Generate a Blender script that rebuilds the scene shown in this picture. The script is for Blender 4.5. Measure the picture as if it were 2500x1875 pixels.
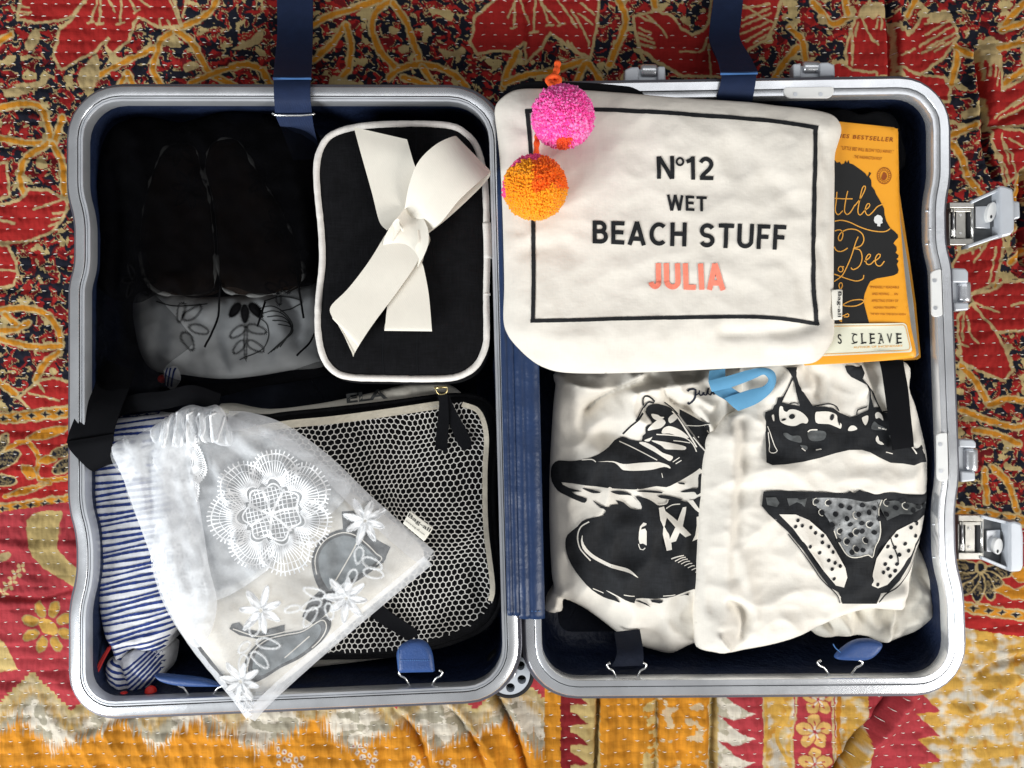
import bpy, bmesh, math, random
import numpy as np
from mathutils import Vector, Matrix, geometry

for o in list(bpy.data.objects):
    bpy.data.objects.remove(o, do_unlink=True)
SC = bpy.context.scene
C = SC.collection
rnd = random.Random(7)

# ------------------------------------------------------------------ camera
S0, ZRIM, D0 = 0.00036, 0.10, 0.75        # metres per photo pixel at the rim, rim height, camera distance
HC = ZRIM + D0
cam_d = bpy.data.cameras.new('camera')
cam_d.sensor_width = 36.0
cam_d.lens = 18.0 / (1250 * S0 / D0)
cam_d.clip_start = 0.05
cam_d.clip_end = 50
cam = bpy.data.objects.new('camera', cam_d)
cam.location = (0, 0, HC)
C.objects.link(cam)
SC.camera = cam

# ------------------------------------------------------------------ room light
W = bpy.data.worlds.new('World')
SC.world = W
W.use_nodes = True
bg = W.node_tree.nodes['Background']
bg.inputs[0].default_value = (0.97, 0.97, 1.0, 1)
bg.inputs[1].default_value = 0.11


def area(name, loc, target, size, sizey, power, col):
    l = bpy.data.lights.new(name, 'AREA')
    l.shape = 'RECTANGLE'
    l.size, l.size_y = size, sizey
    l.energy = power
    l.color = col
    o = bpy.data.objects.new(name, l)
    o.location = loc
    d = Vector(target) - Vector(loc)
    o.rotation_euler = d.to_track_quat('-Z', 'Y').to_euler()
    C.objects.link(o)
    return o


area('window_light', (-1.55, -1.30, 1.20), (0, 0, 0.1), 0.9, 1.1, 68, (0.95, 0.98, 1.0))
area('second_window_light', (1.65, -0.95, 1.15), (0, 0, 0.1), 0.8, 1.1, 38, (1.0, 0.98, 0.95))

area('ceiling_bounce', (0.25, 1.05, 2.3), (0.25, 1.05, 0), 3.4, 1.0, 12.5, (0.97, 0.98, 1.0))

VS = SC.view_settings
VS.view_transform = 'Standard'
VS.look = 'None'
VS.gamma = 1.0
VS.exposure = 0.0
VS.use_curve_mapping = False
SC.cycles.use_denoising = True
SC.cycles.transparent_max_bounces = 24
SC.cycles.max_bounces = 8


# ------------------------------------------------------------------ maths
def P(px, py, z):
    """photo position (pixels) of a point at height z -> world metres"""
    px = np.asarray(px, float); py = np.asarray(py, float); z = np.asarray(z, float)
    k = S0 * (HC - z) / D0
    return np.stack(np.broadcast_arrays((px - 1250) * k, (937.5 - py) * k, z), -1)


def zl(px, py):            # plane of the left half's rim (it leans up to the left and towards the front)
    u = (np.asarray(px, float) - 166) / 1084
    v = (np.asarray(py, float) - 208) / 1540
    return 0.10 + 0.0247 * (1 - u) + 0.0127 * (2 * v - 1)


def zr(px, py):            # plane of the right half's rim
    return 0.10 + 0 * np.asarray(px, float)


_pr = np.random.RandomState(3)
_perm = np.concatenate([_pr.permutation(256)] * 3)
_ga = _pr.rand(256) * 2 * np.pi
_gx, _gy = np.cos(_ga), np.sin(_ga)


def perlin(x, y, seed=0):
    x = np.asarray(x, float) + seed * 17.13
    y = np.asarray(y, float) + seed * 7.77
    xi = np.floor(x).astype(int); yi = np.floor(y).astype(int)
    xf = x - xi; yf = y - yi
    u = xf * xf * xf * (xf * (xf * 6 - 15) + 10)
    v = yf * yf * yf * (yf * (yf * 6 - 15) + 10)

    def g(ix, iy, dx, dy):
        h = _perm[_perm[ix & 255] + (iy & 255)]
        return _gx[h] * dx + _gy[h] * dy
    a = g(xi, yi, xf, yf); b = g(xi + 1, yi, xf - 1, yf)
    c = g(xi, yi + 1, xf, yf - 1); d = g(xi + 1, yi + 1, xf - 1, yf - 1)
    return (a + u * (b - a) + v * (c - a + u * (a - b - c + d))) * 1.5


def fbm(x, y, seed=0, octv=3):
    s = 0; a = 1.0; t = 0
    for k in range(octv):
        s = s + a * perlin(x * 2 ** k, y * 2 ** k, seed + k * 3)
        t += a; a *= 0.5
    return s / t


def cr(pts, n=6, closed=False):
    """Catmull-Rom through points"""
    p = [np.asarray(q, float) for q in pts]
    if len(p) < 3:
        return np.array(p)
    out = []
    m = len(p)
    rng = range(m if closed else m - 1)
    for i in rng:
        if closed:
            a, b, c, d = p[i - 1], p[i], p[(i + 1) % m], p[(i + 2) % m]
        else:
            b, c = p[i], p[i + 1]
            a = p[i - 1] if i > 0 else 2 * b - c
            d = p[i + 2] if i + 2 < m else 2 * c - b
        for k in range(n):
            t = k / n
            out.append(0.5 * ((2 * b) + (c - a) * t + (2 * a - 5 * b + 4 * c - d) * t * t + (3 * b - a - 3 * c + d) * t ** 3))
    if not closed:
        out.append(p[-1])
    return np.array(out)


def resample(pts, step, closed=True):
    p = np.asarray(pts, float)
    q = np.vstack([p, p[:1]]) if closed else p
    seg = np.linalg.norm(np.diff(q, axis=0), axis=1)
    s = np.concatenate([[0], np.cumsum(seg)])
    n = max(3, int(round(s[-1] / step)))
    t = np.linspace(0, s[-1], n + 1)
    if closed:
        t = t[:-1]
    return np.stack([np.interp(t, s, q[:, k]) for k in range(q.shape[1])], -1)


def rounded(corners, n=7):
    """closed polygon with (x, y, r) corners -> points"""
    out = []
    m = len(corners)
    for i in range(m):
        a = np.array(corners[i - 1][:2], float); b = np.array(corners[i][:2], float); c = np.array(corners[(i + 1) % m][:2], float)
        r = corners[i][2]
        da = a - b; dc = c - b
        la, lc = np.linalg.norm(da), np.linalg.norm(dc)
        r = min(r, la * 0.49, lc * 0.49)
        p0 = b + da / la * r; p1 = b + dc / lc * r
        k = 0.55
        h0 = p0 + (b - p0) * k; h1 = p1 + (b - p1) * k
        for j in range(n + 1):
            t = j / n
            out.append((1 - t) ** 3 * p0 + 3 * (1 - t) ** 2 * t * h0 + 3 * (1 - t) * t * t * h1 + t ** 3 * p1)
    return np.array(out)


def pip(x, y, poly):
    x = np.asarray(x, float); y = np.asarray(y, float)
    ins = np.zeros(x.shape, bool)
    q = np.asarray(poly, float)
    for i in range(len(q)):
        x0, y0 = q[i - 1]; x1, y1 = q[i]
        if y0 == y1:
            continue
        c = ((y0 > y) != (y1 > y)) & (x < (x1 - x0) * (y - y0) / (y1 - y0) + x0)
        ins ^= c
    return ins


def pdist(x, y, pts, closed=False):
    """distance to a polyline, and the fraction along it"""
    x = np.asarray(x, float); y = np.asarray(y, float)
    q = np.asarray(pts, float)
    if closed:
        q = np.vstack([q, q[:1]])
    best = np.full(x.shape, 1e18)
    n = len(q) - 1
    for i in range(n):
        ax, ay = q[i]; dx, dy = q[i + 1] - q[i]
        L = dx * dx + dy * dy
        if L == 0:
            continue
        t = np.clip(((x - ax) * dx + (y - ay) * dy) / L, 0, 1)
        d = (x - ax - t * dx) ** 2 + (y - ay - t * dy) ** 2
        best = np.minimum(best, d)
    return np.sqrt(best)


# ------------------------------------------------------------------ objects
def link(o, parent=None):
    C.objects.link(o)
    if parent is not None:
        o.parent = parent
    return o


def origin_of(parent):
    o = np.zeros(3)
    while parent is not None:
        o = o + np.array(parent.location)
        parent = parent.parent
    return o


def tag(o, label, cat, group=None, kind=None):
    if label: o['label'] = label
    if cat: o['category'] = cat
    if group: o['group'] = group
    if kind: o['kind'] = kind
    return o


def thing(name, label, cat, base, group=None):
    o = bpy.data.objects.new(name, None)
    o.empty_display_size = 0.02
    o.location = tuple(float(v) for v in base)
    C.objects.link(o)
    return tag(o, label, cat, group)


def mesh_obj(name, verts, faces, mat, parent=None, smooth=True, label=None, kind=None, centre=False):
    """world-space vertices -> one mesh object (local to its parent)"""
    v = np.asarray(verts, float).reshape(-1, 3)
    me = bpy.data.meshes.new(name)
    loc = np.zeros(3)
    if parent is None and centre:
        loc = np.array([v[:, 0].mean(), v[:, 1].mean(), v[:, 2].min()])
    v = v - origin_of(parent) - loc
    if isinstance(faces, np.ndarray):
        nf, k = faces.shape
        me.vertices.add(len(v)); me.vertices.foreach_set('co', v.ravel())
        me.loops.add(nf * k); me.loops.foreach_set('vertex_index', faces.ravel().astype(np.int32))
        me.polygons.add(nf)
        me.polygons.foreach_set('loop_start', np.arange(0, nf * k, k, dtype=np.int32))
        me.polygons.foreach_set('loop_total', np.full(nf, k, dtype=np.int32))
        me.update(calc_edges=True); me.validate()
    else:
        me.from_pydata(v.tolist(), [], [tuple(int(i) for i in f) for f in faces])
        me.update()
    if smooth:
        me.polygons.foreach_set('use_smooth', np.ones(len(me.polygons), bool))
    if mat is not None:
        me.materials.append(mat)
    o = bpy.data.objects.new(name, me)
    o.location = tuple(loc)
    link(o, parent)
    if label: o['label'] = label
    if kind: o['kind'] = kind
    return o


def fix_normals(o):
    bm = bmesh.new(); bm.from_mesh(o.data)
    bmesh.ops.recalc_face_normals(bm, faces=bm.faces)
    bm.to_mesh(o.data); bm.free()
    return o


class MB:
    """collects pieces into one mesh"""
    def __init__(s):
        s.v = []; s.f = []

    def add(s, v, f):
        n = len(s.v)
        s.v.extend([tuple(map(float, q)) for q in v])
        s.f.extend([tuple(int(i) + n for i in q) for q in f])

    def tube(s, pts, r, seg=8, closed=False, caps=True):
        p = np.asarray(pts, float)
        n = len(p)
        rr = np.full(n, r) if np.isscalar(r) else np.asarray(r, float)
        v = []; f = []
        prev = None
        for i in range(n):
            if closed:
                t = p[(i + 1) % n] - p[i - 1]
            else:
                t = p[min(i + 1, n - 1)] - p[max(i - 1, 0)]
            t = t / (np.linalg.norm(t) + 1e-12)
            ref = np.array([0, 0, 1.0]) if prev is None else prev
            if abs(np.dot(ref, t)) > 0.98:
                ref = np.array([1.0, 0, 0])
            b = ref - t * np.dot(ref, t); b /= np.linalg.norm(b)
            prev = b
            c = np.cross(t, b)
            for k in range(seg):
                a = 2 * math.pi * k / seg
                v.append(p[i] + rr[i] * (math.cos(a) * b + math.sin(a) * c))
        m = n if closed else n - 1
        for i in range(m):
            j = (i + 1) % n
            for k in range(seg):
                l = (k + 1) % seg
                f.append((i * seg + k, i * seg + l, j * seg + l, j * seg + k))
        if caps and not closed:
            f.append(tuple(range(seg))[::-1]); f.append(tuple((n - 1) * seg + k for k in range(seg)))
        s.add(v, f)

    def box(s, c, hx, hy, hz, rot=0.0):
        ca, sa = math.cos(rot), math.sin(rot)
        v = []
        for dz in (-hz, hz):
            for dx, dy in ((-hx, -hy), (hx, -hy), (hx, hy), (-hx, hy)):
                v.append((c[0] + dx * ca - dy * sa, c[1] + dx * sa + dy * ca, c[2] + dz))
        s.add(v, [(3, 2, 1, 0), (4, 5, 6, 7), (0, 1, 5, 4), (1, 2, 6, 5), (2, 3, 7, 6), (3, 0, 4, 7)])

    def build(s, name, mat, parent=None, smooth=True, label=None, kind=None, bevel=0, centre=False):
        o = mesh_obj(name, s.v, s.f, mat, parent, smooth, label, kind, centre)
        if bevel:
            bm = bmesh.new(); bm.from_mesh(o.data)
            bmesh.ops.recalc_face_normals(bm, faces=bm.faces)
            es = [e for e in bm.edges if len(e.link_faces) == 2 and e.calc_face_angle(0) > 0.5]
            bmesh.ops.bevel(bm, geom=es, offset=bevel, segments=2, profile=0.5, affect='EDGES', clamp_overlap=True)
            bm.to_mesh(o.data); bm.free()
            for p in o.data.polygons: p.use_smooth = False
        return o


def cdt(outline, holes=(), sp=8.0, extra=None):
    """fill a polygon (pixels) with even triangles"""
    rings = [np.asarray(outline, float)] + [np.asarray(h, float) for h in holes]
    pts = []; edges = []
    for r in rings:
        n0 = len(pts)
        pts.extend(map(tuple, r))
        edges.extend((n0 + i, n0 + (i + 1) % len(r)) for i in range(len(r)))
    o = rings[0]
    x0, y0 = o.min(0); x1, y1 = o.max(0)
    if sp and (x1 - x0 > sp or y1 - y0 > sp):
        gx, gy = np.meshgrid(np.arange(x0 + sp / 2, x1, sp), np.arange(y0 + sp / 2, y1, sp * 0.87))
        gx = gx.copy(); gx[1::2] += sp / 2
        gx = gx.ravel(); gy = gy.ravel()
        k = pip(gx, gy, o)
        for h in rings[1:]:
            k &= ~pip(gx, gy, h)
        gx, gy = gx[k], gy[k]
        if len(gx):
            d = pdist(gx, gy, o, True)
            for h in rings[1:]:
                d = np.minimum(d, pdist(gx, gy, h, True))
            k = d > sp * 0.35
            pts.extend(zip(gx[k], gy[k]))
    if extra is not None and len(extra):
        pts.extend(map(tuple, extra))
    res = geometry.delaunay_2d_cdt([Vector(p) for p in pts], edges, [], 0, 1e-6)
    V = np.array([tuple(v) for v in res[0]]); F = np.array([tuple(f) for f in res[2]], int)
    c = V[F].mean(1)
    k = pip(c[:, 0], c[:, 1], rings[0])
    for h in rings[1:]:
        k &= ~pip(c[:, 0], c[:, 1], h)
    F = F[k]
    a = V[F]
    ar = (a[:, 1, 0] - a[:, 0, 0]) * (a[:, 2, 1] - a[:, 0, 1]) - (a[:, 1, 1] - a[:, 0, 1]) * (a[:, 2, 0] - a[:, 0, 0])
    F[ar > 0] = F[ar > 0][:, ::-1]          # pixel y runs down: clockwise here faces up
    return V, F


def bedges(F):
    e = {}
    for f in F:
        for i in range(3):
            a, b = int(f[i]), int(f[(i + 1) % 3])
            if (b, a) in e:
                del e[(b, a)]
            else:
                e[(a, b)] = 1
    return list(e)


def slab(name, outline, z0, z1, mat, parent=None, holes=(), sp=0, zfun=None, bevel=0, smooth=False, label=None):
    """extruded pixel polygon between heights z0 and z1 (z1 above); outline placed at height z1"""
    V, F = cdt(outline, holes, sp)
    t = P(V[:, 0], V[:, 1], z1)
    if zfun is not None:
        t[:, 2] = zfun(V[:, 0], V[:, 1])
    b = t.copy(); b[:, 2] -= (z1 - z0)
    n = len(t)
    fs = [tuple(f) for f in F] + [tuple(int(i) + n for i in f[::-1]) for f in F]
    for a, c in bedges(F):
        fs.append((c, a, a + n, c + n))
    o = mesh_obj(name, np.vstack([t, b]), fs, mat, parent, smooth, label)
    if bevel:
        bm = bmesh.new(); bm.from_mesh(o.data)
        bmesh.ops.recalc_face_normals(bm, faces=bm.faces)
        bmesh.ops.dissolve_limit(bm, angle_limit=0.02, verts=bm.verts, edges=bm.edges)
        es = [e for e in bm.edges if len(e.link_faces) == 2 and e.calc_face_angle(0) > 0.6]
        bmesh.ops.bevel(bm, geom=es, offset=bevel, segments=2, profile=0.5, affect='EDGES', clamp_overlap=True)
        bm.to_mesh(o.data); bm.free()
    return o


def rect(x0, y0, x1, y1):
    return [(x0, y0), (x1, y0), (x1, y1), (x0, y1)]


def ell(cx, cy, rx, ry, rot=0, n=20):
    t = np.linspace(0, 2 * np.pi, n, endpoint=False)
    x = rx * np.cos(t); y = ry * np.sin(t)
    c, s = math.cos(rot), math.sin(rot)
    return np.stack([cx + x * c - y * s, cy + x * s + y * c], -1)


class Cloth:
    """a soft thing given by its outline in the photo, a plane it lies on, a pillow profile, folds and creases"""
    def __init__(s, outline, zn, dome=0.01, edge=40, thick=0.01, folds=(), noise=(), sp=8.0, step=8.0, smooth=True, power=0.5, hfun=None):
        o = np.asarray(outline, float)
        if smooth:
            o = cr(o, 5, True)
        s.o = resample(o, step)
        s.zn = zn if callable(zn) else (lambda px, py, z=zn: z + 0 * np.asarray(px, float))
        s.dome, s.edge, s.thick, s.folds, s.noise, s.sp, s.power, s.hfun = dome, edge, thick, folds, noise, sp, power, hfun

    def h(s, px, py):
        px = np.asarray(px, float); py = np.asarray(py, float)
        d = pdist(px, py, s.o[::2] if len(s.o) > 120 else s.o, True) * np.where(pip(px, py, s.o[::2] if len(s.o) > 120 else s.o), 1, 0)
        t = np.clip(d / s.edge, 0, 1)
        e = (1 - (1 - t) ** 2) ** s.power
        z = s.zn(px, py) + s.dome * e
        w = np.clip(d / (s.edge * 0.6), 0, 1) if s.edge else 1
        z = np.array(z, float, ndmin=1); w = w + 0 * z; fx = px + 0 * z; fy = py + 0 * z
        for f in s.folds:
            pts, wd, amp = f[:3]
            sharp = len(f) > 3 and f[3]
            q = cr(pts, 4) if len(pts) > 2 else np.asarray(pts, float)
            r_ = wd * (5 if sharp else 2.6)
            k = (fx > q[:, 0].min() - r_) & (fx < q[:, 0].max() + r_) & (fy > q[:, 1].min() - r_) & (fy < q[:, 1].max() + r_)
            if k.any():
                dd = pdist(fx[k], fy[k], q)
                z[k] += amp * (np.exp(-dd / wd) if sharp else np.exp(-(dd / wd) ** 2)) * (0.25 + 0.75 * w[k])
        for sc, amp, seed in s.noise:
            sx, sy = sc if isinstance(sc, tuple) else (sc, sc)
            if seed < 0:      # sharp creases between soft swells
                z = z + amp * (0.33 - np.abs(perlin(px / sx, py / sy, -seed))) * 2 * (0.3 + 0.7 * w)
            else:
                z = z + amp * fbm(px / sx, py / sy, seed, 2) * (0.3 + 0.7 * w)
        if s.hfun is not None:
            z = z + s.hfun(px, py) * w
        return z

    def raster(s):
        x0, y0 = s.o.min(0) - 9; x1, y1 = s.o.max(0) + 9
        s.g = 3.0
        s.rx, s.ry = x0, y0
        gx_, gy_ = np.meshgrid(np.arange(x0, x1 + s.g, s.g), np.arange(y0, y1 + s.g, s.g))
        s.R = s.h(gx_, gy_)

    def hq(s, px, py):
        """height read from a fine raster of h()"""
        if not hasattr(s, 'R'):
            s.raster()
        px = np.asarray(px, float); py = np.asarray(py, float)
        H, W_ = s.R.shape
        u = np.clip((px - s.rx) / s.g, 0, W_ - 1.001); v = np.clip((py - s.ry) / s.g, 0, H - 1.001)
        i = u.astype(int); j = v.astype(int); u = u - i; v = v - j
        return s.R[j, i] * (1 - u) * (1 - v) + s.R[j, i + 1] * u * (1 - v) + s.R[j + 1, i] * (1 - u) * v + s.R[j + 1, i + 1] * u * v

    def world(s, px, py, off=0.0, exact=False):
        q = P(px, py, s.zn(px, py))
        q[:, 2] = (s.h(px, py) if exact else s.hq(px, py)) + off
        return q

    def build(s, name, mat, parent=None, label=None, under=True):
        o = s.o
        nx = np.roll(o, -1, 0) - np.roll(o, 1, 0)
        nrm = np.stack([-nx[:, 1], nx[:, 0]], -1)
        nrm /= np.linalg.norm(nrm, axis=1)[:, None] + 1e-9
        area_ = 0.5 * np.sum(o[:, 0] * np.roll(o[:, 1], -1) - np.roll(o[:, 0], -1) * o[:, 1])
        if area_ < 0:
            nrm = -nrm
        ex = []
        for fr in (0.04, 0.14, 0.32):
            q = o + nrm * s.edge * fr
            k = pip(q[:, 0], q[:, 1], o)
            q = q[k]
            dd = pdist(q[:, 0], q[:, 1], o, True)
            ex.append(q[dd > s.edge * fr * 0.9])
        V, F = cdt(o, (), s.sp, np.vstack(ex) if s.edge * 0.1 < s.sp * 2 else None)
        top = s.world(V[:, 0], V[:, 1], 0.0, True)
        fs = [tuple(f) for f in F]
        v = top
        if under:
            n = len(top)
            cx = top.mean(0)
            be = bedges(F)
            ids = sorted({i for e in be for i in e})
            m = {i: n + k for k, i in enumerate(ids)}
            low = top[ids].copy()
            low[:, 2] -= s.thick
            low[:, :2] += (cx[:2] - low[:, :2]) * 0.02
            v = np.vstack([top, low])
            for a, b in be:
                fs.append((b, a, m[a], m[b]))
        return mesh_obj(name, v, fs, mat, parent, True, label)


class Print:
    """flat pieces of print laid on a Cloth"""
    def __init__(s, cloth):
        s.c = cloth; s.v = []; s.f = []

    def add(s, V, F):
        n = sum(len(q) for q in s.v)
        s.v.append(np.asarray(V, float)); s.f.extend(tuple(int(i) + n for i in f) for f in F)
        s.lift = getattr(s, 'lift', [])
        s.lift += [1.2e-5 * (len(s.v) % 9)] * len(V)
        return s

    def poly(s, pts, holes=(), sp=9, smooth=0):
        if smooth:
            pts = cr(pts, smooth, True)
        V, F = cdt(pts, holes, sp)
        return s.add(V, F)

    def stroke(s, pts, w, n=6, step=6, closed=False, taper=False, jit=0):
        p = cr(pts, n, closed) if len(pts) > 2 else np.asarray(pts, float)
        p = resample(p, step, closed)
        m = len(p)
        if closed:
            t = np.roll(p, -1, 0) - np.roll(p, 1, 0)
        else:
            t = np.gradient(p, axis=0)
        t /= np.linalg.norm(t, axis=1)[:, None] + 1e-9
        nn = np.stack([-t[:, 1], t[:, 0]], -1)
        ww = np.full(m, w / 2.0)
        if taper:
            u = np.linspace(0, 1, m)
            ww *= np.clip(np.minimum(u, 1 - u) * 5 + 0.15, 0, 1)
        if jit:
            ww *= 1 + jit * np.array([rnd.uniform(-1, 1) for _ in range(m)])
        V = np.empty((2 * m, 2)); V[0::2] = p + nn * ww[:, None]; V[1::2] = p - nn * ww[:, None]
        F = []
        for i in range(m if closed else m - 1):
            j = (i + 1) % m
            F.append((2 * i, 2 * j, 2 * j + 1, 2 * i + 1))
        return s.add(V, F)

    def text(s, txt, quad, bold=0.0, cuts=7, spacing=1.0, shear=0.0):
        """quad: pixel corners TL, TR, BR, BL that the glyph box fills"""
        V, F = glyphs(txt, bold, cuts, spacing, shear)
        a, b, c, d = [np.asarray(q, float) for q in quad]
        u = V[:, :1]; t = V[:, 1:]
        q = (1 - u) * t * a + u * t * b + u * (1 - t) * c + (1 - u) * (1 - t) * d
        return s.add(q, F)

    def build(s, name, mat, parent, off=0.0005, label=None, split=True, big=350.0):
        V = np.vstack(s.v)
        w = s.c.world(V[:, 0], V[:, 1], off)
        w[:, 2] += np.array(s.lift)
        f2 = []; ar_ = []
        for f in s.f:
            a = V[list(f)]
            ar = 0.5 * np.sum(a[:, 0] * np.roll(a[:, 1], -1) - np.roll(a[:, 0], -1) * a[:, 1])
            f2.append(tuple(f) if ar < 0 else tuple(f[::-1])); ar_.append(abs(ar))
        if not split:
            return mesh_obj(name, w, f2, mat, parent, True, label, 'stuff')
        # every piece large enough to pick out is a part of its own; the specks stay together
        par = list(range(len(V)))

        def find(i):
            while par[i] != i:
                par[i] = par[par[i]]; i = par[i]
            return i
        for f in f2:
            r = find(f[0])
            for i in f[1:]:
                par[find(i)] = r
        isl = {}
        for k, f in enumerate(f2):
            isl.setdefault(find(f[0]), []).append(k)
        groups = []; small = []
        for ks in isl.values():
            if sum(ar_[k] for k in ks) > big:
                groups.append(ks)
            else:
                small += ks
        o = None
        for ks, kd in [(g_, None) for g_ in groups] + ([(small, 'stuff' if len(isl) - len(groups) > 1 else None)] if small else []):
            ids = sorted({i for k in ks for i in f2[k]}); m_ = {i: j for j, i in enumerate(ids)}
            q = mesh_obj(name, w[ids], [tuple(m_[i] for i in f2[k]) for k in ks], mat, parent, True, label, kd)
            o = o or q
        return o


def glyphs(txt, bold=0.0, cuts=7, spacing=1.0, shear=0.0):
    cu = bpy.data.curves.new('t', 'FONT')
    cu.body = txt
    cu.offset = bold
    cu.space_character = spacing
    cu.shear = shear
    cu.resolution_u = 4
    ob = bpy.data.objects.new('t', cu)
    C.objects.link(ob)
    bpy.context.view_layer.update()
    me = bpy.data.meshes.new_from_object(ob.evaluated_get(bpy.context.evaluated_depsgraph_get()))
    bpy.data.objects.remove(ob, do_unlink=True)
    bm = bmesh.new(); bm.from_mesh(me)
    bpy.data.meshes.remove(me)
    co = np.array([v.co[:2] for v in bm.verts])
    lo, hi = co.min(0), co.max(0)
    for v in bm.verts:
        v.co.x = (v.co.x - lo[0]) / (hi[0] - lo[0]); v.co.y = (v.co.y - lo[1]) / (hi[1] - lo[1]); v.co.z = 0
    for k in range(1, cuts * 4):
        g = bm.verts[:] + bm.edges[:] + bm.faces[:]
        bmesh.ops.bisect_plane(bm, geom=g, plane_co=(k / (cuts * 4), 0, 0), plane_no=(1, 0, 0))
    bm.verts.index_update()
    V = np.array([v.co[:2] for v in bm.verts]); F = [tuple(v.index for v in f.verts) for f in bm.faces]
    bm.free()
    return V, F


def _arc(cx, cy, rx, ry, a0, a1, n=9):
    t = np.radians(np.linspace(a0, a1, n))
    return [(cx + rx * math.cos(q), cy + ry * math.sin(q)) for q in t]


GROT = {
    'B': (0.62, [[(0.09, 0), (0.09, 1)], [(0.09, 0.91), (0.32, 0.91)] + _arc(0.32, 0.72, 0.17, 0.19, 90, -90) + [(0.09, 0.53)], [(0.09, 0.53), (0.34, 0.53)] + _arc(0.34, 0.31, 0.20, 0.22, 90, -90) + [(0.09, 0.09)]]),
    'E': (0.54, [[(0.09, 0), (0.09, 1)], [(0.09, 0.91), (0.54, 0.91)], [(0.09, 0.52), (0.50, 0.52)], [(0.09, 0.09), (0.54, 0.09)]]),
    'F': (0.52, [[(0.09, 0), (0.09, 1)], [(0.09, 0.91), (0.52, 0.91)], [(0.09, 0.50), (0.47, 0.50)]]),
    'A': (0.74, [[(0.08, 0), (0.37, 1)], [(0.66, 0), (0.37, 1)], [(0.16, 0.27), (0.58, 0.27)]]),
    'C': (0.70, [_arc(0.39, 0.5, 0.30, 0.41, 48, 312, 16)]),
    'H': (0.66, [[(0.09, 0), (0.09, 1)], [(0.57, 0), (0.57, 1)], [(0.09, 0.52), (0.57, 0.52)]]),
    'S': (0.62, [_arc(0.31, 0.70, 0.22, 0.21, 25, 250, 10) + _arc(0.31, 0.29, 0.22, 0.20, 75, -160, 10)]),
    'T': (0.62, [[(0, 0.91), (0.62, 0.91)], [(0.31, 0), (0.31, 1)]]),
    'U': (0.66, [[(0.09, 1), (0.09, 0.34)] + _arc(0.33, 0.32, 0.24, 0.23, 180, 360, 10) + [(0.57, 1)]]),
    'W': (0.98, [[(0.07, 1), (0.27, 0)], [(0.27, 0), (0.49, 1)], [(0.49, 1), (0.71, 0)], [(0.71, 0), (0.91, 1)]]),
    'N': (0.68, [[(0.09, 0), (0.09, 1)], [(0.11, 0.98), (0.57, 0.02)], [(0.59, 0), (0.59, 1)]]),
    'J': (0.50, [[(0.41, 1), (0.41, 0.32)] + _arc(0.24, 0.30, 0.17, 0.21, 0, -170, 8)]),
    'L': (0.50, [[(0.09, 0), (0.09, 1)], [(0.09, 0.09), (0.50, 0.09)]]),
    'I': (0.18, [[(0.09, 0), (0.09, 1)]]),
    '1': (0.36, [[(0.27, 0), (0.27, 1)], [(0.27, 0.93), (0.17, 0.82), (0.02, 0.76)]]),
    '2': (0.58, [_arc(0.29, 0.69, 0.21, 0.22, 165, -35, 10) + [(0.36, 0.42), (0.20, 0.26), (0.10, 0.10)], [(0.05, 0.09), (0.56, 0.09)]]),
    ' ': (0.26, []),
}


def grotesk(pr, txt, quad, th=0.175, gap=0.13):
    """bold sans capitals drawn with even strokes inside a pixel quad (TL, TR, BR, BL)"""
    tot = sum(GROT[c][0] for c in txt) + gap * (len(txt) - 1)
    a, b, c, d = [np.asarray(q, float) for q in quad]
    hh = (np.linalg.norm(a - d) + np.linalg.norm(b - c)) / 2
    x = 0.0
    for ch in txt:
        w, st = GROT[ch]
        for s_ in st:
            q = np.array(s_, float)
            u = (x + q[:, :1]) / tot; t = q[:, 1:]
            pts = (1 - u) * t * a + u * t * b + u * (1 - t) * c + (1 - u) * (1 - t) * d
            pr.stroke(pts, th * hh, n=3 if len(pts) > 3 else 1, step=4)
        x += w + gap


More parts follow.
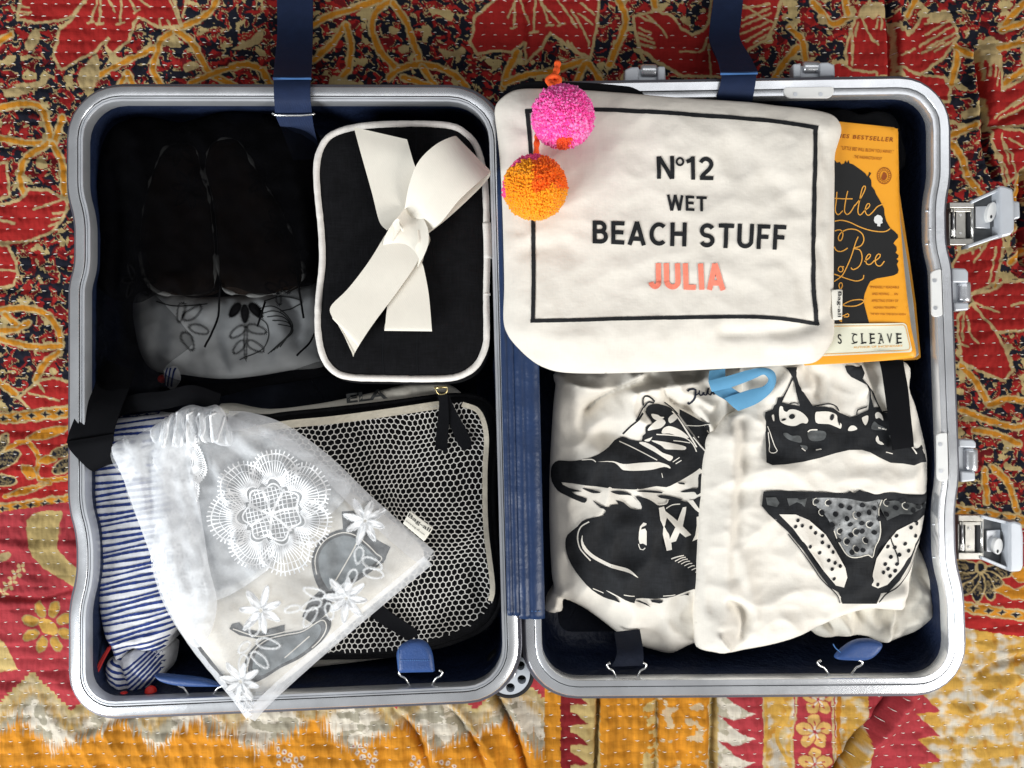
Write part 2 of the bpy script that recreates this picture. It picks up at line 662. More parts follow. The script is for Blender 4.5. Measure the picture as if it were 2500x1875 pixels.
def ribbon(name, secs, mat, parent, thick=0.0012, n=6, cross=4, label=None, arch=0.0):
    """strip through cross-sections ((xl, yl), (xr, yr), zl[, zr]) given in pixels and heights"""
    A = []; B = []
    for q in secs:
        z0 = q[2]; z1 = q[3] if len(q) > 3 else q[2]
        A.append(P(q[0][0], q[0][1], z0)); B.append(P(q[1][0], q[1][1], z1))
    A = cr(A, n); B = cr(B, n)
    m = len(A)
    v = []
    for i in range(m):
        tn = A[min(i + 1, m - 1)] - A[max(i - 1, 0)]
        w = B[i] - A[i]
        nn = np.cross(w, tn); nn = nn / (np.linalg.norm(nn) + 1e-12)
        for j in range(cross + 1):
            t = j / cross
            v.append(A[i] + w * t + nn * arch * (1 - (2 * t - 1) ** 2))
        for j in range(cross + 1):
            t = j / cross
            v.append(A[i] + w * t + nn * arch * (1 - (2 * t - 1) ** 2) - nn * thick)
    k = 2 * (cross + 1)
    f = []
    for i in range(m - 1):
        for j in range(cross):
            f.append((i * k + j, (i + 1) * k + j, (i + 1) * k + j + 1, i * k + j + 1))
            f.append((i * k + cross + 1 + j + 1, (i + 1) * k + cross + 1 + j + 1, (i + 1) * k + cross + 1 + j, i * k + cross + 1 + j))
        f.append((i * k, i * k + cross + 1, (i + 1) * k + cross + 1, (i + 1) * k))
        f.append((i * k + cross, (i + 1) * k + cross, (i + 1) * k + 2 * cross + 1, i * k + 2 * cross + 1))
    f.append(tuple(list(range(0, cross + 1)) + list(range(2 * cross + 1, cross, -1))))
    e = (m - 1) * k
    f.append(tuple([e + q for q in (list(range(0, cross + 1)) + list(range(2 * cross + 1, cross, -1)))][::-1]))
    o = mesh_obj(name, v, f, mat, parent, True, label)
    bm = bmesh.new(); bm.from_mesh(o.data)
    bmesh.ops.recalc_face_normals(bm, faces=bm.faces)
    bmesh.ops.split_edges(bm, edges=[q for q in bm.edges if len(q.link_faces) == 2 and q.calc_face_angle(0) > 1.0])
    bm.to_mesh(o.data); bm.free()
    return o


# ------------------------------------------------------------------ materials
def lin(r, g, b):
    f = lambda c: (c / 255 / 12.92) if c <= 10 else ((c / 255 + 0.055) / 1.055) ** 2.4
    return (f(r), f(g), f(b))


def mat(name, col, rough=0.8, metal=0.0, spec=0.3, var=0.08, vs=60, bump=0.0, bs=400, thread=0.0, ts=900, sheen=0.0, wave=None, crinkle=0.0, cs=30, attr=None, aniso=(1, 1, 1)):
    m = bpy.data.materials.new(name)
    m.use_nodes = True
    nt = m.node_tree; N = nt.nodes; L = nt.links
    b = N['Principled BSDF']
    b.inputs['Roughness'].default_value = rough
    b.inputs['Metallic'].default_value = metal
    b.inputs['Specular IOR Level'].default_value = spec
    if sheen:
        b.inputs['Sheen Weight'].default_value = sheen
        b.inputs['Sheen Roughness'].default_value = 0.5
    tc = N.new('ShaderNodeTexCoord')
    mp = N.new('ShaderNodeMapping'); mp.inputs['Scale'].default_value = aniso
    L.new(tc.outputs['Object'], mp.inputs[0])
    no = N.new('ShaderNodeTexNoise'); no.inputs['Scale'].default_value = vs; no.inputs['Detail'].default_value = 4
    L.new(mp.outputs[0], no.inputs['Vector'])
    rg = N.new('ShaderNodeMapRange'); rg.inputs[1].default_value = 0.25; rg.inputs[2].default_value = 0.75
    rg.inputs[3].default_value = 1 - var; rg.inputs[4].default_value = 1 + var
    L.new(no.outputs['Fac'], rg.inputs[0])
    hs = N.new('ShaderNodeVectorMath'); hs.operation = 'SCALE'
    if attr:
        at = N.new('ShaderNodeAttribute'); at.attribute_name = attr
        L.new(at.outputs['Color'], hs.inputs[0])
    else:
        cv = N.new('ShaderNodeRGB'); cv.outputs[0].default_value = (*col, 1)
        L.new(cv.outputs[0], hs.inputs[0])
    fac = rg.outputs[0]
    heights = []

    def noise(sc, scale3, det=2):
        mp2 = N.new('ShaderNodeMapping'); mp2.inputs['Scale'].default_value = scale3
        L.new(tc.outputs['Object'], mp2.inputs[0])
        q = N.new('ShaderNodeTexNoise'); q.inputs['Scale'].default_value = sc; q.inputs['Detail'].default_value = det
        L.new(mp2.outputs[0], q.inputs['Vector'])
        return q.outputs['Fac']
    if thread:
        t1 = noise(ts, (1, 0.08, 0.3)); t2 = noise(ts, (0.08, 1, 0.3))
        ad = N.new('ShaderNodeMath'); ad.operation = 'ADD'; L.new(t1, ad.inputs[0]); L.new(t2, ad.inputs[1])
        r2 = N.new('ShaderNodeMapRange'); r2.inputs[1].default_value = 0.7; r2.inputs[2].default_value = 1.3
        r2.inputs[3].default_value = 1 - thread; r2.inputs[4].default_value = 1 + thread
        L.new(ad.outputs[0], r2.inputs[0])
        mu = N.new('ShaderNodeMath'); mu.operation = 'MULTIPLY'; L.new(fac, mu.inputs[0]); L.new(r2.outputs[0], mu.inputs[1])
        fac = mu.outputs[0]
        heights.append((ad.outputs[0], thread * 1.2, 0.0006))
    if wave:
        wv = N.new('ShaderNodeTexWave'); wv.inputs['Scale'].default_value = wave[0]; wv.inputs['Distortion'].default_value = wave[2]
        mp3 = N.new('ShaderNodeMapping'); mp3.inputs['Rotation'].default_value = (0, 0, wave[1])
        L.new(tc.outputs['Object'], mp3.inputs[0]); L.new(mp3.outputs[0], wv.inputs['Vector'])
        r3 = N.new('ShaderNodeMapRange'); r3.inputs[3].default_value = 1 - wave[3]; r3.inputs[4].default_value = 1 + wave[3]
        L.new(wv.outputs['Fac'], r3.inputs[0])
        mu = N.new('ShaderNodeMath'); mu.operation = 'MULTIPLY'; L.new(fac, mu.inputs[0]); L.new(r3.outputs[0], mu.inputs[1])
        fac = mu.outputs[0]
        heights.append((wv.outputs['Fac'], 0.3, 0.0005))
    L.new(fac, hs.inputs['Scale'])
    L.new(hs.outputs[0], b.inputs['Base Color'])
    if bump:
        heights.append((noise(bs, (1, 1, 1), 3), bump, 0.001))
    if crinkle:
        heights.append((noise(cs, (1, 1, 1), 5), crinkle, 0.006))
    last = None
    for hnode, st, dist in heights:
        bp = N.new('ShaderNodeBump'); bp.inputs['Strength'].default_value = min(1, st); bp.inputs['Distance'].default_value = dist
        L.new(hnode, bp.inputs['Height'])
        if last is not None:
            L.new(last.outputs[0], bp.inputs['Normal'])
        last = bp
    if last is not None:
        L.new(last.outputs[0], b.inputs['Normal'])
    return m


def sheer(name, col, opac, var=0.1, vs=90, transl=0.18, thread=0.12):
    """thin see-through fabric: part of the light passes between its threads"""
    m = bpy.data.materials.new(name)
    m.use_nodes = True
    nt = m.node_tree; N = nt.nodes; L = nt.links
    out = N['Material Output']
    N.remove(N['Principled BSDF'])
    df = N.new('ShaderNodeBsdfDiffuse'); df.inputs[0].default_value = (*col, 1)
    tl = N.new('ShaderNodeBsdfTranslucent'); tl.inputs[0].default_value = (*col, 1)
    mx = N.new('ShaderNodeMixShader'); mx.inputs[0].default_value = transl
    L.new(df.outputs[0], mx.inputs[1]); L.new(tl.outputs[0], mx.inputs[2])
    tr = N.new('ShaderNodeBsdfTransparent')
    m2 = N.new('ShaderNodeMixShader')
    tc = N.new('ShaderNodeTexCoord')
    no = N.new('ShaderNodeTexNoise'); no.inputs['Scale'].default_value = vs; no.inputs['Detail'].default_value = 3
    L.new(tc.outputs['Object'], no.inputs['Vector'])
    rg = N.new('ShaderNodeMapRange'); rg.inputs[1].default_value = 0.3; rg.inputs[2].default_value = 0.7
    rg.inputs[3].default_value = opac - var; rg.inputs[4].default_value = opac + var
    L.new(no.outputs['Fac'], rg.inputs[0])
    L.new(rg.outputs[0], m2.inputs[0]); L.new(tr.outputs[0], m2.inputs[1]); L.new(mx.outputs[0], m2.inputs[2])
    L.new(m2.outputs[0], out.inputs['Surface'])
    return m


M = {}
M['quilt'] = mat('printed_cotton', (1, 1, 1), 0.9, spec=0.15, var=0.14, vs=45, thread=0.10, ts=800, bump=0.25, bs=250, attr='print')
M['stitch'] = mat('stitch_thread', (0.80, 0.76, 0.68), 0.85, var=0.1)
M['alu'] = mat('brushed_aluminium', (0.86, 0.88, 0.91), 0.27, metal=0.78, spec=0.6, var=0.17, vs=28, bump=0.10, bs=120)
M['alu_dull'] = mat('dull_aluminium', (0.66, 0.68, 0.71), 0.38, metal=0.75, spec=0.5, var=0.14, vs=25, bump=0.05, bs=700)
M['groove'] = mat('rubber_gasket', (0.022, 0.023, 0.027), 0.6, var=0.1)
M['shell'] = mat('suitcase_shell', (0.10, 0.10, 0.12), 0.4, metal=0.3, spec=0.5, var=0.1)
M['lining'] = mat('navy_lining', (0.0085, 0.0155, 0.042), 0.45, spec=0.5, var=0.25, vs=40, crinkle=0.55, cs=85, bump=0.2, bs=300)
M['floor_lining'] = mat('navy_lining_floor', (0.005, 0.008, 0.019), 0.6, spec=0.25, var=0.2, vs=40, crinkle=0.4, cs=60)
M['hinge'] = mat('blue_leatherette', (0.012, 0.031, 0.090), 0.42, spec=0.45, var=0.14, vs=30, crinkle=0.25, cs=70, bump=0.1, bs=500)
M['strap'] = mat('navy_webbing', (0.010, 0.021, 0.062), 0.7, spec=0.25, var=0.12, vs=120, wave=(260, 0.6, 1.5, 0.16), bump=0.15, bs=600)
M['strap_edge'] = mat('strap_edge_stitching', (0.06, 0.16, 0.38), 0.7, var=0.2)
M['leather'] = mat('blue_leather', (0.028, 0.070, 0.215), 0.45, spec=0.4, var=0.12, vs=90, bump=0.3, bs=600)
M['steel'] = mat('bright_steel_wire', (0.82, 0.82, 0.80), 0.25, metal=0.9, spec=0.5, var=0.05)
M['nickel'] = mat('nickel_plate', (0.60, 0.58, 0.53), 0.32, metal=0.9, spec=0.5, var=0.16, vs=120)
M['shaded_metal'] = mat('shaded_latch_well', (0.12, 0.125, 0.13), 0.5, metal=0.5, var=0.25, vs=80)  # dark base colour carries the shade inside the latch well
M['latch'] = mat('light_grey_casting', (0.55, 0.58, 0.62), 0.42, metal=0.25, spec=0.5, var=0.06, vs=60)
M['white_plastic'] = mat('white_plastic', (0.78, 0.78, 0.76), 0.45, spec=0.4, var=0.04)
M['tyre'] = mat('black_rubber', (0.012, 0.012, 0.014), 0.7, var=0.2)
M['black_cloth'] = mat('black_twill', (0.0055, 0.0055, 0.0065), 0.9, spec=0.12, var=0.25, vs=80, thread=0.35, ts=1000, bump=0.2, bs=500)
M['piping'] = mat('cream_piping', (0.78, 0.74, 0.69), 0.85, var=0.06, thread=0.06, bump=0.2, bs=500)
M['ribbon'] = mat('cream_grosgrain', (0.82, 0.775, 0.675), 0.5, spec=0.4, var=0.03, wave=(300, 1.0, 0.4, 0.035), bump=0.06, bs=350)
M['black_ribbon'] = mat('black_grosgrain', (0.005, 0.0052, 0.0065), 0.85, spec=0.08, var=0.12, wave=(420, 0.2, 0.3, 0.1))
M['gold'] = mat('brass_zip', (0.72, 0.58, 0.28), 0.3, metal=0.95, spec=0.5, var=0.1)
M['canvas'] = mat('cream_canvas', (0.78, 0.735, 0.655), 0.92, spec=0.12, var=0.05, vs=30, thread=0.025, ts=1100, bump=0.25, bs=260)
M['canvas_dim'] = mat('unbleached_canvas', (0.74, 0.70, 0.61), 0.92, spec=0.15, var=0.05, vs=35, thread=0.05, ts=850, bump=0.2, bs=260)
M['ink'] = mat('black_print', (0.012, 0.013, 0.015), 0.75, spec=0.25, var=0.25, vs=200, thread=0.25, ts=900)
M['grey_ink'] = mat('worn_grey_print', (0.10, 0.105, 0.105), 0.8, spec=0.2, var=0.5, vs=130)
M['salmon'] = mat('salmon_thread', (1.0, 0.27, 0.18), 0.7, spec=0.3, var=0.12, vs=300, wave=(500, 0.1, 0.5, 0.12))
M['navy_thread'] = mat('navy_thread', (0.012, 0.015, 0.03), 0.7, var=0.2, wave=(500, 0.6, 0.5, 0.2))
M['cover'] = mat('orange_book_cover', (0.86, 0.36, 0.018), 0.45, spec=0.4, var=0.035, vs=30, bump=0.05, bs=700)
M['book_black'] = mat('cover_black_print', (0.010, 0.010, 0.010), 0.45, spec=0.4, var=0.1)
M['book_gold'] = mat('cover_gold_print', (0.80, 0.38, 0.06), 0.5, var=0.08)
M['book_brown'] = mat('cover_brown_print', (0.30, 0.07, 0.012), 0.5, var=0.15)
M['panel'] = mat('cover_cream_panel', (0.76, 0.75, 0.60), 0.5, spec=0.35, var=0.03)
M['pages'] = mat('book_pages', (0.30, 0.31, 0.30), 0.8, var=0.1, wave=(900, 0.0, 0.5, 0.15))
M['yarn'] = mat('yarn', (1, 1, 1), 0.9, spec=0.1, var=0.05, vs=200, attr='dye', sheen=0.2)
M['cord'] = mat('orange_cord', (0.88, 0.11, 0.02), 0.85, var=0.15, vs=300, wave=(700, 0.7, 1, 0.2))
M['blue_ribbon'] = mat('sky_blue_ribbon', (0.11, 0.31, 0.50), 0.65, spec=0.25, var=0.06, wave=(420, 0.5, 0.3, 0.06))
M['net'] = mat('cream_netting', (0.62, 0.60, 0.56), 0.8, var=0.08)
M['net_band'] = mat('cream_net_tape', (0.66, 0.60, 0.48), 0.85, var=0.12, vs=150, bump=0.5, bs=380)
M['inside_black'] = mat('black_inner_cloth', (0.007, 0.0075, 0.009), 0.9, spec=0.15, var=0.3, vs=50)
M['stripe_white'] = mat('white_seersucker', (0.80, 0.81, 0.84), 0.92, spec=0.15, var=0.05, vs=120, thread=0.06, bump=0.35, bs=220)
M['stripe_blue'] = mat('blue_stripe_thread', (0.022, 0.045, 0.20), 0.85, var=0.4, vs=260, bump=0.3, bs=400)
M['red_bead'] = mat('red_bead', (0.80, 0.03, 0.02), 0.35, spec=0.5, var=0.06)
M['red_cord'] = mat('red_cord', (0.33, 0.015, 0.015), 0.8, var=0.2)
M['white_sheer'] = sheer('white_organza', (0.96, 0.98, 1.0), 0.21, 0.03, vs=400)
M['white_sheer2'] = sheer('white_organza_fold', (0.96, 0.98, 1.0), 0.56, 0.05, vs=300)
M['white_hem'] = sheer('white_organza_hem', (0.97, 0.98, 1.0), 0.48, 0.04, vs=300)
M['lace'] = mat('white_embroidery', (0.90, 0.91, 0.92), 0.75, spec=0.25, var=0.05)
M['black_sheer'] = sheer('black_organza', (0.003, 0.003, 0.0035), 0.50, 0.08, vs=30, transl=0.15)
M['black_sheer2'] = sheer('black_organza_double', (0.003, 0.003, 0.0035), 0.70, 0.08, vs=30, transl=0.15)
M['pale_grey_print'] = mat('mottled_grey_print', (0.26, 0.265, 0.265), 0.85, spec=0.1, var=0.75, vs=170)
M['black_lace'] = mat('black_embroidery', (0.0035, 0.0035, 0.004), 0.9, spec=0.04, var=0.2)
M['sole'] = mat('brown_insole', (0.042, 0.024, 0.015), 0.75, var=0.6, vs=55)
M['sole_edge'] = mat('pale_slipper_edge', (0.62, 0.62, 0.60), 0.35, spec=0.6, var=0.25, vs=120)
M['pale_cloth'] = mat('pale_cotton', (0.88, 0.91, 0.93), 0.9, var=0.08, vs=40)
M['glasses_ink'] = mat('grey_glasses_print', (0.004, 0.005, 0.006), 0.8, spec=0.1, var=0.25, vs=120)
M['glasses_lens'] = mat('grey_lens_print', (0.16, 0.185, 0.195), 0.8, spec=0.1, var=0.7, vs=40)
M['tag'] = mat('woven_label', (0.80, 0.77, 0.68), 0.8, var=0.04)
M['tag_ink'] = mat('label_print', (0.03, 0.03, 0.03), 0.8, var=0.1)

# ------------------------------------------------------------------ the suitcase's two outlines in the photo
LEFT = rounded([(164, 208, 130), (1228, 211, 130), (1269, 1709, 130), (169, 1757, 112),
                (169, 1478, 34), (188, 1413, 34), (188, 1313, 34), (167, 1238, 34),
                (168, 692, 34), (182, 650, 34), (182, 532, 34), (164, 475, 34)])
RIGHT = rounded([(1243, 204, 130), (2319, 187, 145), (2320, 440, 34), (2308, 492, 34), (2309, 598, 34), (2323, 645, 34),
                 (2342, 1165, 34), (2330, 1240, 34), (2333, 1375, 34), (2352, 1440, 34), (2362, 1695, 145), (1285, 1703, 125)])
LEFT = resample(LEFT, 12); RIGHT = resample(RIGHT, 12)


def to_bed(px, z):
    """outline at height z -> the same world spot in bed-level pixels"""
    k = (HC - z) / HC
    return np.stack([1250 + (px[:, 0] - 1250) * k, 937.5 + (px[:, 1] - 937.5) * k], -1)


LB = to_bed(LEFT, zl(LEFT[:, 0], LEFT[:, 1])); RB = to_bed(RIGHT, 0.10)


def shrink(o, d):
    c = o.mean(0)
    return c + (o - c) * (1 - d / np.abs(o - c).mean(0))


# ------------------------------------------------------------------ bedspread: one sheet with its printed pattern
def axis(lo, hi, fine, far):
    a = list(np.arange(lo, hi, fine))
    st = fine; x = a[-1]; up = []
    while x < far:
        st = min(st * 1.25, 40); x += st; up.append(x)
    st = fine; x = lo; dn = []
    while x > (lo + hi) - far:
        st = min(st * 1.25, 40); x -= st; dn.append(x)
    return np.array(dn[::-1] + a + up)


gx = axis(-30, 2530, 2.15, 4200)
gy = axis(-30, 1905, 2.15, 3600)
X, Y = np.meshgrid(gx, gy)
WX = X + 2.2 * perlin(X / 14, Y / 14, 5) + 1.0 * perlin(X / 5, Y / 5, 6)
WY = Y + 2.2 * perlin(X / 14, Y / 14, 8) + 1.0 * perlin(X / 5, Y / 5, 9)

RED = np.array((0.335, 0.018, 0.016)); DRED = np.array((0.125, 0.008, 0.010)); BLK = np.array((0.010, 0.011, 0.019))
CRM = np.array((0.46, 0.345, 0.165)); TAN = np.array((0.36, 0.265, 0.105)); ORA = np.array((0.50, 0.200, 0.016))
PNK = np.array((0.335, 0.036, 0.044)); YEL = np.array((0.50, 0.285, 0.055)); WHT = np.array((0.56, 0.51, 0.42)); GRY = np.array((0.38, 0.345, 0.26))

IMG = np.empty(X.shape + (3,)); IMG[:] = BLK


def blend(sl, a, col):
    IMG[sl] = IMG[sl] * (1 - a[..., None]) + np.asarray(col) * a[..., None]


def win(pts, pad):
    q = np.asarray(pts, float)
    i0, i1 = np.searchsorted(gx, [q[:, 0].min() - pad, q[:, 0].max() + pad])
    j0, j1 = np.searchsorted(gy, [q[:, 1].min() - pad, q[:, 1].max() + pad])
    return (slice(j0, j1), slice(i0, i1))


def fill(pts, col, soft=1.6, smooth=0, edge=None, ew=6.5, mott=0.0):
    p = cr(pts, smooth, True) if smooth else np.asarray(pts, float)
    sl = win(p, 12)
    if X[sl].size == 0:
        return
    x, y = WX[sl], WY[sl]
    d = pdist(x, y, p, True); ins = pip(x, y, p)
    sd = np.where(ins, d, -d)
    blend(sl, np.clip(sd / soft + 0.5, 0, 1), col)
    if edge is not None:
        blend(sl, np.clip((ew / 2 - d) / soft + 0.5, 0, 1), edge)


def line(pts, w, col, n=6, soft=1.6, under=None, uw=7, taper=0):
    p = cr(pts, n) if len(pts) > 2 else np.asarray(pts, float)
    sl = win(p, w + 14)
    if X[sl].size == 0:
        return
    x, y = WX[sl], WY[sl]
    d = pdist(x, y, p)
    ww = w * (1 + 0.25 * perlin(x / 22, y / 22, 12))
    if under is not None:
        blend(sl, np.clip((ww / 2 + uw * (0.75 + 0.5 * perlin(x / 16, y / 16, 14)) - d) / soft + 0.5, 0, 1), under)
    blend(sl, np.clip((ww / 2 - d) / soft + 0.5, 0, 1), col)


# mottled ground: black, red and cream islands with cream outlines
qx = WX + 11 * perlin(X / 23, Y / 23, 17); qy = WY + 9 * perlin(X / 23, Y / 23, 18)
n1 = 0.75 * perlin(qx / 17, qy / 13, 21) + 0.55 * perlin(qx / 44, qy / 34, 22); n2 = fbm(qx / 24, qy / 18, 31, 2); n3 = fbm(WX / 52, WY / 38, 41, 2)
mask = n1 > 0.0
IMG[mask] = RED * 0.92
IMG[mask & (n2 > 0.04)] = DRED * 1.1
IMG[~mask & (n2 < -0.34)] = DRED * 0.8
IMG[(np.abs(n1 - 0.03) < 0.062) & (n2 > -0.06)] = CRM * 0.92
IMG[(np.abs(n1 - 0.45) < 0.035) & (n3 > 0.0)] = CRM * 0.8
IMG[(n3 > 0.29) & (n1 > -0.30)] = CRM * np.array((0.96, 0.98, 0.93))
del qx, qy

# vines
V_OR = [
    [(535, -10), (510, 30), (470, 55), (428, 66)], [(428, 72), (395, 95), (385, 130), (374, 170), (398, 212)],
    [(430, 75), (460, 95), (490, 140), (515, 180), (575, 212)], [(470, 205), (520, 182), (560, 168), (600, 158), (640, 172), (660, 212)],
    [(236, 182), (290, 155), (375, 120)], [(311, 178), (292, 212)], [(312, 178), (328, 212)], [(-10, 112), (32, 88)],
    [(765, 62), (800, 40), (850, 25), (900, 10), (950, -6)], [(950, 5), (922, 25), (908, 60), (912, 92), (932, 130), (965, 165)],
    [(960, 8), (990, 50), (1005, 92), (1020, 132), (1026, 158)], [(950, 192), (980, 168), (1020, 158), (1070, 165), (1110, 185), (1140, 214)],
    [(768, 146), (810, 105), (842, 62)], [(846, 62), (856, 110), (850, 165), (826, 198)], [(1032, 165), (1062, 212)], [(985, 190), (1050, 212)],
    [(1262, 128), (1242, 170), (1228, 215)], [(1232, 205), (1290, 184), (1340, 178), (1400, 158), (1432, 148)], [(1408, 200), (1430, 155), (1455, 180), (1470, 205)],
    [(1505, -8), (1526, 40), (1520, 82), (1502, 122), (1488, 160)], [(1595, -5), (1600, 18)],
    [(1925, 68), (1955, 100), (1966, 145)], [(1945, 118), (1905, 165), (1890, 195)], [(1985, 8), (2010, 40), (2032, 62), (2068, 44)], [(2060, -8), (2068, 36)],
    [(2238, -8), (2212, 42)], [(2330, 115), (2334, 152), (2322, 206)], [(2330, 116), (2362, 140)], [(2510, -2), (2462, 48), (2443, 78)], [(2443, 76), (2510, 52)],
    [(2430, 122), (2510, 100)], [(2318, 332), (2372, 310)], [(2322, 352), (2350, 388), (2364, 440), (2392, 474)], [(2510, 165), (2448, 206)], [(2492, 415), (2478, 490)],
    [(2440, 470), (2462, 520), (2470, 560)],
    [(-10, 268), (70, 255), (105, 270), (120, 312), (125, 345)], [(125, 348), (70, 352), (-10, 336)], [(152, 288), (135, 345)],
    [(120, 350), (72, 386), (55, 432), (62, 470)], [(130, 352), (152, 402), (160, 476)], [(-10, 758), (60, 752), (110, 765), (140, 800), (152, 836)],
    [(-10, 808), (40, 805), (72, 788)], [(12, 768), (42, 792)], [(-10, 824), (50, 840), (100, 848), (150, 845)], [(146, 860), (110, 890), (90, 926)], [(-10, 928), (36, 962)],
    [(2345, 892), (2380, 930), (2415, 986)], [(2345, 1000), (2400, 1022), (2470, 1042), (2510, 1036)], [(2415, 990), (2460, 974), (2510, 982)],
    [(2378, 1050), (2430, 1060), (2486, 1084)], [(2402, 1148), (2410, 1226)], [(2420, 1140), (2462, 1180), (2482, 1246)], [(2440, 590), (2425, 640), (2432, 700)],
    [(2468, 640), (2500, 610)],
]
for v in V_OR:
    line(v, 11, ORA, under=CRM, uw=5.5)

# big red flowers with cream edges, stamens and hatching
def flower(pts, strokes=(), col=RED, sm=3, ew=7):
    fill(pts, col, smooth=sm, edge=CRM, ew=ew)
    for s in strokes:
        line(s, 5.5, CRM)

flower([(55, -12), (46, 50), (95, 60), (150, 50), (178, 42), (222, -12)], [[(50, 18), (74, 20)], [(50, 32), (78, 33)], [(50, 42), (72, 38)]], sm=0)
flower([(222, -12), (176, 50), (146, 74), (142, 104), (131, 135), (146, 166), (154, 172), (190, 146), (226, 126), (262, 92), (256, 112), (272, 130),
        (312, 100), (326, 58), (338, 42), (388, 66), (442, 62), (430, 20), (418, -12)],
       [[(240, -8), (234, 22), (222, 52)], [(248, 0), (242, 54)], [(262, -8), (280, 28)], [(299, -8), (292, 52)], [(316, -6), (332, 28)], [(334, -6), (364, 16)],
        [(214, 57), (228, 53)], [(234, 58), (252, 57)], [(284, 58), (302, 55)], [(328, 32), (340, 24)], [(412, -4), (440, 60)], [(455, -5), (446, 40)], [(388, 45), (390, 64)], [(408, 48), (415, 62)]], sm=0)
flower([(1222, -12), (1180, 24), (1158, 42), (1156, 76), (1146, 102), (1166, 132), (1210, 124), (1250, 129), (1282, 104), (1284, 152), (1322, 120), (1342, 84),
        (1362, 96), (1402, 126), (1442, 142), (1458, 60), (1464, -12)],
       [[(1262, -6), (1240, 42)], [(1258, 0), (1254, 66)], [(1268, -4), (1292, 54)], [(1308, -6), (1302, 78)], [(1318, -4), (1340, 60)], [(1328, 16), (1366, 60)],
        [(1358, -4), (1408, 68)], [(1395, 26), (1432, 92), (1438, 112)], [(1412, 34), (1446, 60)], [(1418, 10), (1452, 36)], [(1246, 69), (1262, 66)], [(1294, 81), (1312, 79)], [(1334, 66), (1350, 64)], [(1362, 66), (1378, 60)], [(1395, 108), (1420, 140)], [(1385, 104), (1404, 130)]], sm=0)
flower([(1545, 42), (1600, 28), (1640, 42), (1664, 74), (1690, 86), (1712, 78), (1728, 60), (1738, -12), (1912, -12), (1892, 60), (1872, 95), (1826, 122),
        (1812, 190), (1664, 186), (1602, 150), (1562, 122), (1550, 80)],
       [[(1560, 72), (1588, 84)], [(1558, 84), (1592, 98)], [(1560, 96), (1596, 108)], [(1562, 110), (1598, 118)], [(1580, 40), (1605, 66), (1628, 92)], [(1560, 42), (1600, 60)], [(1660, 128), (1712, 126), (1726, 92)],
        [(1815, 20), (1880, 8)], [(1812, 48), (1880, 18)], [(1812, 64), (1884, 30)], [(1808, 84), (1884, 48)], [(1820, 100), (1880, 66)], [(1840, 104), (1872, 84)], [(1735, 190), (1730, 110)], [(1816, 12), (1890, 55)]], col=RED * 0.92, sm=0)
flower([(2070, 175), (2074, 80), (2100, 36), (2160, 32), (2184, 100), (2186, 182)], [[(2100, 45), (2122, 90), (2142, 110)], [(2140, 50), (2136, 70)], [(2150, 44), (2150, 74)], [(2092, 60), (2085, 90)], [(2078, 60), (2080, 160)]], sm=2)
fill([(2092, 40), (2104, 16), (2150, 10), (2164, 40), (2150, 48), (2140, 40), (2130, 50), (2118, 42), (2106, 50)], CRM, smooth=2)
flower([(2186, 182), (2180, 58), (2214, 90), (2222, 84), (2250, 42), (2310, 28), (2338, 92), (2302, 142), (2246, 184)],
       [[(2258, 88), (2318, 50)], [(2244, 114), (2324, 66)], [(2262, 118), (2330, 84)], [(2280, 128), (2330, 96)], [(2252, 130), (2300, 106)], [(2258, 60), (2306, 44)], [(2192, 60), (2196, 80)], [(2204, 72), (2208, 90)], [(2196, 140), (2232, 120)]], sm=0)
fill([(2262, 58), (2268, 40), (2308, 30), (2316, 48), (2290, 56)], CRM, smooth=2)
flower([(2190, 165), (2246, 182), (2306, 190), (2320, 214), (2316, 250), (2240, 240)], sm=0)
flower([(2030, 160), (2050, 150), (2080, 172), (2140, 176), (2146, 200), (2030, 196)], sm=0)
flower([(2378, 150), (2390, 110), (2440, 140), (2444, 222), (2510, 186), (2510, 306), (2404, 316), (2400, 250), (2384, 202)],
       [[(2420, 292), (2500, 235)], [(2440, 290), (2510, 258)], [(2470, 262), (2510, 240)], [(2392, 150), (2400, 196)], [(2408, 152), (2408, 190)], [(2424, 160), (2418, 192)], [(2436, 170), (2426, 212)]], sm=0)
fill([(2368, 138), (2385, 120), (2405, 92), (2425, 94), (2428, 122), (2440, 140), (2438, 168), (2420, 160), (2410, 168), (2400, 152), (2385, 152)], CRM * 0.93, smooth=2)
flower([(2404, 314), (2510, 322), (2510, 404), (2470, 440), (2452, 452), (2444, 404), (2420, 346)],
       [[(2422, 350), (2450, 400), (2462, 450)], [(2450, 348), (2472, 390), (2480, 430)], [(2462, 340), (2500, 360)], [(2440, 330), (2464, 400)]], sm=0)
flower([(2325, 648), (2340, 622), (2385, 604), (2420, 584), (2440, 556), (2452, 600), (2432, 690), (2402, 706), (2370, 716), (2340, 700)],
       [[(2340, 606), (2344, 622)], [(2372, 600), (2374, 618)], [(2392, 596), (2392, 612)], [(2408, 592), (2380, 640)], [(2432, 604), (2416, 690)]], sm=0)
flower([(2370, 720), (2430, 706), (2452, 688), (2510, 684), (2510, 806), (2432, 812), (2402, 782), (2374, 736)], [[(2374, 738), (2440, 762)], [(2470, 745), (2510, 735)], [(2360, 770), (2356, 800)]], sm=0)
flower([(2338, 772), (2374, 740), (2432, 816), (2450, 850), (2472, 902), (2452, 930), (2402, 912), (2345, 884)],
       [[(2352, 765), (2350, 830)], [(2360, 772), (2372, 820), (2386, 838)], [(2345, 840), (2362, 846)]], sm=0)
flower([(-12, 404), (22, 398), (26, 480), (-12, 492)], sm=0)
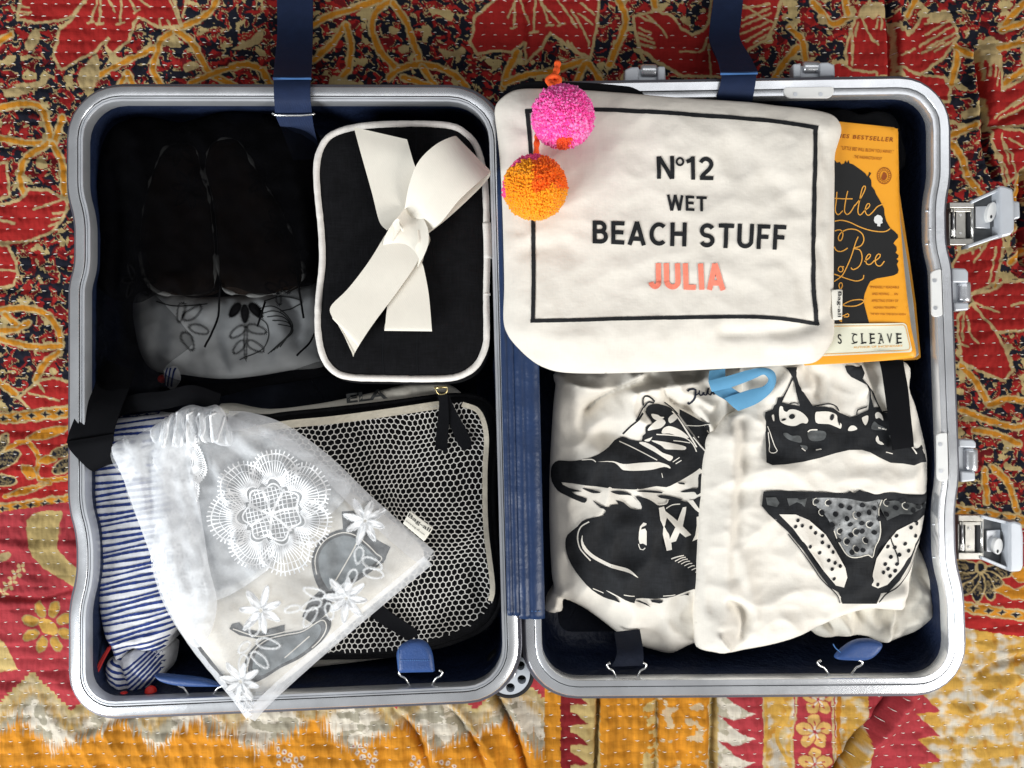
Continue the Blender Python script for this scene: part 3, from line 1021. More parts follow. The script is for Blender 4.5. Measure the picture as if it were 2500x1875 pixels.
flower([(-12, 502), (50, 490), (75, 464), (116, 464), (166, 490), (168, 512), (150, 542), (120, 570), (60, 590), (-12, 592)],
       [[(84, 512), (160, 488)], [(-5, 536), (36, 546)], [(132, 524), (158, 520)], [(128, 536), (158, 530)], [(118, 552), (150, 542)]], sm=0)
flower([(-12, 596), (20, 600), (40, 640), (46, 672), (30, 696), (-12, 704)], [[(-8, 658), (40, 662)]], sm=0)
flower([(45, 970), (95, 932), (130, 922), (190, 938), (190, 990), (70, 1002)], [[(72, 960), (142, 978)], [(95, 935), (108, 956)]], sm=0)
for b in ([(205, 158), (232, 130), (240, 160), (236, 192), (220, 222), (195, 212), (190, 188)], [(70, 108), (92, 72), (104, 90), (90, 120), (72, 128)],
          [(40, 210), (90, 200), (118, 180), (112, 205), (60, 222)], [(450, 160), (480, 152), (484, 168), (456, 178)], [(566, 120), (610, 95), (640, 72), (640, 100), (600, 118)],
          [(972, 115), (995, 110), (998, 126), (978, 128)], [(1072, 118), (1110, 128), (1130, 115), (1135, 135), (1085, 138)], [(812, 186), (870, 200), (880, 216), (808, 214)],
          [(2345, 275), (2378, 268), (2384, 285), (2350, 292)], [(1995, 40), (2010, 36), (2020, 58), (2002, 62)], [(20, 222), (66, 212), (70, 232), (20, 240)]):
    fill(b, CRM * 0.92, smooth=3)


def band(x0, y0, x1, y1, hgt, n, left=True):
    """patterned border: orange strip with cream edges and black diamonds"""
    a = np.array((x0, y0), float); b = np.array((x1, y1), float)
    line([a, b], hgt + 12, CRM); line([a, b], hgt + 2, ORA)
    for k in range(n):
        c = a + (b - a) * (k + 0.5) / n
        fill(np.array([(-15, 0), (0, -9), (15, 0), (0, 9)]) + c, CRM * 0.95)
    for k in range(n):
        c = a + (b - a) * (k + 0.5) / n
        fill(np.array([(-13, 0), (-4, -2.5), (0, -8), (4, -2.5), (13, 0), (4, 2.5), (0, 8), (-4, 2.5)]) + c, BLK)


def lower(xs0, xs1, yA, yB):
    """plain red field of the border"""
    j = (X > xs0) & (X < xs1)
    t = yA + (yB - yA) * (X - xs0) / (xs1 - xs0)
    return j, t


# left border
m = (X < 700) & (WY > 1022 - (X) * 0.10) & (WY < 1250 - X * 0.17)
IMG[m] = RED
for l in ([(6, 1102), (50, 1080), (75, 1085), (96, 1122), (88, 1152), (112, 1172), (200, 1160)], [(70, 1072), (120, 1052), (190, 1040)], [(14, 1212), (60, 1196), (122, 1178)]):
    line(l, 9, ORA, under=CRM, uw=2.5)
for l in ([(70, 1072), (90, 1052), (130, 1042), (168, 1044), (140, 1062), (110, 1072)], [(100, 1120), (120, 1110), (142, 1122), (118, 1132), (96, 1130)],
          [(54, 1135), (80, 1140), (92, 1160), (70, 1170), (58, 1155)], [(20, 1210), (50, 1192), (90, 1186), (120, 1178), (70, 1205)]):
    fill(l, ORA, smooth=3, edge=CRM * 0.9, ew=3)
for cx, cy, rx, ry, ro in ((14, 1122, 40, 18, -0.5), (160, 1100, 36, 13, -0.3), (160, 1136, 34, 15, -0.55), (5, 1172, 34, 14, 0.1), (8, 1082, 26, 12, -1.1)):
    e = ell(cx, cy, rx, ry, ro)
    fill(e, BLK, edge=CRM, ew=4)
    for q in range(60):
        u, v = rnd.uniform(-0.7, 0.7), rnd.uniform(-0.7, 0.7)
        x = cx + rx * u * math.cos(ro) - ry * v * math.sin(ro); y = cy + rx * u * math.sin(ro) + ry * v * math.cos(ro)
        fill(ell(x, y, 1.6, 1.6, 0, 6), CRM * 0.55, soft=2.5)
band(-180, 1040, 230, 1000, 18, 12)
band(-180, 1268, 230, 1212, 18, 12)

# left lower field: rose red with tan scrolls, flowers and a stepped edge
step = np.abs(((WX - 82 + 98) % 196) - 98)
edge_y = 1640 + np.floor(step / 9) * 9 * 0.98
fld = (X < 1330) & (WY > 1250 - X * 0.15)
rose = fld & (WY < edge_y)
IMG[fld] = CRM
PKV = PNK * (1 + 0.12 * perlin(X / 60, Y / 40, 51))[..., None]
IMG[rose] = PKV[rose]
mm = fld & ~rose
t = np.clip((WY - edge_y) / 130, 0, 1)
q = fbm(X / 60, Y / 40, 61, 3)
streak = perlin(X / 5.0, Y / 60, 62) * 0.5 + perlin(X / 2.5, Y / 90, 66) * 0.3
ik = 1752 + 60 * np.abs(((X + 0.25 * (Y - 1750) + 70 + 40 * perlin(X / 200, Y / 300, 70)) % 236) / 118 - 1) * 1.25 + 58 * streak + 18 * q
g = np.clip((WY - ik) / 22 + 0.5, 0, 1)[..., None]
up = np.where((q > 0.02)[..., None], GRY * 0.82, WHT) * (1 + 0.12 * streak[..., None])
up = up * (1 - np.clip(1.0 - t * 2.2, 0, 1)[..., None]) + (TAN * 1.05) * np.clip(1.0 - t * 2.2, 0, 1)[..., None]
yl = (np.exp(-((t - 0.33) / 0.12) ** 2) * np.clip(0.6 + streak, 0, 1))[..., None]
up = up * (1 - yl) + (YEL * 0.8) * yl
dn = ORA * (1 + 0.30 * q + 0.22 * streak + 0.25 * fbm(X / 140, Y / 45, 64, 2))[..., None]
IMG[mm] = (up * (1 - g) + dn * g)[mm]
fill([(75, 1258), (150, 1248), (145, 1290), (152, 1350), (200, 1398), (200, 1440), (150, 1412), (110, 1390), (85, 1360), (66, 1310)], TAN * 1.15, smooth=3)
fill([(78, 1300), (140, 1285), (140, 1310), (100, 1325)], TAN * 0.75, soft=14, smooth=3)
fill([(90, 1362), (130, 1350), (170, 1395), (150, 1405)], TAN * 0.75, soft=14, smooth=3)
fill([(-12, 1552), (14, 1568), (30, 1600), (46, 1634), (-12, 1642)], TAN * 1.3, smooth=0)
for k in range(5):
    c = (8 + k * 11, 1446 - k * 15)
    for a in range(4):
        fill(ell(c[0] + 8 * math.cos(a * 1.57 + 0.6), c[1] + 8 * math.sin(a * 1.57 + 0.6), 6, 4.5, a * 1.57 + 0.6, 10), CRM * 1.05)
fill(ell(8, 1360, 18, 10, -0.5), CRM * 0.8)
for k in range(8):
    a = k * math.pi / 4 + 0.35
    fill(ell(118 + 46 * math.cos(a), 1530 + 46 * math.sin(a), 20, 12, a, 12), YEL * 0.85, edge=TAN, ew=3)
fill(ell(118, 1530, 27, 17, 0.6), YEL * 0.9 + TAN * 0.2)
for cx, cy in ((725, 1862), (905, 1852), (1015, 1868), (690, 1845), (1090, 1872), (880, 1830)):
    for k in range(6):
        a = k * 1.05 + cx
        r = 10 + (k % 2) * 9
        fill(ell(cx + r * math.cos(a), cy + r * math.sin(a), 6.5, 5, a, 9), WHT)
        fill(ell(cx + r * math.cos(a), cy + r * math.sin(a), 2.6, 2.2, a, 8), PNK * 0.8)

# front right: upright strips of flames, blossoms and blotched yellow
yb = 1545 - (2355 - X) * 0.0
fr = ((X >= 1330) & (WY > 1560)) | ((X > 2230) & (WY > 1528 + (X - 2355) * 0.16))
bl = fbm(X / 46, Y / 34, 71, 3); bl2 = fbm(X / 30, Y / 70, 75, 2)
base = np.where((bl > -0.12)[..., None], YEL * 0.95, WHT * 0.88)
mid = np.clip(1 - np.abs(bl + 0.12) / 0.18, 0, 1)[..., None]
base = base * (1 - mid) + (YEL * 0.45 + WHT * 0.5) * mid
dk = np.clip((bl2 - 0.2) / 0.2, 0, 1)[..., None] * 0.6
base = base * (1 - dk) + np.where((bl > 0)[..., None], ORA * 0.75, TAN * 1.1) * dk
base = base * (1 + 0.16 * fbm(X / 70, Y / 50, 79, 2))[..., None]
IMG[fr] = base[fr]


def strip(x0, x1, fn, y0=1600, y1=1960):
    k = (WX > x0) & (WX < x1) & (Y > y0) & (Y < y1)
    IMG[k] = fn[k] if getattr(fn, 'ndim', 1) == 3 else fn


OV = ORA * (0.92 + 0.35 * fbm(X / 12, Y / 90, 81, 2) + 0.25 * fbm(X / 60, Y / 40, 82, 2))[..., None]
strip(1330, 1372, OV * 0.9)
tan = TAN * (1 + 0.15 * fbm(X / 40, Y / 60, 83, 2))[..., None]
strip(1372, 1464, tan * 1.05)
strip(1368, 1392, DRED * 1.15)
for k in range(7):
    y = 1702 + k * 48
    fill([(1378, y - 16), (1410, y - 6), (1436, y + 12), (1400, y + 18), (1378, y + 26)], DRED * 1.35)
strip(1464, 1585, OV)
strip(1590, 1604, tan * 1.1); strip(1568, 1600, np.where((bl > 0.05)[..., None], OV * 0.9, tan * 1.3))
strip(1606, 1730, np.where((bl > 0.16)[..., None], base * 0.5 + 0.45 * WHT, OV * 1.05))
strip(1732, 1755, tan * 1.2); strip(1752, 1862, np.where((bl > 0.1)[..., None], GRY * np.ones_like(base), WHT * np.ones_like(base)))
for k in range(6):
    y = 1700 + k * 62
    fill([(1862, y - 28), (1862, y + 44), (1830, y + 36), (1790, y + 16), (1752, y - 18), (1790, y - 6)], PNK)
strip(1862, 1868, CRM)
strip(1938, 2036, PKV)
for cx, cy, s in ((1985, 1784, 1.0), (1988, 1864, 0.95), (1996, 1706, 0.9), (1984, 1930, 1)):
    for k in range(5):
        a = k * 1.257 - 1.57
        fill(ell(cx + 24 * s * math.cos(a), cy + 24 * s * math.sin(a), 21 * s, 17 * s, a, 14), YEL * 0.95 + WHT * 0.12, edge=PNK * 0.9, ew=2.5)
    for k in range(5):
        a = k * 1.257 - 1.57
        line([(cx, cy), (cx + 26 * s * math.cos(a), cy + 26 * s * math.sin(a))], 4, PNK)
        line([(cx + 6 * math.cos(a), cy + 6 * math.sin(a)), (cx + 16 * s * math.cos(a), cy + 16 * s * math.sin(a))], 4.5, WHT)
line([(1938, 1640), (1944, 1720), (1934, 1800), (1940, 1900)], 5, CRM); line([(2034, 1640), (2030, 1740), (2036, 1900)], 5, CRM)
line([(1890, 1690), (1925, 1740), (1900, 1800), (1930, 1870)], 10, YEL); line([(1868, 1690), (1872, 1760), (1864, 1830)], 9, YEL)
line([(2046, 1690), (2044, 1790), (2050, 1900)], 12, ORA * 0.85)
strip(2118, 2196, PKV)
for k in range(6):
    y = 1684 + k * 60
    fill([(2190, y), (2196, y - 36), (2250, y + 10), (2294, y + 51), (2240, y + 58), (2190, y + 62)], PNK)
# right border
m = (X > 2200) & (X < 2900) & (WY > 1262 + (X - 2335) * 0.16) & (WY < 1532 + (X - 2355) * 0.16)
IMG[m] = RED
for k in range(7):
    a = 0.15 + k * 0.52
    fill(ell(2392 + 42 * math.cos(a), 1388 + 46 * math.sin(a), 36, 15, a, 16), BLK, edge=CRM, ew=3.5)
    for q_ in range(50):
        r_ = rnd.uniform(34, 66); b_ = a + rnd.uniform(-0.2, 0.2)
        fill(ell(2392 + r_ * math.cos(b_), 1388 + r_ * math.sin(b_), 1.5, 1.5, 0, 6), CRM * 0.6, soft=2.5)
fill(ell(2392, 1384, 15, 16), CRM); fill(ell(2392, 1384, 8, 10), BLK)
fill([(2420, 1440), (2450, 1425), (2480, 1440), (2520, 1425), (2520, 1465), (2470, 1462)], ORA, edge=CRM, ew=3)
fill([(2465, 1400), (2490, 1385), (2520, 1380), (2520, 1425), (2485, 1420)], ORA, edge=CRM, ew=3)
band(2320, 1243, 2640, 1294, 17, 9)
band(2320, 1475, 2640, 1526, 18, 9)

# heights: soft hills, rows of puckers between the stitched rows, folds
ROW = 29.0


def rowshift(x, y):
    return 7 * perlin(x / 330, y / 260, 91) + 3.0 * perlin(x / 90, y / 200, 92) - 0.045 * (x - 1250) * np.where(x > 2250, -1.2, 0.35)


FOLD = [
    ([(2186, 1690), (2135, 1760), (2090, 1812), (2035, 1890)], 12, -0.020), ([(2215, 1690), (2165, 1765), (2118, 1815), (2065, 1890)], 26, 0.014),
    ([(1462, 1700), (1458, 1790), (1452, 1900)], 6, -0.010), ([(1480, 1700), (1474, 1900)], 16, 0.005), ([(1432, 1700), (1425, 1900)], 16, 0.004),
    ([(1212, 1700), (1262, 1800), (1290, 1900)], 12, -0.011), ([(1235, 1700), (1285, 1800), (1318, 1900)], 18, 0.009), ([(1110, 1720), (1180, 1810), (1230, 1900)], 12, 0.006),
    ([(1085, 1720), (1150, 1800), (1200, 1900)], 9, -0.005), ([(1745, 1690), (1738, 1780), (1742, 1900)], 12, -0.010), ([(1720, 1690), (1712, 1900)], 14, 0.004),
    ([(1605, 1690), (1598, 1900)], 8, -0.005), ([(1640, 1690), (1630, 1900)], 16, 0.005),
    ([(2378, 130), (2394, 230), (2398, 330), (2428, 430)], 7, -0.010), ([(2365, 130), (2376, 230), (2380, 320)], 15, 0.005), ([(2412, 150), (2420, 230), (2420, 320)], 20, 0.007),
    ([(2166, -10), (2175, 100), (2180, 190)], 9, -0.010), ([(2195, -10), (2200, 190)], 16, 0.004), ([(2400, 318), (2450, 290), (2510, 260)], 10, -0.006),
    ([(2500, 420), (2492, 540), (2500, 640)], 8, -0.010), ([(0, 1330), (90, 1345), (170, 1330)], 16, 0.004), ([(0, 1455), (90, 1462), (170, 1440)], 9, -0.005),
    ([(0, 1690), (120, 1660), (190, 1690)], 18, 0.004), ([(2390, 1640), (2440, 1615), (2510, 1600)], 9, -0.006), ([(2360, 1740), (2420, 1690), (2510, 1640)], 16, 0.005),
    ([(400, 1800), (520, 1790), (640, 1815)], 16, 0.004), ([(200, 1790), (320, 1740), (420, 1730)], 10, -0.005), ([(1285, -10), (1284, 160)], 6, -0.004), ([(1020, -10), (1100, 80), (1160, 190)], 20, 0.004),
    ([(960, 1730), (1020, 1800), (1060, 1900)], 10, -0.006), ([(985, 1730), (1045, 1800), (1090, 1900)], 14, 0.005),
]


def bedz(x, y):
    z = 0.0035 * perlin(x / 210, y / 190, 95) + 0.0016 * perlin(x / 80, y / 60, 96)
    fr_ = np.clip((y - 1640) / 90, 0, 1)
    z = z + fr_ * (0.006 * (0.5 - np.abs(perlin(x / 75 - y / 260, y / 230, 101))) + 0.003 * (0.4 - np.abs(perlin(x / 38 - y / 120, y / 120, 103))))
    sd_ = np.clip((x - 2300) / 60, 0, 1) + np.clip((150 - x) / 60, 0, 1)
    z = z + np.clip(sd_, 0, 1) * (1 - fr_) * 0.004 * (0.4 - np.abs(perlin(x / 130, y / 60, 105)))
    ph = (y + rowshift(x, y)) / ROW
    amp = 0.0011 * (1 + 0.7 * perlin(x / 40, y / 40, 97))
    z = z + amp * np.abs(np.sin(np.pi * ph)) + 0.0005 * perlin(x / 11, y / 15, 98)
    for pts, wd, am in FOLD:
        p = cr(pts, 3) if len(pts) > 2 else np.asarray(pts, float)
        k = (x > p[:, 0].min() - 3 * wd) & (x < p[:, 0].max() + 3 * wd) & (y > p[:, 1].min() - 3 * wd) & (y < p[:, 1].max() + 3 * wd)
        if k.any():
            z[k] += am * np.exp(-(pdist(x[k], y[k], p) / wd) ** 2)
    return z


Zb = np.zeros(X.shape)
inner = shrink(LB, 48); inner2 = shrink(RB, 48)
keep_v = ~(pip(X, Y, inner[::6]) | pip(X, Y, inner2[::6]) | ((X > 1150) & (X < 1350) & (Y > 300) & (Y < 1560)))
Zb[keep_v] = bedz(X[keep_v], Y[keep_v])
XYZ = np.stack([(X - 1250) * S0 * HC / D0, (937.5 - Y) * S0 * HC / D0, Zb], -1)
h_, w_ = X.shape
idx = np.arange(h_ * w_).reshape(h_, w_)
quads = np.stack([idx[:-1, :-1], idx[1:, :-1], idx[1:, 1:], idx[:-1, 1:]], -1).reshape(-1, 4)
kq = keep_v.ravel()[quads].any(1)
quads = quads[kq]
used = np.unique(quads)
remap = np.full(h_ * w_, -1); remap[used] = np.arange(len(used))
bed = mesh_obj('bedspread', XYZ.reshape(-1, 3)[used], remap[quads], M['quilt'])
ca = bed.data.attributes.new('print', 'FLOAT_COLOR', 'POINT')
cd = np.ones((len(used), 4)); cd[:, :3] = IMG.reshape(-1, 3)[used]
ca.data.foreach_set('color', cd.astype(np.float32).ravel())
tag(bed, 'patterned red, black and orange quilted bedspread under the suitcase', 'bedspread', kind='structure')

# running stitches
mb = MB()
st = []
for r in range(-2, int(1960 / ROW) + 4):
    x = -60 + rnd.uniform(0, 30)
    while x < 2560:
        if rnd.random() > 0.05:
            st.append((x, r * ROW, rnd.uniform(7, 11), rnd.uniform(-0.18, 0.18)))
        x += rnd.uniform(25, 33)
st = np.array(st)
sy = st[:, 1].copy()
for _ in range(2):
    sy = st[:, 1] - rowshift(st[:, 0], sy)
ks = ~(pip(st[:, 0], sy, shrink(LB, 30)[::3]) | pip(st[:, 0], sy, shrink(RB, 30)[::3]))
st = st[ks]; sy = sy[ks]
xs = st[:, :1] + st[:, 2:3] * np.array([[-0.5, 0, 0.5]])
ys = sy[:, None] + (xs - st[:, :1]) * np.tan(st[:, 3:4])
zs = bedz(xs.ravel(), ys.ravel()).reshape(xs.shape) + np.array([[-0.0001, 0.0007, -0.0001]])
kk = S0 * HC / D0
for i in range(len(st)):
    mb.tube(np.stack([(xs[i] - 1250) * kk, (937.5 - ys[i]) * kk, zs[i]], -1), [0.0002, 0.00052, 0.0002], 4, caps=False)
mb.build('running_stitches', M['stitch'], bed, kind='stuff')
del X, Y, WX, WY, IMG, PKV, OV, base, up, dn, tan, n1, n2, n3, bl, bl2, streak, q, ik, g, t, XYZ, quads

# ------------------------------------------------------------------ suitcase
case = thing('suitcase', 'open silver-rimmed hard suitcase lying on the patterned bedspread', 'suitcase', (0, 0, 0.0))


def world_outline(px, zf):
    return P(px[:, 0], px[:, 1], zf(px[:, 0], px[:, 1]))


def inward(w):
    t = np.roll(w, -1, 0)[:, :2] - np.roll(w, 1, 0)[:, :2]
    n = np.stack([-t[:, 1], t[:, 0]], -1); n /= np.linalg.norm(n, axis=1)[:, None]
    a = np.sum(w[:, 0] * np.roll(w[:, 1], -1) - np.roll(w[:, 0], -1) * w[:, 1])
    return n if a > 0 else -n


def sweep(name, w, prof, mt, parent, cap=False, label=None, hard=True):
    """carry a profile of (inward mm, up mm) round an outline"""
    n = inward(w)
    m, k = len(w), len(prof)
    v = np.empty((k, m, 3))
    for j, (a, dz) in enumerate(prof):
        v[j, :, :2] = w[:, :2] + n * a / 1000.0
        v[j, :, 2] = w[:, 2] + (dz / 1000.0 if not callable(dz) else dz(w[:, 2]))
    f = []
    for j in range(k - 1):
        for i in range(m):
            l = (i + 1) % m
            f.append((j * m + i, j * m + l, (j + 1) * m + l, (j + 1) * m + i))
    if cap:
        f.append(tuple((k - 1) * m + i for i in range(m)))
    o = mesh_obj(name, v.reshape(-1, 3), f, mt, parent, True, label)
    bm = bmesh.new(); bm.from_mesh(o.data)
    bmesh.ops.recalc_face_normals(bm, faces=bm.faces)
    if hard:
        bmesh.ops.split_edges(bm, edges=[q for q in bm.edges if len(q.link_faces) == 2 and q.calc_face_angle(0) > 0.7])
    bm.to_mesh(o.data); bm.free()
    return o


def flip_up(o, up=True):
    return o


WL, WR = world_outline(LEFT, zl), world_outline(RIGHT, zr)
floor_of = lambda d: (lambda z: d - z)
for w, prof, glab in ((WL, [(0.0, -9), (0.0, -2.2), (0.8, -0.4), (1.6, 0.2), (8.6, 0.6), (8.9, 0.2)], 'l'), (WR, [(0.0, -9), (0.0, -2.0), (0.5, -1.2), (1.4, 0.4), (8.4, 0.5), (8.7, 0.1)], 'r')):
    sh = sweep('shell', w, [(1.5, -4), (-2.6, -4.4), (-3.4, -6), (-3.2, floor_of(0.07)), (0, floor_of(0.03)), (9, floor_of(0.006)), (22, floor_of(0.0))], M['shell'], case)
    ri = sweep('rim_frame', w, prof, M['alu'], sh, label='smooth outer track of the silver rim')
    if glab == 'l':
        sweep('rim_gasket', w, [(8.7, 0.0), (8.9, -1.3), (10.2, -1.3), (10.4, -0.3)], M['groove'], sh)
        sweep('rim_track', w, [(9.5, -1.5), (9.7, 0.1), (10.9, 0.1), (11.0, -1.0), (11.4, -1.0), (11.6, 0.0), (13.4, 0.0), (13.8, -0.6), (13.9, -12)], M['alu_dull'], sh)
    else:
        sweep('rim_gasket', w, [(8.5, 0.0), (8.7, -1.0), (9.6, -1.0), (9.8, 0.0)], M['groove'], sh)
        sweep('rim_track', w, [(9.4, -1.2), (9.5, 0.4), (9.9, 0.6), (14.6, 0.5), (15.2, -0.3), (15.3, -12)], M['alu'], sh)
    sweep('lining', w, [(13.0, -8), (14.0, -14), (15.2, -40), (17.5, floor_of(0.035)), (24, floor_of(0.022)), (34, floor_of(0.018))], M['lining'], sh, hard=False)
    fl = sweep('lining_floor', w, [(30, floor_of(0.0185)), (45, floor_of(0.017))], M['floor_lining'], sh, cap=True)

# hinge cover: two soft blue strips along the spine
cov = None
for (xa, xb, ya, yb, bulge, off) in ((1224, 1259, 300, 1499, 0.003, 0.0035), (1253, 1316, 300, 1506, 0.0035, 0.0045)):
    rows = 90; cols = 12
    v = []
    for i in range(rows + 1):
        py = ya + (yb - ya) * i / rows
        sh_ = 14 * (py - 900) / 600
        for j in range(cols + 1):
            t = j / cols
            px = xa + (xb - xa) * t + sh_ * (1 if py > 900 else 1.0)
            zz = float(zl(1250, py)) * (1 - (px - 1224) / 92) + 0.10 * (px - 1224) / 92
            e = min(t, 1 - t) * 4
            q = P(px, py, zz)
            v.append((q[0], q[1], zz + off + bulge * (min(1, e) ** 0.5) - 0.0015 * math.exp(-((t - 0.42) / 0.08) ** 2) + 0.0006 * math.sin(py / 23) * math.sin(py / 61)))
    n0 = len(v)
    v += [(a, b, c - 0.004) for a, b, c in v]
    f = []
    for i in range(rows):
        for j in range(cols):
            a = i * (cols + 1) + j
            f.append((a, a + cols + 1, a + cols + 2, a + 1))
            f.append((a + n0 + 1, a + n0 + cols + 2, a + n0 + cols + 1, a + n0))
    for i in range(rows):
        a = i * (cols + 1); b = a + cols + 1
        f.append((a, a + n0, b + n0, b)); f.append((a + cols, b + cols, b + cols + n0, a + cols + n0))
    for j in range(cols):
        a = rows * (cols + 1) + j
        f.append((a, a + n0, a + n0 + 1, a + 1)); f.append((j, j + 1, j + 1 + n0, j + n0))
    o = fix_normals(mesh_obj('hinge_cover', v, f, M['hinge'], case))
    cov = o
    # stitched end
    mb = MB()
    for k in range(6):
        x0 = xa + 14 + (xb - xa - 8) * (k + 0.2) / 6; x1 = xa + 14 + (xb - xa - 8) * (k + 0.75) / 6
        mb.tube(P(np.array([x0, x1]), np.array([yb - 14, yb - 14.0]), 0.1085 if xa < 1240 else 0.1085), 0.0004, 4)
    mb.build('seam', M['strap_edge'], o)

# wheel at the foot of the spine
wz = 0.072
wheel_c = (1243, 1645)
wroot = slab('wheel', ell(*wheel_c, 62, 62, 0, 48), wz - 0.016, wz, M['tyre'], case, holes=[ell(*wheel_c, 50, 50, 0, 40)], bevel=0.002)
hub = slab('hub', ell(*wheel_c, 51, 51, 0, 48), wz - 0.010, wz + 0.0012, M['latch'], wroot,
           holes=[ell(wheel_c[0] + 34 * math.cos(a), wheel_c[1] + 34 * math.sin(a), 11, 11, 0, 20) for a in [-0.62 + k * 1.05 for k in range(6)]])
slab('axle', ell(*wheel_c, 16, 16, 0, 24), wz - 0.008, wz + 0.003, M['alu_dull'], wroot, bevel=0.001)
slab('wheel_well', ell(*wheel_c, 49, 49, 0, 32), wz - 0.014, wz - 0.011, M['tyre'], wroot)


# latches standing open on the right side
def latch(tray, frame, endblk, tab, oval, z, parent):
    root = slab('latch', frame, z - 0.012, z - 0.006, M['nickel'], parent, bevel=0.0006)
    fx0, fy0 = np.min(frame, 0); fx1, fy1 = np.max(frame, 0)
    w, h = fx1 - fx0, fy1 - fy0
    slab('hinge_leaf', rect(fx0 + 2, fy0, fx1, fy0 + h * 0.13), z - 0.006, z + 0.001, M['nickel'], root, bevel=0.0005)
    slab('hinge_leaf', rect(fx0 + 2, fy1 - h * 0.15, fx1 - 2, fy1), z - 0.006, z + 0.001, M['nickel'], root, bevel=0.0005)
    slab('hinge_leaf', rect(fx0 + 5, fy0 + h * 0.15, fx0 + w * 0.9, fy0 + h * 0.22), z - 0.005, z - 0.001, M['nickel'], root, bevel=0.0004)
    slab('spring_plate', rect(fx0 + w * 0.28, fy0 + h * 0.2, fx0 + w * 0.66, fy1 - h * 0.16), z - 0.004, z - 0.002, M['nickel'], root, bevel=0.0005)
    slab('gap', rect(fx0 + w * 0.7, fy0 + h * 0.18, fx0 + w * 0.86, fy1 - h * 0.16), z - 0.0058, z - 0.005, M['groove'], root)
    slab('gap', rect(fx0 + w * 0.1, fy0 + h * 0.18, fx0 + w * 0.26, fy1 - h * 0.16), z - 0.0058, z - 0.005, M['groove'], root)
    for xx in (fx0 + w * 0.17, fx0 + w * 0.9):
        mb = MB(); mb.tube(P(np.array([xx, xx + 1]), np.array([fy0 + h * 0.12, fy1 - h * 0.12]), z - 0.0015), 0.0011, 8); mb.build('pin', M['steel'], root)
    mb = MB()
    for k in range(5):
        yy = fy1 - h * 0.34 + k * 3.2
        mb.tube(P(ell(fx0 + w * 0.17, yy, 5.5, 1.2, 0, 10)[:, 0], ell(fx0 + w * 0.17, yy, 5.5, 1.2, 0, 10)[:, 1], z - 0.0008), 0.0004, 5, closed=True)
    mb.build('spring', M['steel'], root)
    for yy in (0.3, 0.72):
        slab('rivet', ell(fx0 + w * 0.46, fy0 + h * yy, 3.2, 3.2, 0, 12), z - 0.002, z - 0.0012, M['steel'], root)
    # tray with raised side walls
    tr = slab('handle_tray', tray, z - 0.012, z - 0.007, M['shaded_metal'], root)
    A, B, Cc, D = [np.array(p, float) for p in tray]
    for p0, p1, th in ((A, B, 9), (D, Cc, -9)):
        d = np.array([0, th], float)
        slab('side_wall', [p0, p1, p1 + d, p0 + d], z - 0.010, z + 0.003, M['latch'], tr, bevel=0.0008)
    mid = (A + B + Cc + D) / 4
    wv = (B + Cc) / 2 - (A + D) / 2
    slab('lever_plate', [mid + (-24, -28), mid + (10, -30), mid + (12, 26), mid + (-24, 24)], z - 0.007, z - 0.0045, M['alu_dull'], tr, bevel=0.0005)
    slab('lever_plate', [mid + (12, -24), mid + (30, -22), mid + (30, 20), mid + (12, 22)], z - 0.007, z - 0.004, M['shaded_metal'], tr, bevel=0.0005)
    slab('slot', [mid + (22, -14), mid + (29, -14), mid + (29, 14), mid + (22, 14)], z - 0.004, z - 0.0032, M['groove'], tr)
    slab('button', ell(*oval[:4], oval[4], 24), z - 0.005, z + 0.0005, M['white_plastic'], tr, bevel=0.0005)
    slab('keyhole', ell(oval[0] - 2, oval[1] + 12, 2.6, 4.4, 0.1, 10), z + 0.0004, z + 0.0007, M['groove'], tr)
    e = slab('end_block', endblk, z - 0.012, z + 0.006, M['latch'], root, bevel=0.002)
    if tab is not None:
        slab('thumb_tab', tab, z - 0.010, z + 0.002, M['latch'], e, bevel=0.0015)
    return root


latch([(2372, 489), (2444, 456), (2444, 578), (2364, 606)], rect(2317, 494, 2378, 598), [(2441, 452), (2452, 453), (2474, 460), (2478, 500), (2478, 562), (2468, 574), (2456, 577), (2442, 580)],
      [(2473, 489), (2490, 492), (2492, 532), (2473, 537)], (2422, 517, 11, 25, 0.22), 0.088, case)
latch([(2398, 1257), (2468, 1274), (2468, 1396), (2396, 1366)], rect(2338, 1258, 2402, 1366), [(2464, 1274), (2478, 1272), (2496, 1278), (2500, 1310), (2500, 1380), (2494, 1396), (2464, 1397)],
      None, (2438, 1334, 11, 20, 0.1), 0.088, case)


def catch(box, vert, z, parent, blocks, roller):
    root = slab('catch', box, z - 0.02, z - 0.006, M['latch'], parent, bevel=0.001)
    for b in blocks:
        slab('catch_block', b, z - 0.012, z, M['latch'], root, bevel=0.0014)
    x0, y0, x1, y1 = roller
    mb = MB()
    zc = z - 0.008
    if vert:
        c = np.linspace(y0, y1, 8); r = (x1 - x0) / 2 * S0 * 0.98
        mb.tube(P(np.full(8, (x0 + x1) / 2), c, zc), r * np.array([0.9, 1, 1, 1, 1, 1, 1, 0.9]), 20)
    else:
        c = np.linspace(x0, x1, 8); r = (y1 - y0) / 2 * S0 * 0.98
        mb.tube(P(c, np.full(8, (y0 + y1) / 2), zc), r * np.array([0.9, 1, 1, 1, 1, 1, 1, 0.9]), 20)
    mb.build('roller', M['alu'], root)
    return root


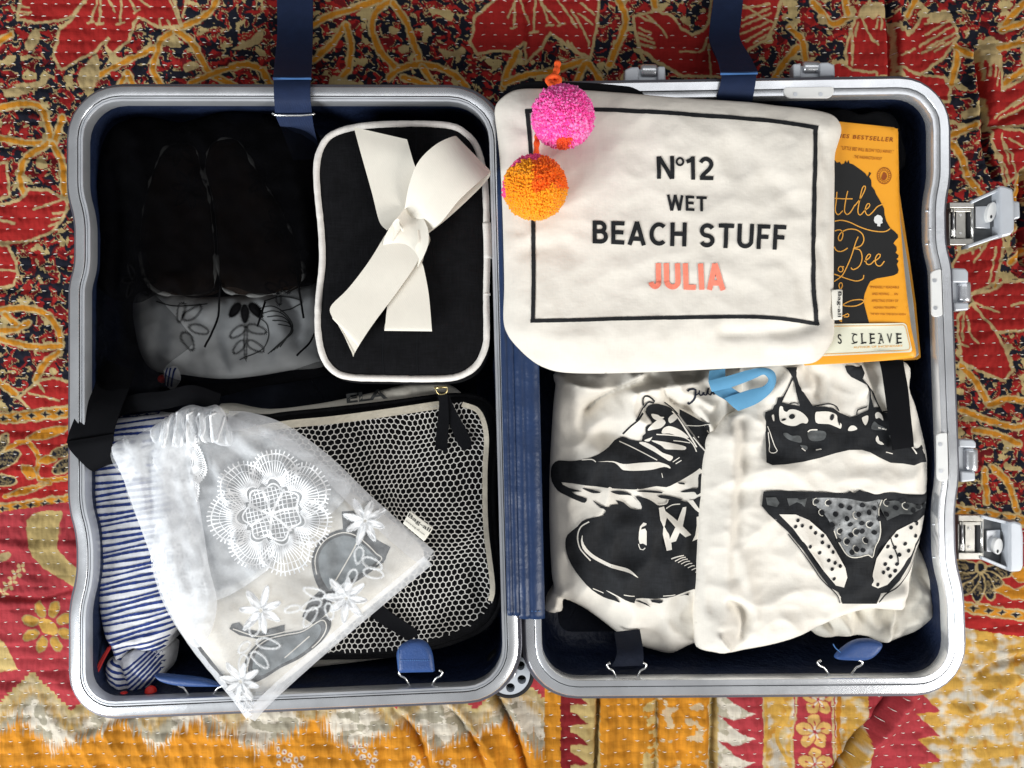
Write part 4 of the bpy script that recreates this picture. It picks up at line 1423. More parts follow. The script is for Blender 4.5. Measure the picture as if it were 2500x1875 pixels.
catch(rect(2320, 660, 2350, 754), True, 0.094, case, [[(2324, 654), (2358, 655), (2365, 664), (2365, 690), (2324, 690)], [(2328, 738), (2366, 738), (2366, 757), (2330, 760)]], (2332, 690, 2369, 738))
catch(rect(2336, 1078, 2366, 1172), True, 0.094, case, [[(2340, 1072), (2376, 1073), (2384, 1080), (2384, 1094), (2340, 1092)], [(2344, 1150), (2382, 1152), (2382, 1174), (2346, 1178)]], (2348, 1094, 2386, 1150))
catch(rect(1532, 168, 1620, 198), False, 0.088, case, [[(1525, 170), (1540, 163), (1560, 162), (1561, 198), (1525, 199)], [(1606, 161), (1624, 161), (1626, 197), (1606, 198)]], (1563, 157, 1603, 193))
catch(rect(1944, 160, 2034, 190), False, 0.088, case, [[(1937, 155), (1956, 154), (1957, 189), (1937, 190)], [(2002, 152), (2022, 151), (2038, 158), (2040, 187), (2002, 188)]], (1958, 150, 2000, 184))
for plate, riv in ((rounded([(1914, 213, 6), (2036, 211, 6), (2036, 228, 8), (2026, 239, 8), (1925, 239, 8), (1914, 230, 6)], 4), ((1942, 230), (2004, 230))),
                   (rounded([(2274, 662, 8), (2298, 656, 5), (2302, 770, 5), (2282, 774, 8), (2276, 768, 6)], 4), ((2282, 685), (2284, 752))),
                   (rounded([(2288, 1058, 8), (2313, 1056, 5), (2316, 1172, 5), (2296, 1176, 8), (2289, 1168, 6)], 4), ((2296, 1085), (2298, 1150)))):
    pl = slab('catch_plate', plate, 0.0995, 0.1022, M['white_plastic'], case, bevel=0.0006)
    for r in riv:
        slab('rivet', ell(*r, 5, 5, 0, 12), 0.1020, 0.1026, M['alu_dull'], pl)
for x, y in ((2262, 515), (2262, 596), (2279, 1280), (2280, 1360), (2270, 560)):
    mb = MB(); mb.tube(np.stack([P(x, y, 0.099), P(x, y, 0.1015)]), 0.0012, 8)
    mb.build('rim_screw', M['alu_dull'], case)

# packing straps
s = ribbon('strap', [((677, -120), (766, -120), 0.016), ((677, -20), (765, -20), 0.016), ((678, 80), (764, 80), 0.022), ((672, 150), (762, 150), 0.060), ((668, 186), (760, 186), 0.100),
                     ((667, 196), (759, 194), 0.1065)], M['strap'], case, 0.002, label='upper doubled end of the navy strap on the left')
ribbon('webbing', [((669, 192), (758, 191), 0.1035), ((669, 215), (758, 214), 0.1085), ((670, 240), (758, 240), 0.1085), ((671, 256), (760, 256), 0.105), ((673, 280), (762, 278), 0.096), ((690, 320), (768, 316), 0.084),
                   ((716, 390), (786, 386), 0.070)], M['strap'], s, 0.0012)
ribbon('seam', [((666, 189), (666, 193), 0.1075), ((712, 190), (712, 194), 0.1082), ((760, 190), (760, 194), 0.1075)], M['strap_edge'], s, 0.0005)
mb = MB(); mb.tube(P(np.array([665, 672, 700, 735, 760, 769]), np.array([278, 281, 282, 282, 280, 278]), np.array([0.099, 0.0995, 0.0995, 0.0995, 0.0995, 0.099])), 0.0009, 8)
mb.build('wire_bar', M['steel'], s)
s = ribbon('strap', [((1748, -120), (1822, -120), 0.012), ((1742, -10), (1814, -10), 0.012), ((1733, 60), (1808, 55), 0.020), ((1732, 105), (1806, 98), 0.036), ((1752, 150), (1832, 145), 0.075), ((1760, 182), (1849, 180), 0.104)],
           M['strap'], case, 0.002, label='kinked navy strap leaving the right half over its top rim')
ribbon('webbing', [((1762, 178), (1846, 176), 0.1015), ((1760, 195), (1845, 193), 0.1045), ((1756, 215), (1842, 214), 0.1045), ((1750, 234), (1838, 236), 0.101), ((1748, 262), (1834, 266), 0.086)], M['strap'], s, 0.0012)
ribbon('seam', [((1759, 178), (1759, 183), 0.1055), ((1804, 178), (1804, 182), 0.106), ((1850, 177), (1850, 181), 0.1055)], M['strap_edge'], s, 0.0005)


def buckle(x0, y0, x1, y1, z, tilt=0.0):
    """bent wire anchor: two ears, legs converging on a flat bar"""
    cx = (x0 + x1) / 2; w = x1 - x0; h = y1 - y0
    root = slab('strap_anchor', rect(cx - w * 0.22, y1 - 8, cx + w * 0.22, y1), z - 0.002, z, M['nickel'], case, bevel=0.0004)
    for sg in (-1, 1):
        p = cr([(cx + sg * w * 0.42, y0), (cx + sg * w * 0.5, y0 + h * 0.12), (cx + sg * w * 0.46, y0 + h * 0.30), (cx + sg * w * 0.36, y0 + h * 0.42), (cx + sg * w * 0.30, y0 + h * 0.62), (cx + sg * w * 0.22, y1 - 4)], 6)
        mb = MB(); mb.tube(P(p[:, 0], p[:, 1], np.linspace(z + 0.004, z, len(p))), 0.0009, 8)
        mb.build('wire', M['steel'], root)
    return root


b = buckle(974, 1636, 1080, 1682, 0.109)
tab = Cloth(rounded([(966, 1582, 26), (1000, 1560, 26), (1038, 1562, 26), (1056, 1590, 26), (1062, 1640, 4), (972, 1642, 4)], 6), 0.113, 0.004, 14, 0.003, sp=6, step=5, smooth=False)
t_ = tab.build('leather_tab', M['leather'], b)
pr = Print(tab)
for k in range(16):
    a = k / 16
    pr.stroke([(974 + 0 * a, 1630 - 50 * a), (974, 1627 - 50 * a)], 1.6)
for k in range(15):
    pr.stroke([(976 + k * 5.2, 1608), (979 + k * 5.2, 1608)], 1.6)
pr.build('stitching', M['strap_edge'], t_)
b = buckle(432, 1660, 548, 1706, 0.121)
tab = Cloth([(378, 1648), (392, 1646), (440, 1650), (490, 1656), (530, 1668), (545, 1674), (500, 1676), (440, 1674), (395, 1664)], 0.126, 0.004, 12, 0.003, sp=6, step=5)
tab.build('leather_tab', M['leather'], b)
b = buckle(1482, 1618, 1578, 1662, 0.0915)
ribbon('webbing', [((1500, 1545), (1562, 1538), 0.07), ((1506, 1595), (1570, 1588), 0.086), ((1492, 1628), (1570, 1625), 0.0905)], M['floor_lining'], b, 0.0015)  # webbing in the darker floor colour, painted as if it lay in shade
b = buckle(1996, 1612, 2106, 1654, 0.0915)
tab = Cloth([(2038, 1606), (2060, 1580), (2090, 1563), (2125, 1560), (2150, 1568), (2152, 1580), (2138, 1598), (2118, 1610), (2080, 1612)], 0.097, 0.005, 14, 0.003, sp=6, step=5)
tab.build('leather_tab', M['leather'], b)
mb = MB(); p = cr([(2034, 1572), (2040, 1582), (2052, 1592), (2064, 1602)], 5); mb.tube(P(p[:, 0], p[:, 1], 0.099), 0.0005, 6); mb.build('loose_thread', M['strap_edge'], b)


def plane(off, left=True):
    f = zl if left else zr
    return lambda px, py: f(px, py) + off


def base_of(cx, cy, z):
    q = P(cx, cy, z)
    return (q[0], q[1], z)


# ------------------------------------------------------------------ dark soft things at the bottom of the left half
white = Cloth([(335, 720), (420, 712), (520, 725), (650, 712), (745, 690), (800, 720), (800, 880), (700, 905), (560, 925), (450, 915), (370, 900), (335, 820)], plane(-0.062), 0.018, 60, 0.02,
              folds=[([(420, 720), (450, 790), (440, 880)], 22, 0.006), ([(560, 740), (540, 820), (560, 900)], 16, -0.005), ([(640, 720), (700, 790), (690, 880)], 20, 0.006), ([(600, 760), (610, 840)], 25, 0.005),
                     ([(700, 740), (740, 780), (735, 840)], 10, -0.004), ([(470, 770), (520, 800)], 12, -0.003)], noise=[(40, 0.003, 3)], sp=9)
t = thing('folded_garment', 'pale cotton garment showing through the lower part of the black sheer bag', 'garment', base_of(560, 810, 0.03))
white.build('fabric', M['pale_cloth'], t)
pr = Print(white)
for k in range(5):
    pr.stroke([(640 + 14 * k, 760 + 9 * k), (690 + 9 * k, 755 + 12 * k), (728 - 2 * k, 800 + 6 * k), (700 - 8 * k, 850 + 4 * k)], 2.4)
pr.stroke([(660, 740), (700, 728), (750, 742), (700, 765)], 3)
pr.stroke([(400, 740), (450, 752), (520, 745)], 3)
pr.stroke([(640, 775), (668, 800), (660, 850), (600, 880)], 2.4)
pr.build('embroidered_line', M['grey_ink'], t)

for lab, out in (('right of two brown-soled slippers inside the black sheer bag', [(503, 425), (510, 372), (530, 346), (568, 340), (594, 358), (632, 425), (688, 515), (733, 620), (742, 680), (700, 712), (620, 722), (558, 712), (538, 680), (531, 560), (520, 480)]),
                 ('left of two brown-soled slippers inside the black sheer bag', [(400, 372), (440, 352), (478, 362), (492, 410), (512, 480), (522, 560), (528, 660), (516, 712), (440, 722), (380, 708), (352, 660), (346, 580), (362, 470)])):
    c = np.array(out).mean(0)
    t = thing('slipper', lab, 'slipper', base_of(c[0], c[1], 0.03), 'slippers in the black sheer bag')
    cl = Cloth(out, plane(-0.040), 0.009, 34, 0.02, folds=[([(c[0] - 20, c[1] - 120), (c[0], c[1] + 80)], 40, -0.006)], noise=[(60, 0.002, 4)], sp=9)
    cl.build('insole', M['sole'], t)
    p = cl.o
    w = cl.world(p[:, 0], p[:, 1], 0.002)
    # pale piping, broken into short runs that paint glints along the edge
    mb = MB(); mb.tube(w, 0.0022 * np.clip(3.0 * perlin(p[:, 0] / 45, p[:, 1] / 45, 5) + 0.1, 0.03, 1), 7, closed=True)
    mb.build('edge_piping_glints', M['sole_edge'], t)

# black sheer drawstring bag over them
bag = Cloth([(312, 292), (372, 286), (440, 300), (500, 286), (560, 272), (640, 276), (715, 292), (778, 330), (785, 460), (790, 640), (796, 780), (802, 905), (720, 932), (630, 945), (540, 968), (440, 985), (340, 990),
             (262, 985), (222, 940), (222, 760), (226, 560), (238, 430), (262, 330)], plane(-0.030), 0.015, 70, 0.03,
            folds=[([(330, 330), (360, 500), (350, 700), (330, 900)], 24, 0.006), ([(280, 400), (300, 600), (280, 850)], 14, -0.006), ([(430, 680), (470, 800), (400, 930)], 12, 0.006),
                   ([(560, 690), (545, 800), (480, 950)], 9, 0.006), ([(640, 720), (660, 830), (590, 930)], 10, -0.004), ([(700, 330), (730, 480), (760, 640)], 18, 0.005), ([(480, 300), (500, 360)], 16, 0.004)],
            noise=[(70, 0.004, 11), (24, 0.0012, 13)], sp=8)
t = thing('sheer_bag', 'black sheer drawstring bag with embroidered leaves in the left half', 'bag', base_of(510, 640, 0.03))
bag.build('fabric', M['black_sheer'], t)
dbl = Cloth([(226, 560), (300, 520), (350, 600), (366, 700), (400, 740), (452, 800), (470, 840), (400, 905), (480, 935), (640, 925), (790, 880), (802, 905), (720, 932), (630, 945), (540, 968), (440, 985), (340, 990), (262, 985), (222, 940), (222, 760)],
            lambda px, py: bag.hq(px, py) + 0.001, 0.003, 20, 0.001, noise=[(40, 0.002, 15)], sp=9)
dbl.build('folded_layer', M['black_sheer'], t, under=False)
top2 = Cloth([(312, 292), (372, 286), (440, 300), (500, 286), (560, 272), (640, 276), (715, 292), (778, 330), (785, 460), (788, 600), (770, 690), (700, 700), (640, 722), (560, 700), (480, 728), (400, 712), (330, 740), (240, 700), (232, 560), (238, 430), (262, 330)],
             lambda px, py: bag.hq(px, py) + 0.001, 0.003, 20, 0.001, noise=[(40, 0.002, 17)], sp=9)
top2.build('folded_layer', M['black_sheer2'], t, under=False)


def leaf_loop(cx, cy, L, w, a, n=22):
    u = np.linspace(0, 2 * np.pi, n, endpoint=False)
    x = L * (0.5 - 0.5 * np.cos(u)); y = w * np.sin(u) * (1 - 0.35 * (x / L)) * 0.62
    return np.stack([cx + x * math.cos(a) - y * math.sin(a), cy + x * math.sin(a) + y * math.cos(a)], -1)


def stitched(mb, cl, loop, sw, off, closed=True, gap=3.2, hgt=0.0006):
    """satin stitches: short plump bars laid across a line"""
    p = resample(loop, gap, closed)
    tg = (np.roll(p, -1, 0) - np.roll(p, 1, 0)) if closed else np.gradient(p, axis=0)
    tg /= np.linalg.norm(tg, axis=1)[:, None] + 1e-9
    nn = np.stack([-tg[:, 1], tg[:, 0]], -1)
    w = sw / 2 * (1 + 0.15 * np.sin(np.arange(len(p)) * 2.1))[:, None]
    A = cl.world(*(p + nn * w).T, off); B = cl.world(*(p - nn * w).T, off); T = cl.world(*p.T, off + hgt)
    h = tg * gap * 0.40
    L_ = cl.world(*(p + h).T, off); R_ = cl.world(*(p - h).T, off)
    for i in range(len(p)):
        mb.add([A[i], B[i], L_[i], R_[i], T[i]], [(0, 4, 2), (2, 4, 1), (1, 4, 3), (3, 4, 0)])


def spray(cl, name, mt, par, leaves, sw=5, off=0.0012, vein=True):
    mb = MB()
    for k, (cx, cy, L, w, a) in enumerate(leaves):
        lp = leaf_loop(cx, cy, L, w, a)
        if vein == 'fill':
            c_ = lp.mean(0)
            q = cl.world(lp[:, 0], lp[:, 1], off - 0.0003 + 2e-5 * k); m_ = cl.world(c_[:1], c_[1:], off + 0.0001)
            mb.add(list(q) + [m_[0]], [((i + 1) % len(lp), i, len(lp)) for i in range(len(lp))])
        stitched(mb, cl, lp, sw, off)
    return mb.build(name, mt, par, smooth=False)


def star(cx, cy, R, n, a0=0.0, w=0.36, sq=1.0):
    return [(cx + 5 * math.cos(a0 + k * 2 * math.pi / n), cy + 5 * math.sin(a0 + k * 2 * math.pi / n), R * (0.85 + 0.2 * ((k * 7) % 3) / 2), R * w, a0 + k * 2 * math.pi / n) for k in range(n)]


for lv in ([(600, 745, 40, 20, 2.2), (612, 748, 44, 18, 1.57), (624, 745, 42, 20, 0.9)], [(612, 800, 44, 20, 2.5), (616, 800, 46, 20, 0.3), (612, 835, 40, 18, 2.3), (618, 835, 44, 18, 0.6), (614, 800, 80, 6, 1.57)],
           [(455, 790, 48, 18, -1.3), (470, 785, 50, 20, -0.8), (480, 800, 48, 20, 0.3), (470, 815, 46, 20, 1.2)], [(660, 700, 44, 18, 0.4), (695, 690, 40, 16, 0.9), (715, 660, 40, 16, 0.2), (735, 640, 36, 16, -0.6), (690, 720, 30, 12, 1.4)],
           star(455, 370, 42, 7), star(660, 450, 40, 6, 0.4), star(690, 560, 40, 6, 0.1), star(480, 470, 46, 7, 0.5), star(360, 690, 40, 6)):
    spray(bag, 'embroidery', M['black_lace'], t, lv, 10, 0.0012, 'fill' if lv[0][0] == 600 else True)
for pts in ([(735, 660), (745, 740), (752, 780)], [(790, 760), (770, 830), (735, 870)], [(660, 740), (640, 800)], [(560, 700), (550, 790), (520, 850)]):
    p = cr(pts, 6); mb = MB(); mb.tube(bag.world(p[:, 0], p[:, 1], 0.001), 0.001, 5)
    mb.build('cord', M['black_lace'], t)
ribbon('drawstring_ribbon', [((262, 880), (330, 905), 0.095), ((228, 945), (316, 950), 0.108), ((200, 985), (296, 1000), 0.120), ((172, 1050), (280, 1050), 0.1275), ((163, 1082), (278, 1078), 0.129)], M['black_ribbon'], t, 0.001, arch=0.002)
ribbon('drawstring_ribbon', [((165, 1078), (278, 1060), 0.130), ((172, 1098), (276, 1078), 0.1315), ((210, 1138), (272, 1108), 0.1285), ((228, 1150), (282, 1128), 0.121)], M['black_ribbon'], t, 0.001, arch=0.001)
ribbon('drawstring_ribbon', [((262, 985), (270, 1024), 0.106), ((330, 962), (322, 1008), 0.110), ((400, 955), (395, 1000), 0.112), ((470, 940), (480, 985), 0.113), ((540, 962), (530, 1002), 0.104)], M['black_ribbon'], t, 0.001, arch=0.002)

# canvas pouch mostly hidden under the black bag and the mesh cube
hid = Cloth([(540, 985), (640, 1000), (780, 985), (900, 960), (1010, 935), (1100, 940), (1130, 985), (1000, 1000), (820, 1018), (660, 1030), (560, 1020)], plane(-0.044), 0.008, 26, 0.02, noise=[(30, 0.002, 5)], sp=9)
t = thing('canvas_pouch', 'cream cloth pouch with dark lettering, only its edge showing above the mesh cube', 'pouch', base_of(800, 990, 0.04))
hid.build('fabric', M['canvas_dim'], t)
pr = Print(hid)
pr.text('ELA', [(845, 962), (945, 948), (950, 972), (850, 984)], 0.03)
pr.build('lettering', M['grey_ink'], t)
roll = Cloth([(690, 1598), (760, 1588), (850, 1590), (966, 1580), (975, 1600), (900, 1612), (800, 1624), (720, 1630)], plane(-0.050), 0.006, 16, 0.02, noise=[(30, 0.0015, 5)], sp=8)
t = thing('rolled_cloth', 'pale cloth edge lying below the mesh packing cube at the front of the left half', 'cloth', base_of(840, 1605, 0.05))
roll.build('fabric', M['canvas_dim'], t)
spare = Cloth([(800, 940), (1215, 940), (1222, 1110), (1235, 1480), (1190, 1540), (1060, 1590), (820, 1590), (640, 1560), (560, 1200), (640, 1020)], plane(-0.052), 0.01, 40, 0.02, noise=[(60, 0.002, 5)], sp=14)

# ------------------------------------------------------------------ mesh packing cube
t = thing('packing_cube', 'black packing cube with a cream honeycomb mesh window', 'packing cube', base_of(920, 1280, 0.03))
cube = Cloth([(560, 1050), (660, 1018), (800, 1002), (950, 985), (1080, 968), (1160, 970), (1200, 1000), (1214, 1060), (1204, 1150), (1206, 1280), (1222, 1420), (1216, 1480), (1180, 1530), (1100, 1566), (1040, 1580),
              (960, 1596), (820, 1600), (640, 1590), (560, 1400)], plane(-0.034), 0.010, 34, 0.04, noise=[(90, 0.002, 6)], sp=10,
             folds=[([(1050, 1120), (1130, 1250), (1110, 1400)], 50, 0.003), ([(1160, 1380), (1180, 1470)], 20, -0.004)])
cube.build('body', M['black_cloth'], t)
NETP = cr([(600, 1060), (700, 1040), (820, 1028), (940, 1012), (1060, 992), (1130, 985), (1172, 1006), (1190, 1060), (1186, 1150), (1188, 1280), (1206, 1420), (1200, 1462), (1172, 1500), (1110, 1534), (1050, 1554), (1000, 1574), (900, 1580), (760, 1580), (620, 1560), (580, 1300)], 5, True)
mb = MB()
pitch = 13.6
hx = pitch; hy = pitch * 0.866
r = pitch / math.sqrt(3) * 1.0


def warp(x, y):
    return x + 16 * perlin(x / 170, y / 170, 4) + 4 * perlin(x / 60, y / 60, 14) + 0.03 * (y - 1280), y + 16 * perlin(x / 180, y / 180, 9) + 4 * perlin(x / 50, y / 70, 19) - 0.06 * (x - 900)


seen = set(); E = []
for j in range(-5, 66):
    for i in range(-5, 66):
        cx = 540 + i * hx + (j % 2) * hx / 2; cy = 940 + j * hy
        vs = [(cx + r * math.sin(a * math.pi / 3), cy + r * math.cos(a * math.pi / 3)) for a in range(6)]
        for k in range(6):
            a, b = vs[k], vs[(k + 1) % 6]
            key = (round((a[0] + b[0]) / 2, 1), round((a[1] + b[1]) / 2, 1))
            if key in seen:
                continue
            seen.add(key); E.append((a, b))
E = np.array(E)
ex, ey = warp(E[..., 0], E[..., 1])
k = pip(ex.mean(1), ey.mean(1), NETP)
ex, ey = ex[k], ey[k]
A = cube.world(ex[:, 0], ey[:, 0], 0.0022); B = cube.world(ex[:, 1], ey[:, 1], 0.0022)
for a, b in zip(A, B):
    mb.tube(np.stack([a + (a - b) * 0.12, b + (b - a) * 0.12]), 0.00045, 5, caps=False)
mb.build('netting', M['net'], t, kind='stuff')
pr = Print(cube)
pr.stroke([(596, 1056), (700, 1036), (820, 1024), (940, 1008), (1060, 990), (1075, 988)], 19)
pr.stroke([(1130, 986), (1170, 1004), (1188, 1060), (1185, 1150), (1187, 1280), (1203, 1420), (1198, 1460)], 12)
pr.build('mesh_tape', M['net_band'], t, 0.0030)
p = cube.o
mb = MB(); mb.tube(cube.world(p[:, 0], p[:, 1], 0.001), 0.0028, 8, closed=True); mb.build('zip_piping', M['black_cloth'], t)
ribbon('carry_strap', [((895, 1496), (925, 1470), float(zl(910, 1480)) - 0.018), ((935, 1525), (960, 1498), float(zl(950, 1510)) - 0.019), ((985, 1555), (1008, 1530), float(zl(1000, 1545)) - 0.021), ((1010, 1572), (1035, 1552), float(zl(1020, 1560)) - 0.027)], M['black_ribbon'], t, 0.0015)

# ------------------------------------------------------------------ black travel case with ribbon
t = thing('travel_case', 'black zip case with cream piping tied with a cream ribbon bow', 'case', base_of(980, 620, 0.04))
PIPE = [(880, 310), (985, 304), (1095, 308), (1140, 330), (1166, 365), (1180, 420), (1186, 480), (1188, 560), (1189, 640), (1187, 720), (1188, 800), (1184, 850), (1160, 895), (1115, 920), (1050, 925), (960, 924), (860, 921),
        (815, 905), (788, 865), (777, 800), (780, 720), (788, 640), (785, 560), (776, 470), (774, 410), (784, 365), (812, 330)]
face = Cloth(PIPE, plane(-0.004), 0.004, 60, 0.004, noise=[(120, 0.0012, 4)], sp=11)
face.build('lid', M['black_cloth'], t)
pc = resample(cr(PIPE, 6, True), 7)
mb = MB(); mb.tube(face.world(pc[:, 0], pc[:, 1], 0.0008) + np.stack([0 * pc[:, 0], 0 * pc[:, 0], 0.0004 * perlin(pc[:, 0] / 20, pc[:, 1] / 20, 3)], -1), 0.0030 + 0.0002 * perlin(pc[:, 0] / 12, pc[:, 1] / 12, 6), 10, closed=True)
pp = mb.build('piping', M['piping'], t)
mb = MB(); q = cr([(1188, 545), (1190, 580), (1191, 632)], 6); mb.tube(face.world(q[:, 0], q[:, 1], 0.0008), 0.0039, 12); mb.build('piping_sleeve', M['piping'], pp)
mb = MB(); q = np.array([(1188, 716), (1188, 722)], float); mb.tube(face.world(q[:, 0], q[:, 1], 0.0008), 0.0034, 12); mb.build('piping_sleeve', M['piping'], pp)
# box under the lid
oc = resample(cr(PIPE, 6, True), 12)
cc = oc.mean(0)
v = []; n_ = len(oc)
lv = [(1.000, -0.003), (1.035, -0.010), (1.045, -0.022), (1.03, -0.026), (1.045, -0.030), (1.04, -0.055), (1.0, -0.066)]
for sc_, dz in lv:
    pxy = cc + (oc - cc) * sc_
    w = P(oc[:, 0], oc[:, 1], zl(oc[:, 0], oc[:, 1])); cw = w.mean(0)
    ww = w.copy(); ww[:, :2] = cw[:2] + (w[:, :2] - cw[:2]) * sc_; ww[:, 2] = zl(oc[:, 0], oc[:, 1]) + dz
    v.append(ww)
f = []
for j in range(len(lv) - 1):
    for i in range(n_):
        l = (i + 1) % n_
        f.append((j * n_ + i, j * n_ + l, (j + 1) * n_ + l, (j + 1) * n_ + i))
fix_normals(mesh_obj('body', np.vstack(v), f, M['black_cloth'], t))
pr = Print(face)
pr.stroke([(938, 800), (936, 860), (937, 915)], 3); pr.stroke([(1020, 800), (1019, 860), (1020, 915)], 3); pr.stroke([(1018, 312), (1016, 380)], 3)
pr.build('seam', M['inside_black'], t, 0.0003)
# ribbon: two tails, a loop and the knot
zc = lambda x, y, o: float(zl(x, y)) + o
bow = ribbon('ribbon_tail', [((864, 311), (994, 341), zc(930, 330, 0.010), zc(930, 330, 0.013)), ((880, 370), (1008, 390), zc(940, 380, 0.012), zc(940, 380, 0.015)), ((908, 470), (1026, 450), zc(960, 460, 0.011)), ((926, 540), (1010, 505), zc(965, 525, 0.010)), ((944, 562), (1000, 540), zc(970, 550, 0.013))],
             M['ribbon'], t, 0.0007, label='upper tail of the cream ribbon')
ribbon('ribbon_tail', [((940, 575), (1035, 610), zc(985, 590, 0.014)), ((900, 640), (1010, 655), zc(960, 645, 0.014)), ((850, 705), (968, 715), zc(910, 710, 0.0115)), ((808, 748), (912, 790), zc(860, 770, 0.010)), ((812, 775), (880, 838), zc(845, 810, 0.009)), ((826, 790), (866, 862), zc(845, 830, 0.008)), ((862, 868), (862, 871), zc(862, 868, 0.008))],
       M['ribbon'], t, 0.0007, label='lower left tail of the cream ribbon, cut to a point')
ribbon('ribbon_loop', [((1010, 590), (1030, 640), zc(1010, 620, 0.010)), ((985, 640), (1036, 660), zc(1010, 650, 0.0095)), ((950, 730), (1047, 720), zc(1000, 725, 0.009)), ((940, 800), (1054, 800), zc(1000, 800, 0.009)), ((938, 801), (1054, 803), zc(1000, 803, 0.007)), ((940, 790), (1050, 790), zc(1000, 790, 0.006))],
       M['ribbon'], t, 0.0007, label='lower loop of the bow')
ribbon('ribbon_loop', [((1040, 568), (988, 515), zc(1010, 540, 0.012)), ((1075, 545), (1000, 450), zc(1040, 500, 0.024)), ((1120, 490), (1022, 395), zc(1070, 440, 0.031)), ((1165, 448), (1062, 355), zc(1110, 400, 0.033)), ((1190, 428), (1100, 336), zc(1145, 385, 0.030)), ((1196, 418), (1114, 336), zc(1150, 380, 0.024)), ((1192, 436), (1100, 356), zc(1150, 400, 0.017)),
                       ((1150, 480), (1062, 400), zc(1100, 440, 0.012)), ((1090, 535), (1030, 470), zc(1060, 500, 0.010)), ((1045, 570), (1010, 530), zc(1025, 550, 0.010))], M['ribbon'], t, 0.0007, n=8, label='upper loop of the bow')
kn = ribbon('ribbon_knot', [((934, 604), (1020, 652), zc(985, 625, 0.0135)), ((938, 582), (1036, 622), zc(985, 600, 0.0185)), ((950, 558), (1046, 592), zc(995, 575, 0.0215)), ((968, 534), (1045, 560), zc(1005, 547, 0.0215)), ((985, 514), (1034, 534), zc(1010, 524, 0.0185)), ((994, 506), (1026, 522), zc(1010, 514, 0.0125))],
            M['ribbon'], t, 0.0008, n=7, cross=10, arch=-0.0045, label='knot of the cream bow')
ribbon('ribbon_fold', [((944, 572), (958, 590), zc(950, 580, 0.016)), ((962, 540), (976, 560), zc(968, 550, 0.0225)), ((974, 535), (984, 556), zc(978, 545, 0.0245)), ((980, 552), (986, 566), zc(982, 560, 0.0225))], M['ribbon'], kn, 0.0007, cross=4, arch=-0.001)
ribbon('ribbon_fold', [((1040, 556), (1020, 562), zc(1032, 560, 0.0195)), ((1050, 585), (1022, 588), zc(1036, 586, 0.0205)), ((1038, 614), (1014, 606), zc(1026, 610, 0.0185)), ((1030, 640), (1020, 628), zc(1024, 632, 0.0125))], M['ribbon'], kn, 0.0007, cross=4, arch=-0.002)
# zip slider with its black ribbon pull
zz = float(zl(1075, 955)) - 0.020
mb = MB(); mb.tube(P(np.array([1060, 1090]), np.array([947, 945]), zz + 0.002), 0.0013, 6); zs = mb.build('zip_slider', M['gold'], t)
mb = MB(); q = cr([(1064, 948), (1072, 962), (1088, 960), (1092, 946), (1078, 944)], 5, True); mb.tube(P(q[:, 0], q[:, 1], zz + 0.005), 0.0006, 6, closed=True); mb.build('ring', M['gold'], zs)
zp = lambda x, y: float(cube.h(np.array([x]), np.array([y]))[0])
ribbon('pull_ribbon', [((1066, 958), (1092, 958), zz + 0.004), ((1072, 985), (1094, 985), zp(1080, 1000) + 0.007), ((1068, 1030), (1096, 1030), zp(1080, 1030) + 0.005), ((1063, 1080), (1093, 1085), zp(1080, 1080) + 0.004), ((1066, 1094), (1092, 1106), zp(1080, 1100) + 0.004)], M['black_ribbon'], t, 0.001)
ribbon('pull_ribbon', [((1076, 966), (1096, 964), zz + 0.003), ((1084, 1000), (1108, 992), zp(1100, 1000) + 0.005), ((1100, 1040), (1126, 1026), zp(1110, 1040) + 0.004), ((1116, 1080), (1148, 1068), zp(1130, 1080) + 0.004), ((1134, 1102), (1151, 1088), zp(1140, 1095) + 0.004)], M['black_ribbon'], t, 0.001)

# ------------------------------------------------------------------ striped garment
STR = [(272, 1024), (330, 1012), (410, 1008), (440, 1060), (430, 1200), (440, 1330), (450, 1460), (440, 1520), (425, 1545), (408, 1566), (404, 1582), (360, 1588), (330, 1580), (312, 1592), (292, 1614), (278, 1580), (256, 1522), (244, 1450), (236, 1380), (235, 1300), (228, 1220), (226, 1150), (240, 1080)]
gar = Cloth(STR, plane(-0.030), 0.016, 44, 0.03, noise=[((120, 7), 0.0011, 8), (60, 0.002, 5)], sp=6, step=6, folds=[([(250, 1540), (330, 1560), (420, 1530)], 14, 0.004)])
t = thing('striped_garment', 'white garment with thin blue stripes at the left edge of the suitcase', 'garment', base_of(330, 1350, 0.04))
gar.build('fabric', M['stripe_white'], t)
STR2 = [(264, 1640), (268, 1608), (290, 1600), (312, 1592), (345, 1578), (400, 1582), (406, 1600), (398, 1640), (380, 1664), (350, 1686), (326, 1694), (300, 1688), (272, 1670)]
gar2 = Cloth(STR2, plane(-0.034), 0.016, 36, 0.03, noise=[(26, 0.002, 5)], sp=6, step=6, folds=[([(300, 1600), (318, 1650), (322, 1690)], 8, -0.006), ([(340, 1590), (370, 1640)], 14, 0.004)])
gar2.build('gathered_end', M['stripe_white'], t)
pr = Print(gar)
so = gar.o


def clipline(pts, poly):
    """keep the inside runs of a polyline"""
    q = resample(np.array(pts, float), 5, False)
    k = pip(q[:, 0], q[:, 1], poly)
    runs = []; cur = []
    for a, b in zip(q, k):
        if b: cur.append(a)
        elif len(cur) > 2: runs.append(cur); cur = []
        else: cur = []
    if len(cur) > 2: runs.append(cur)
    return runs


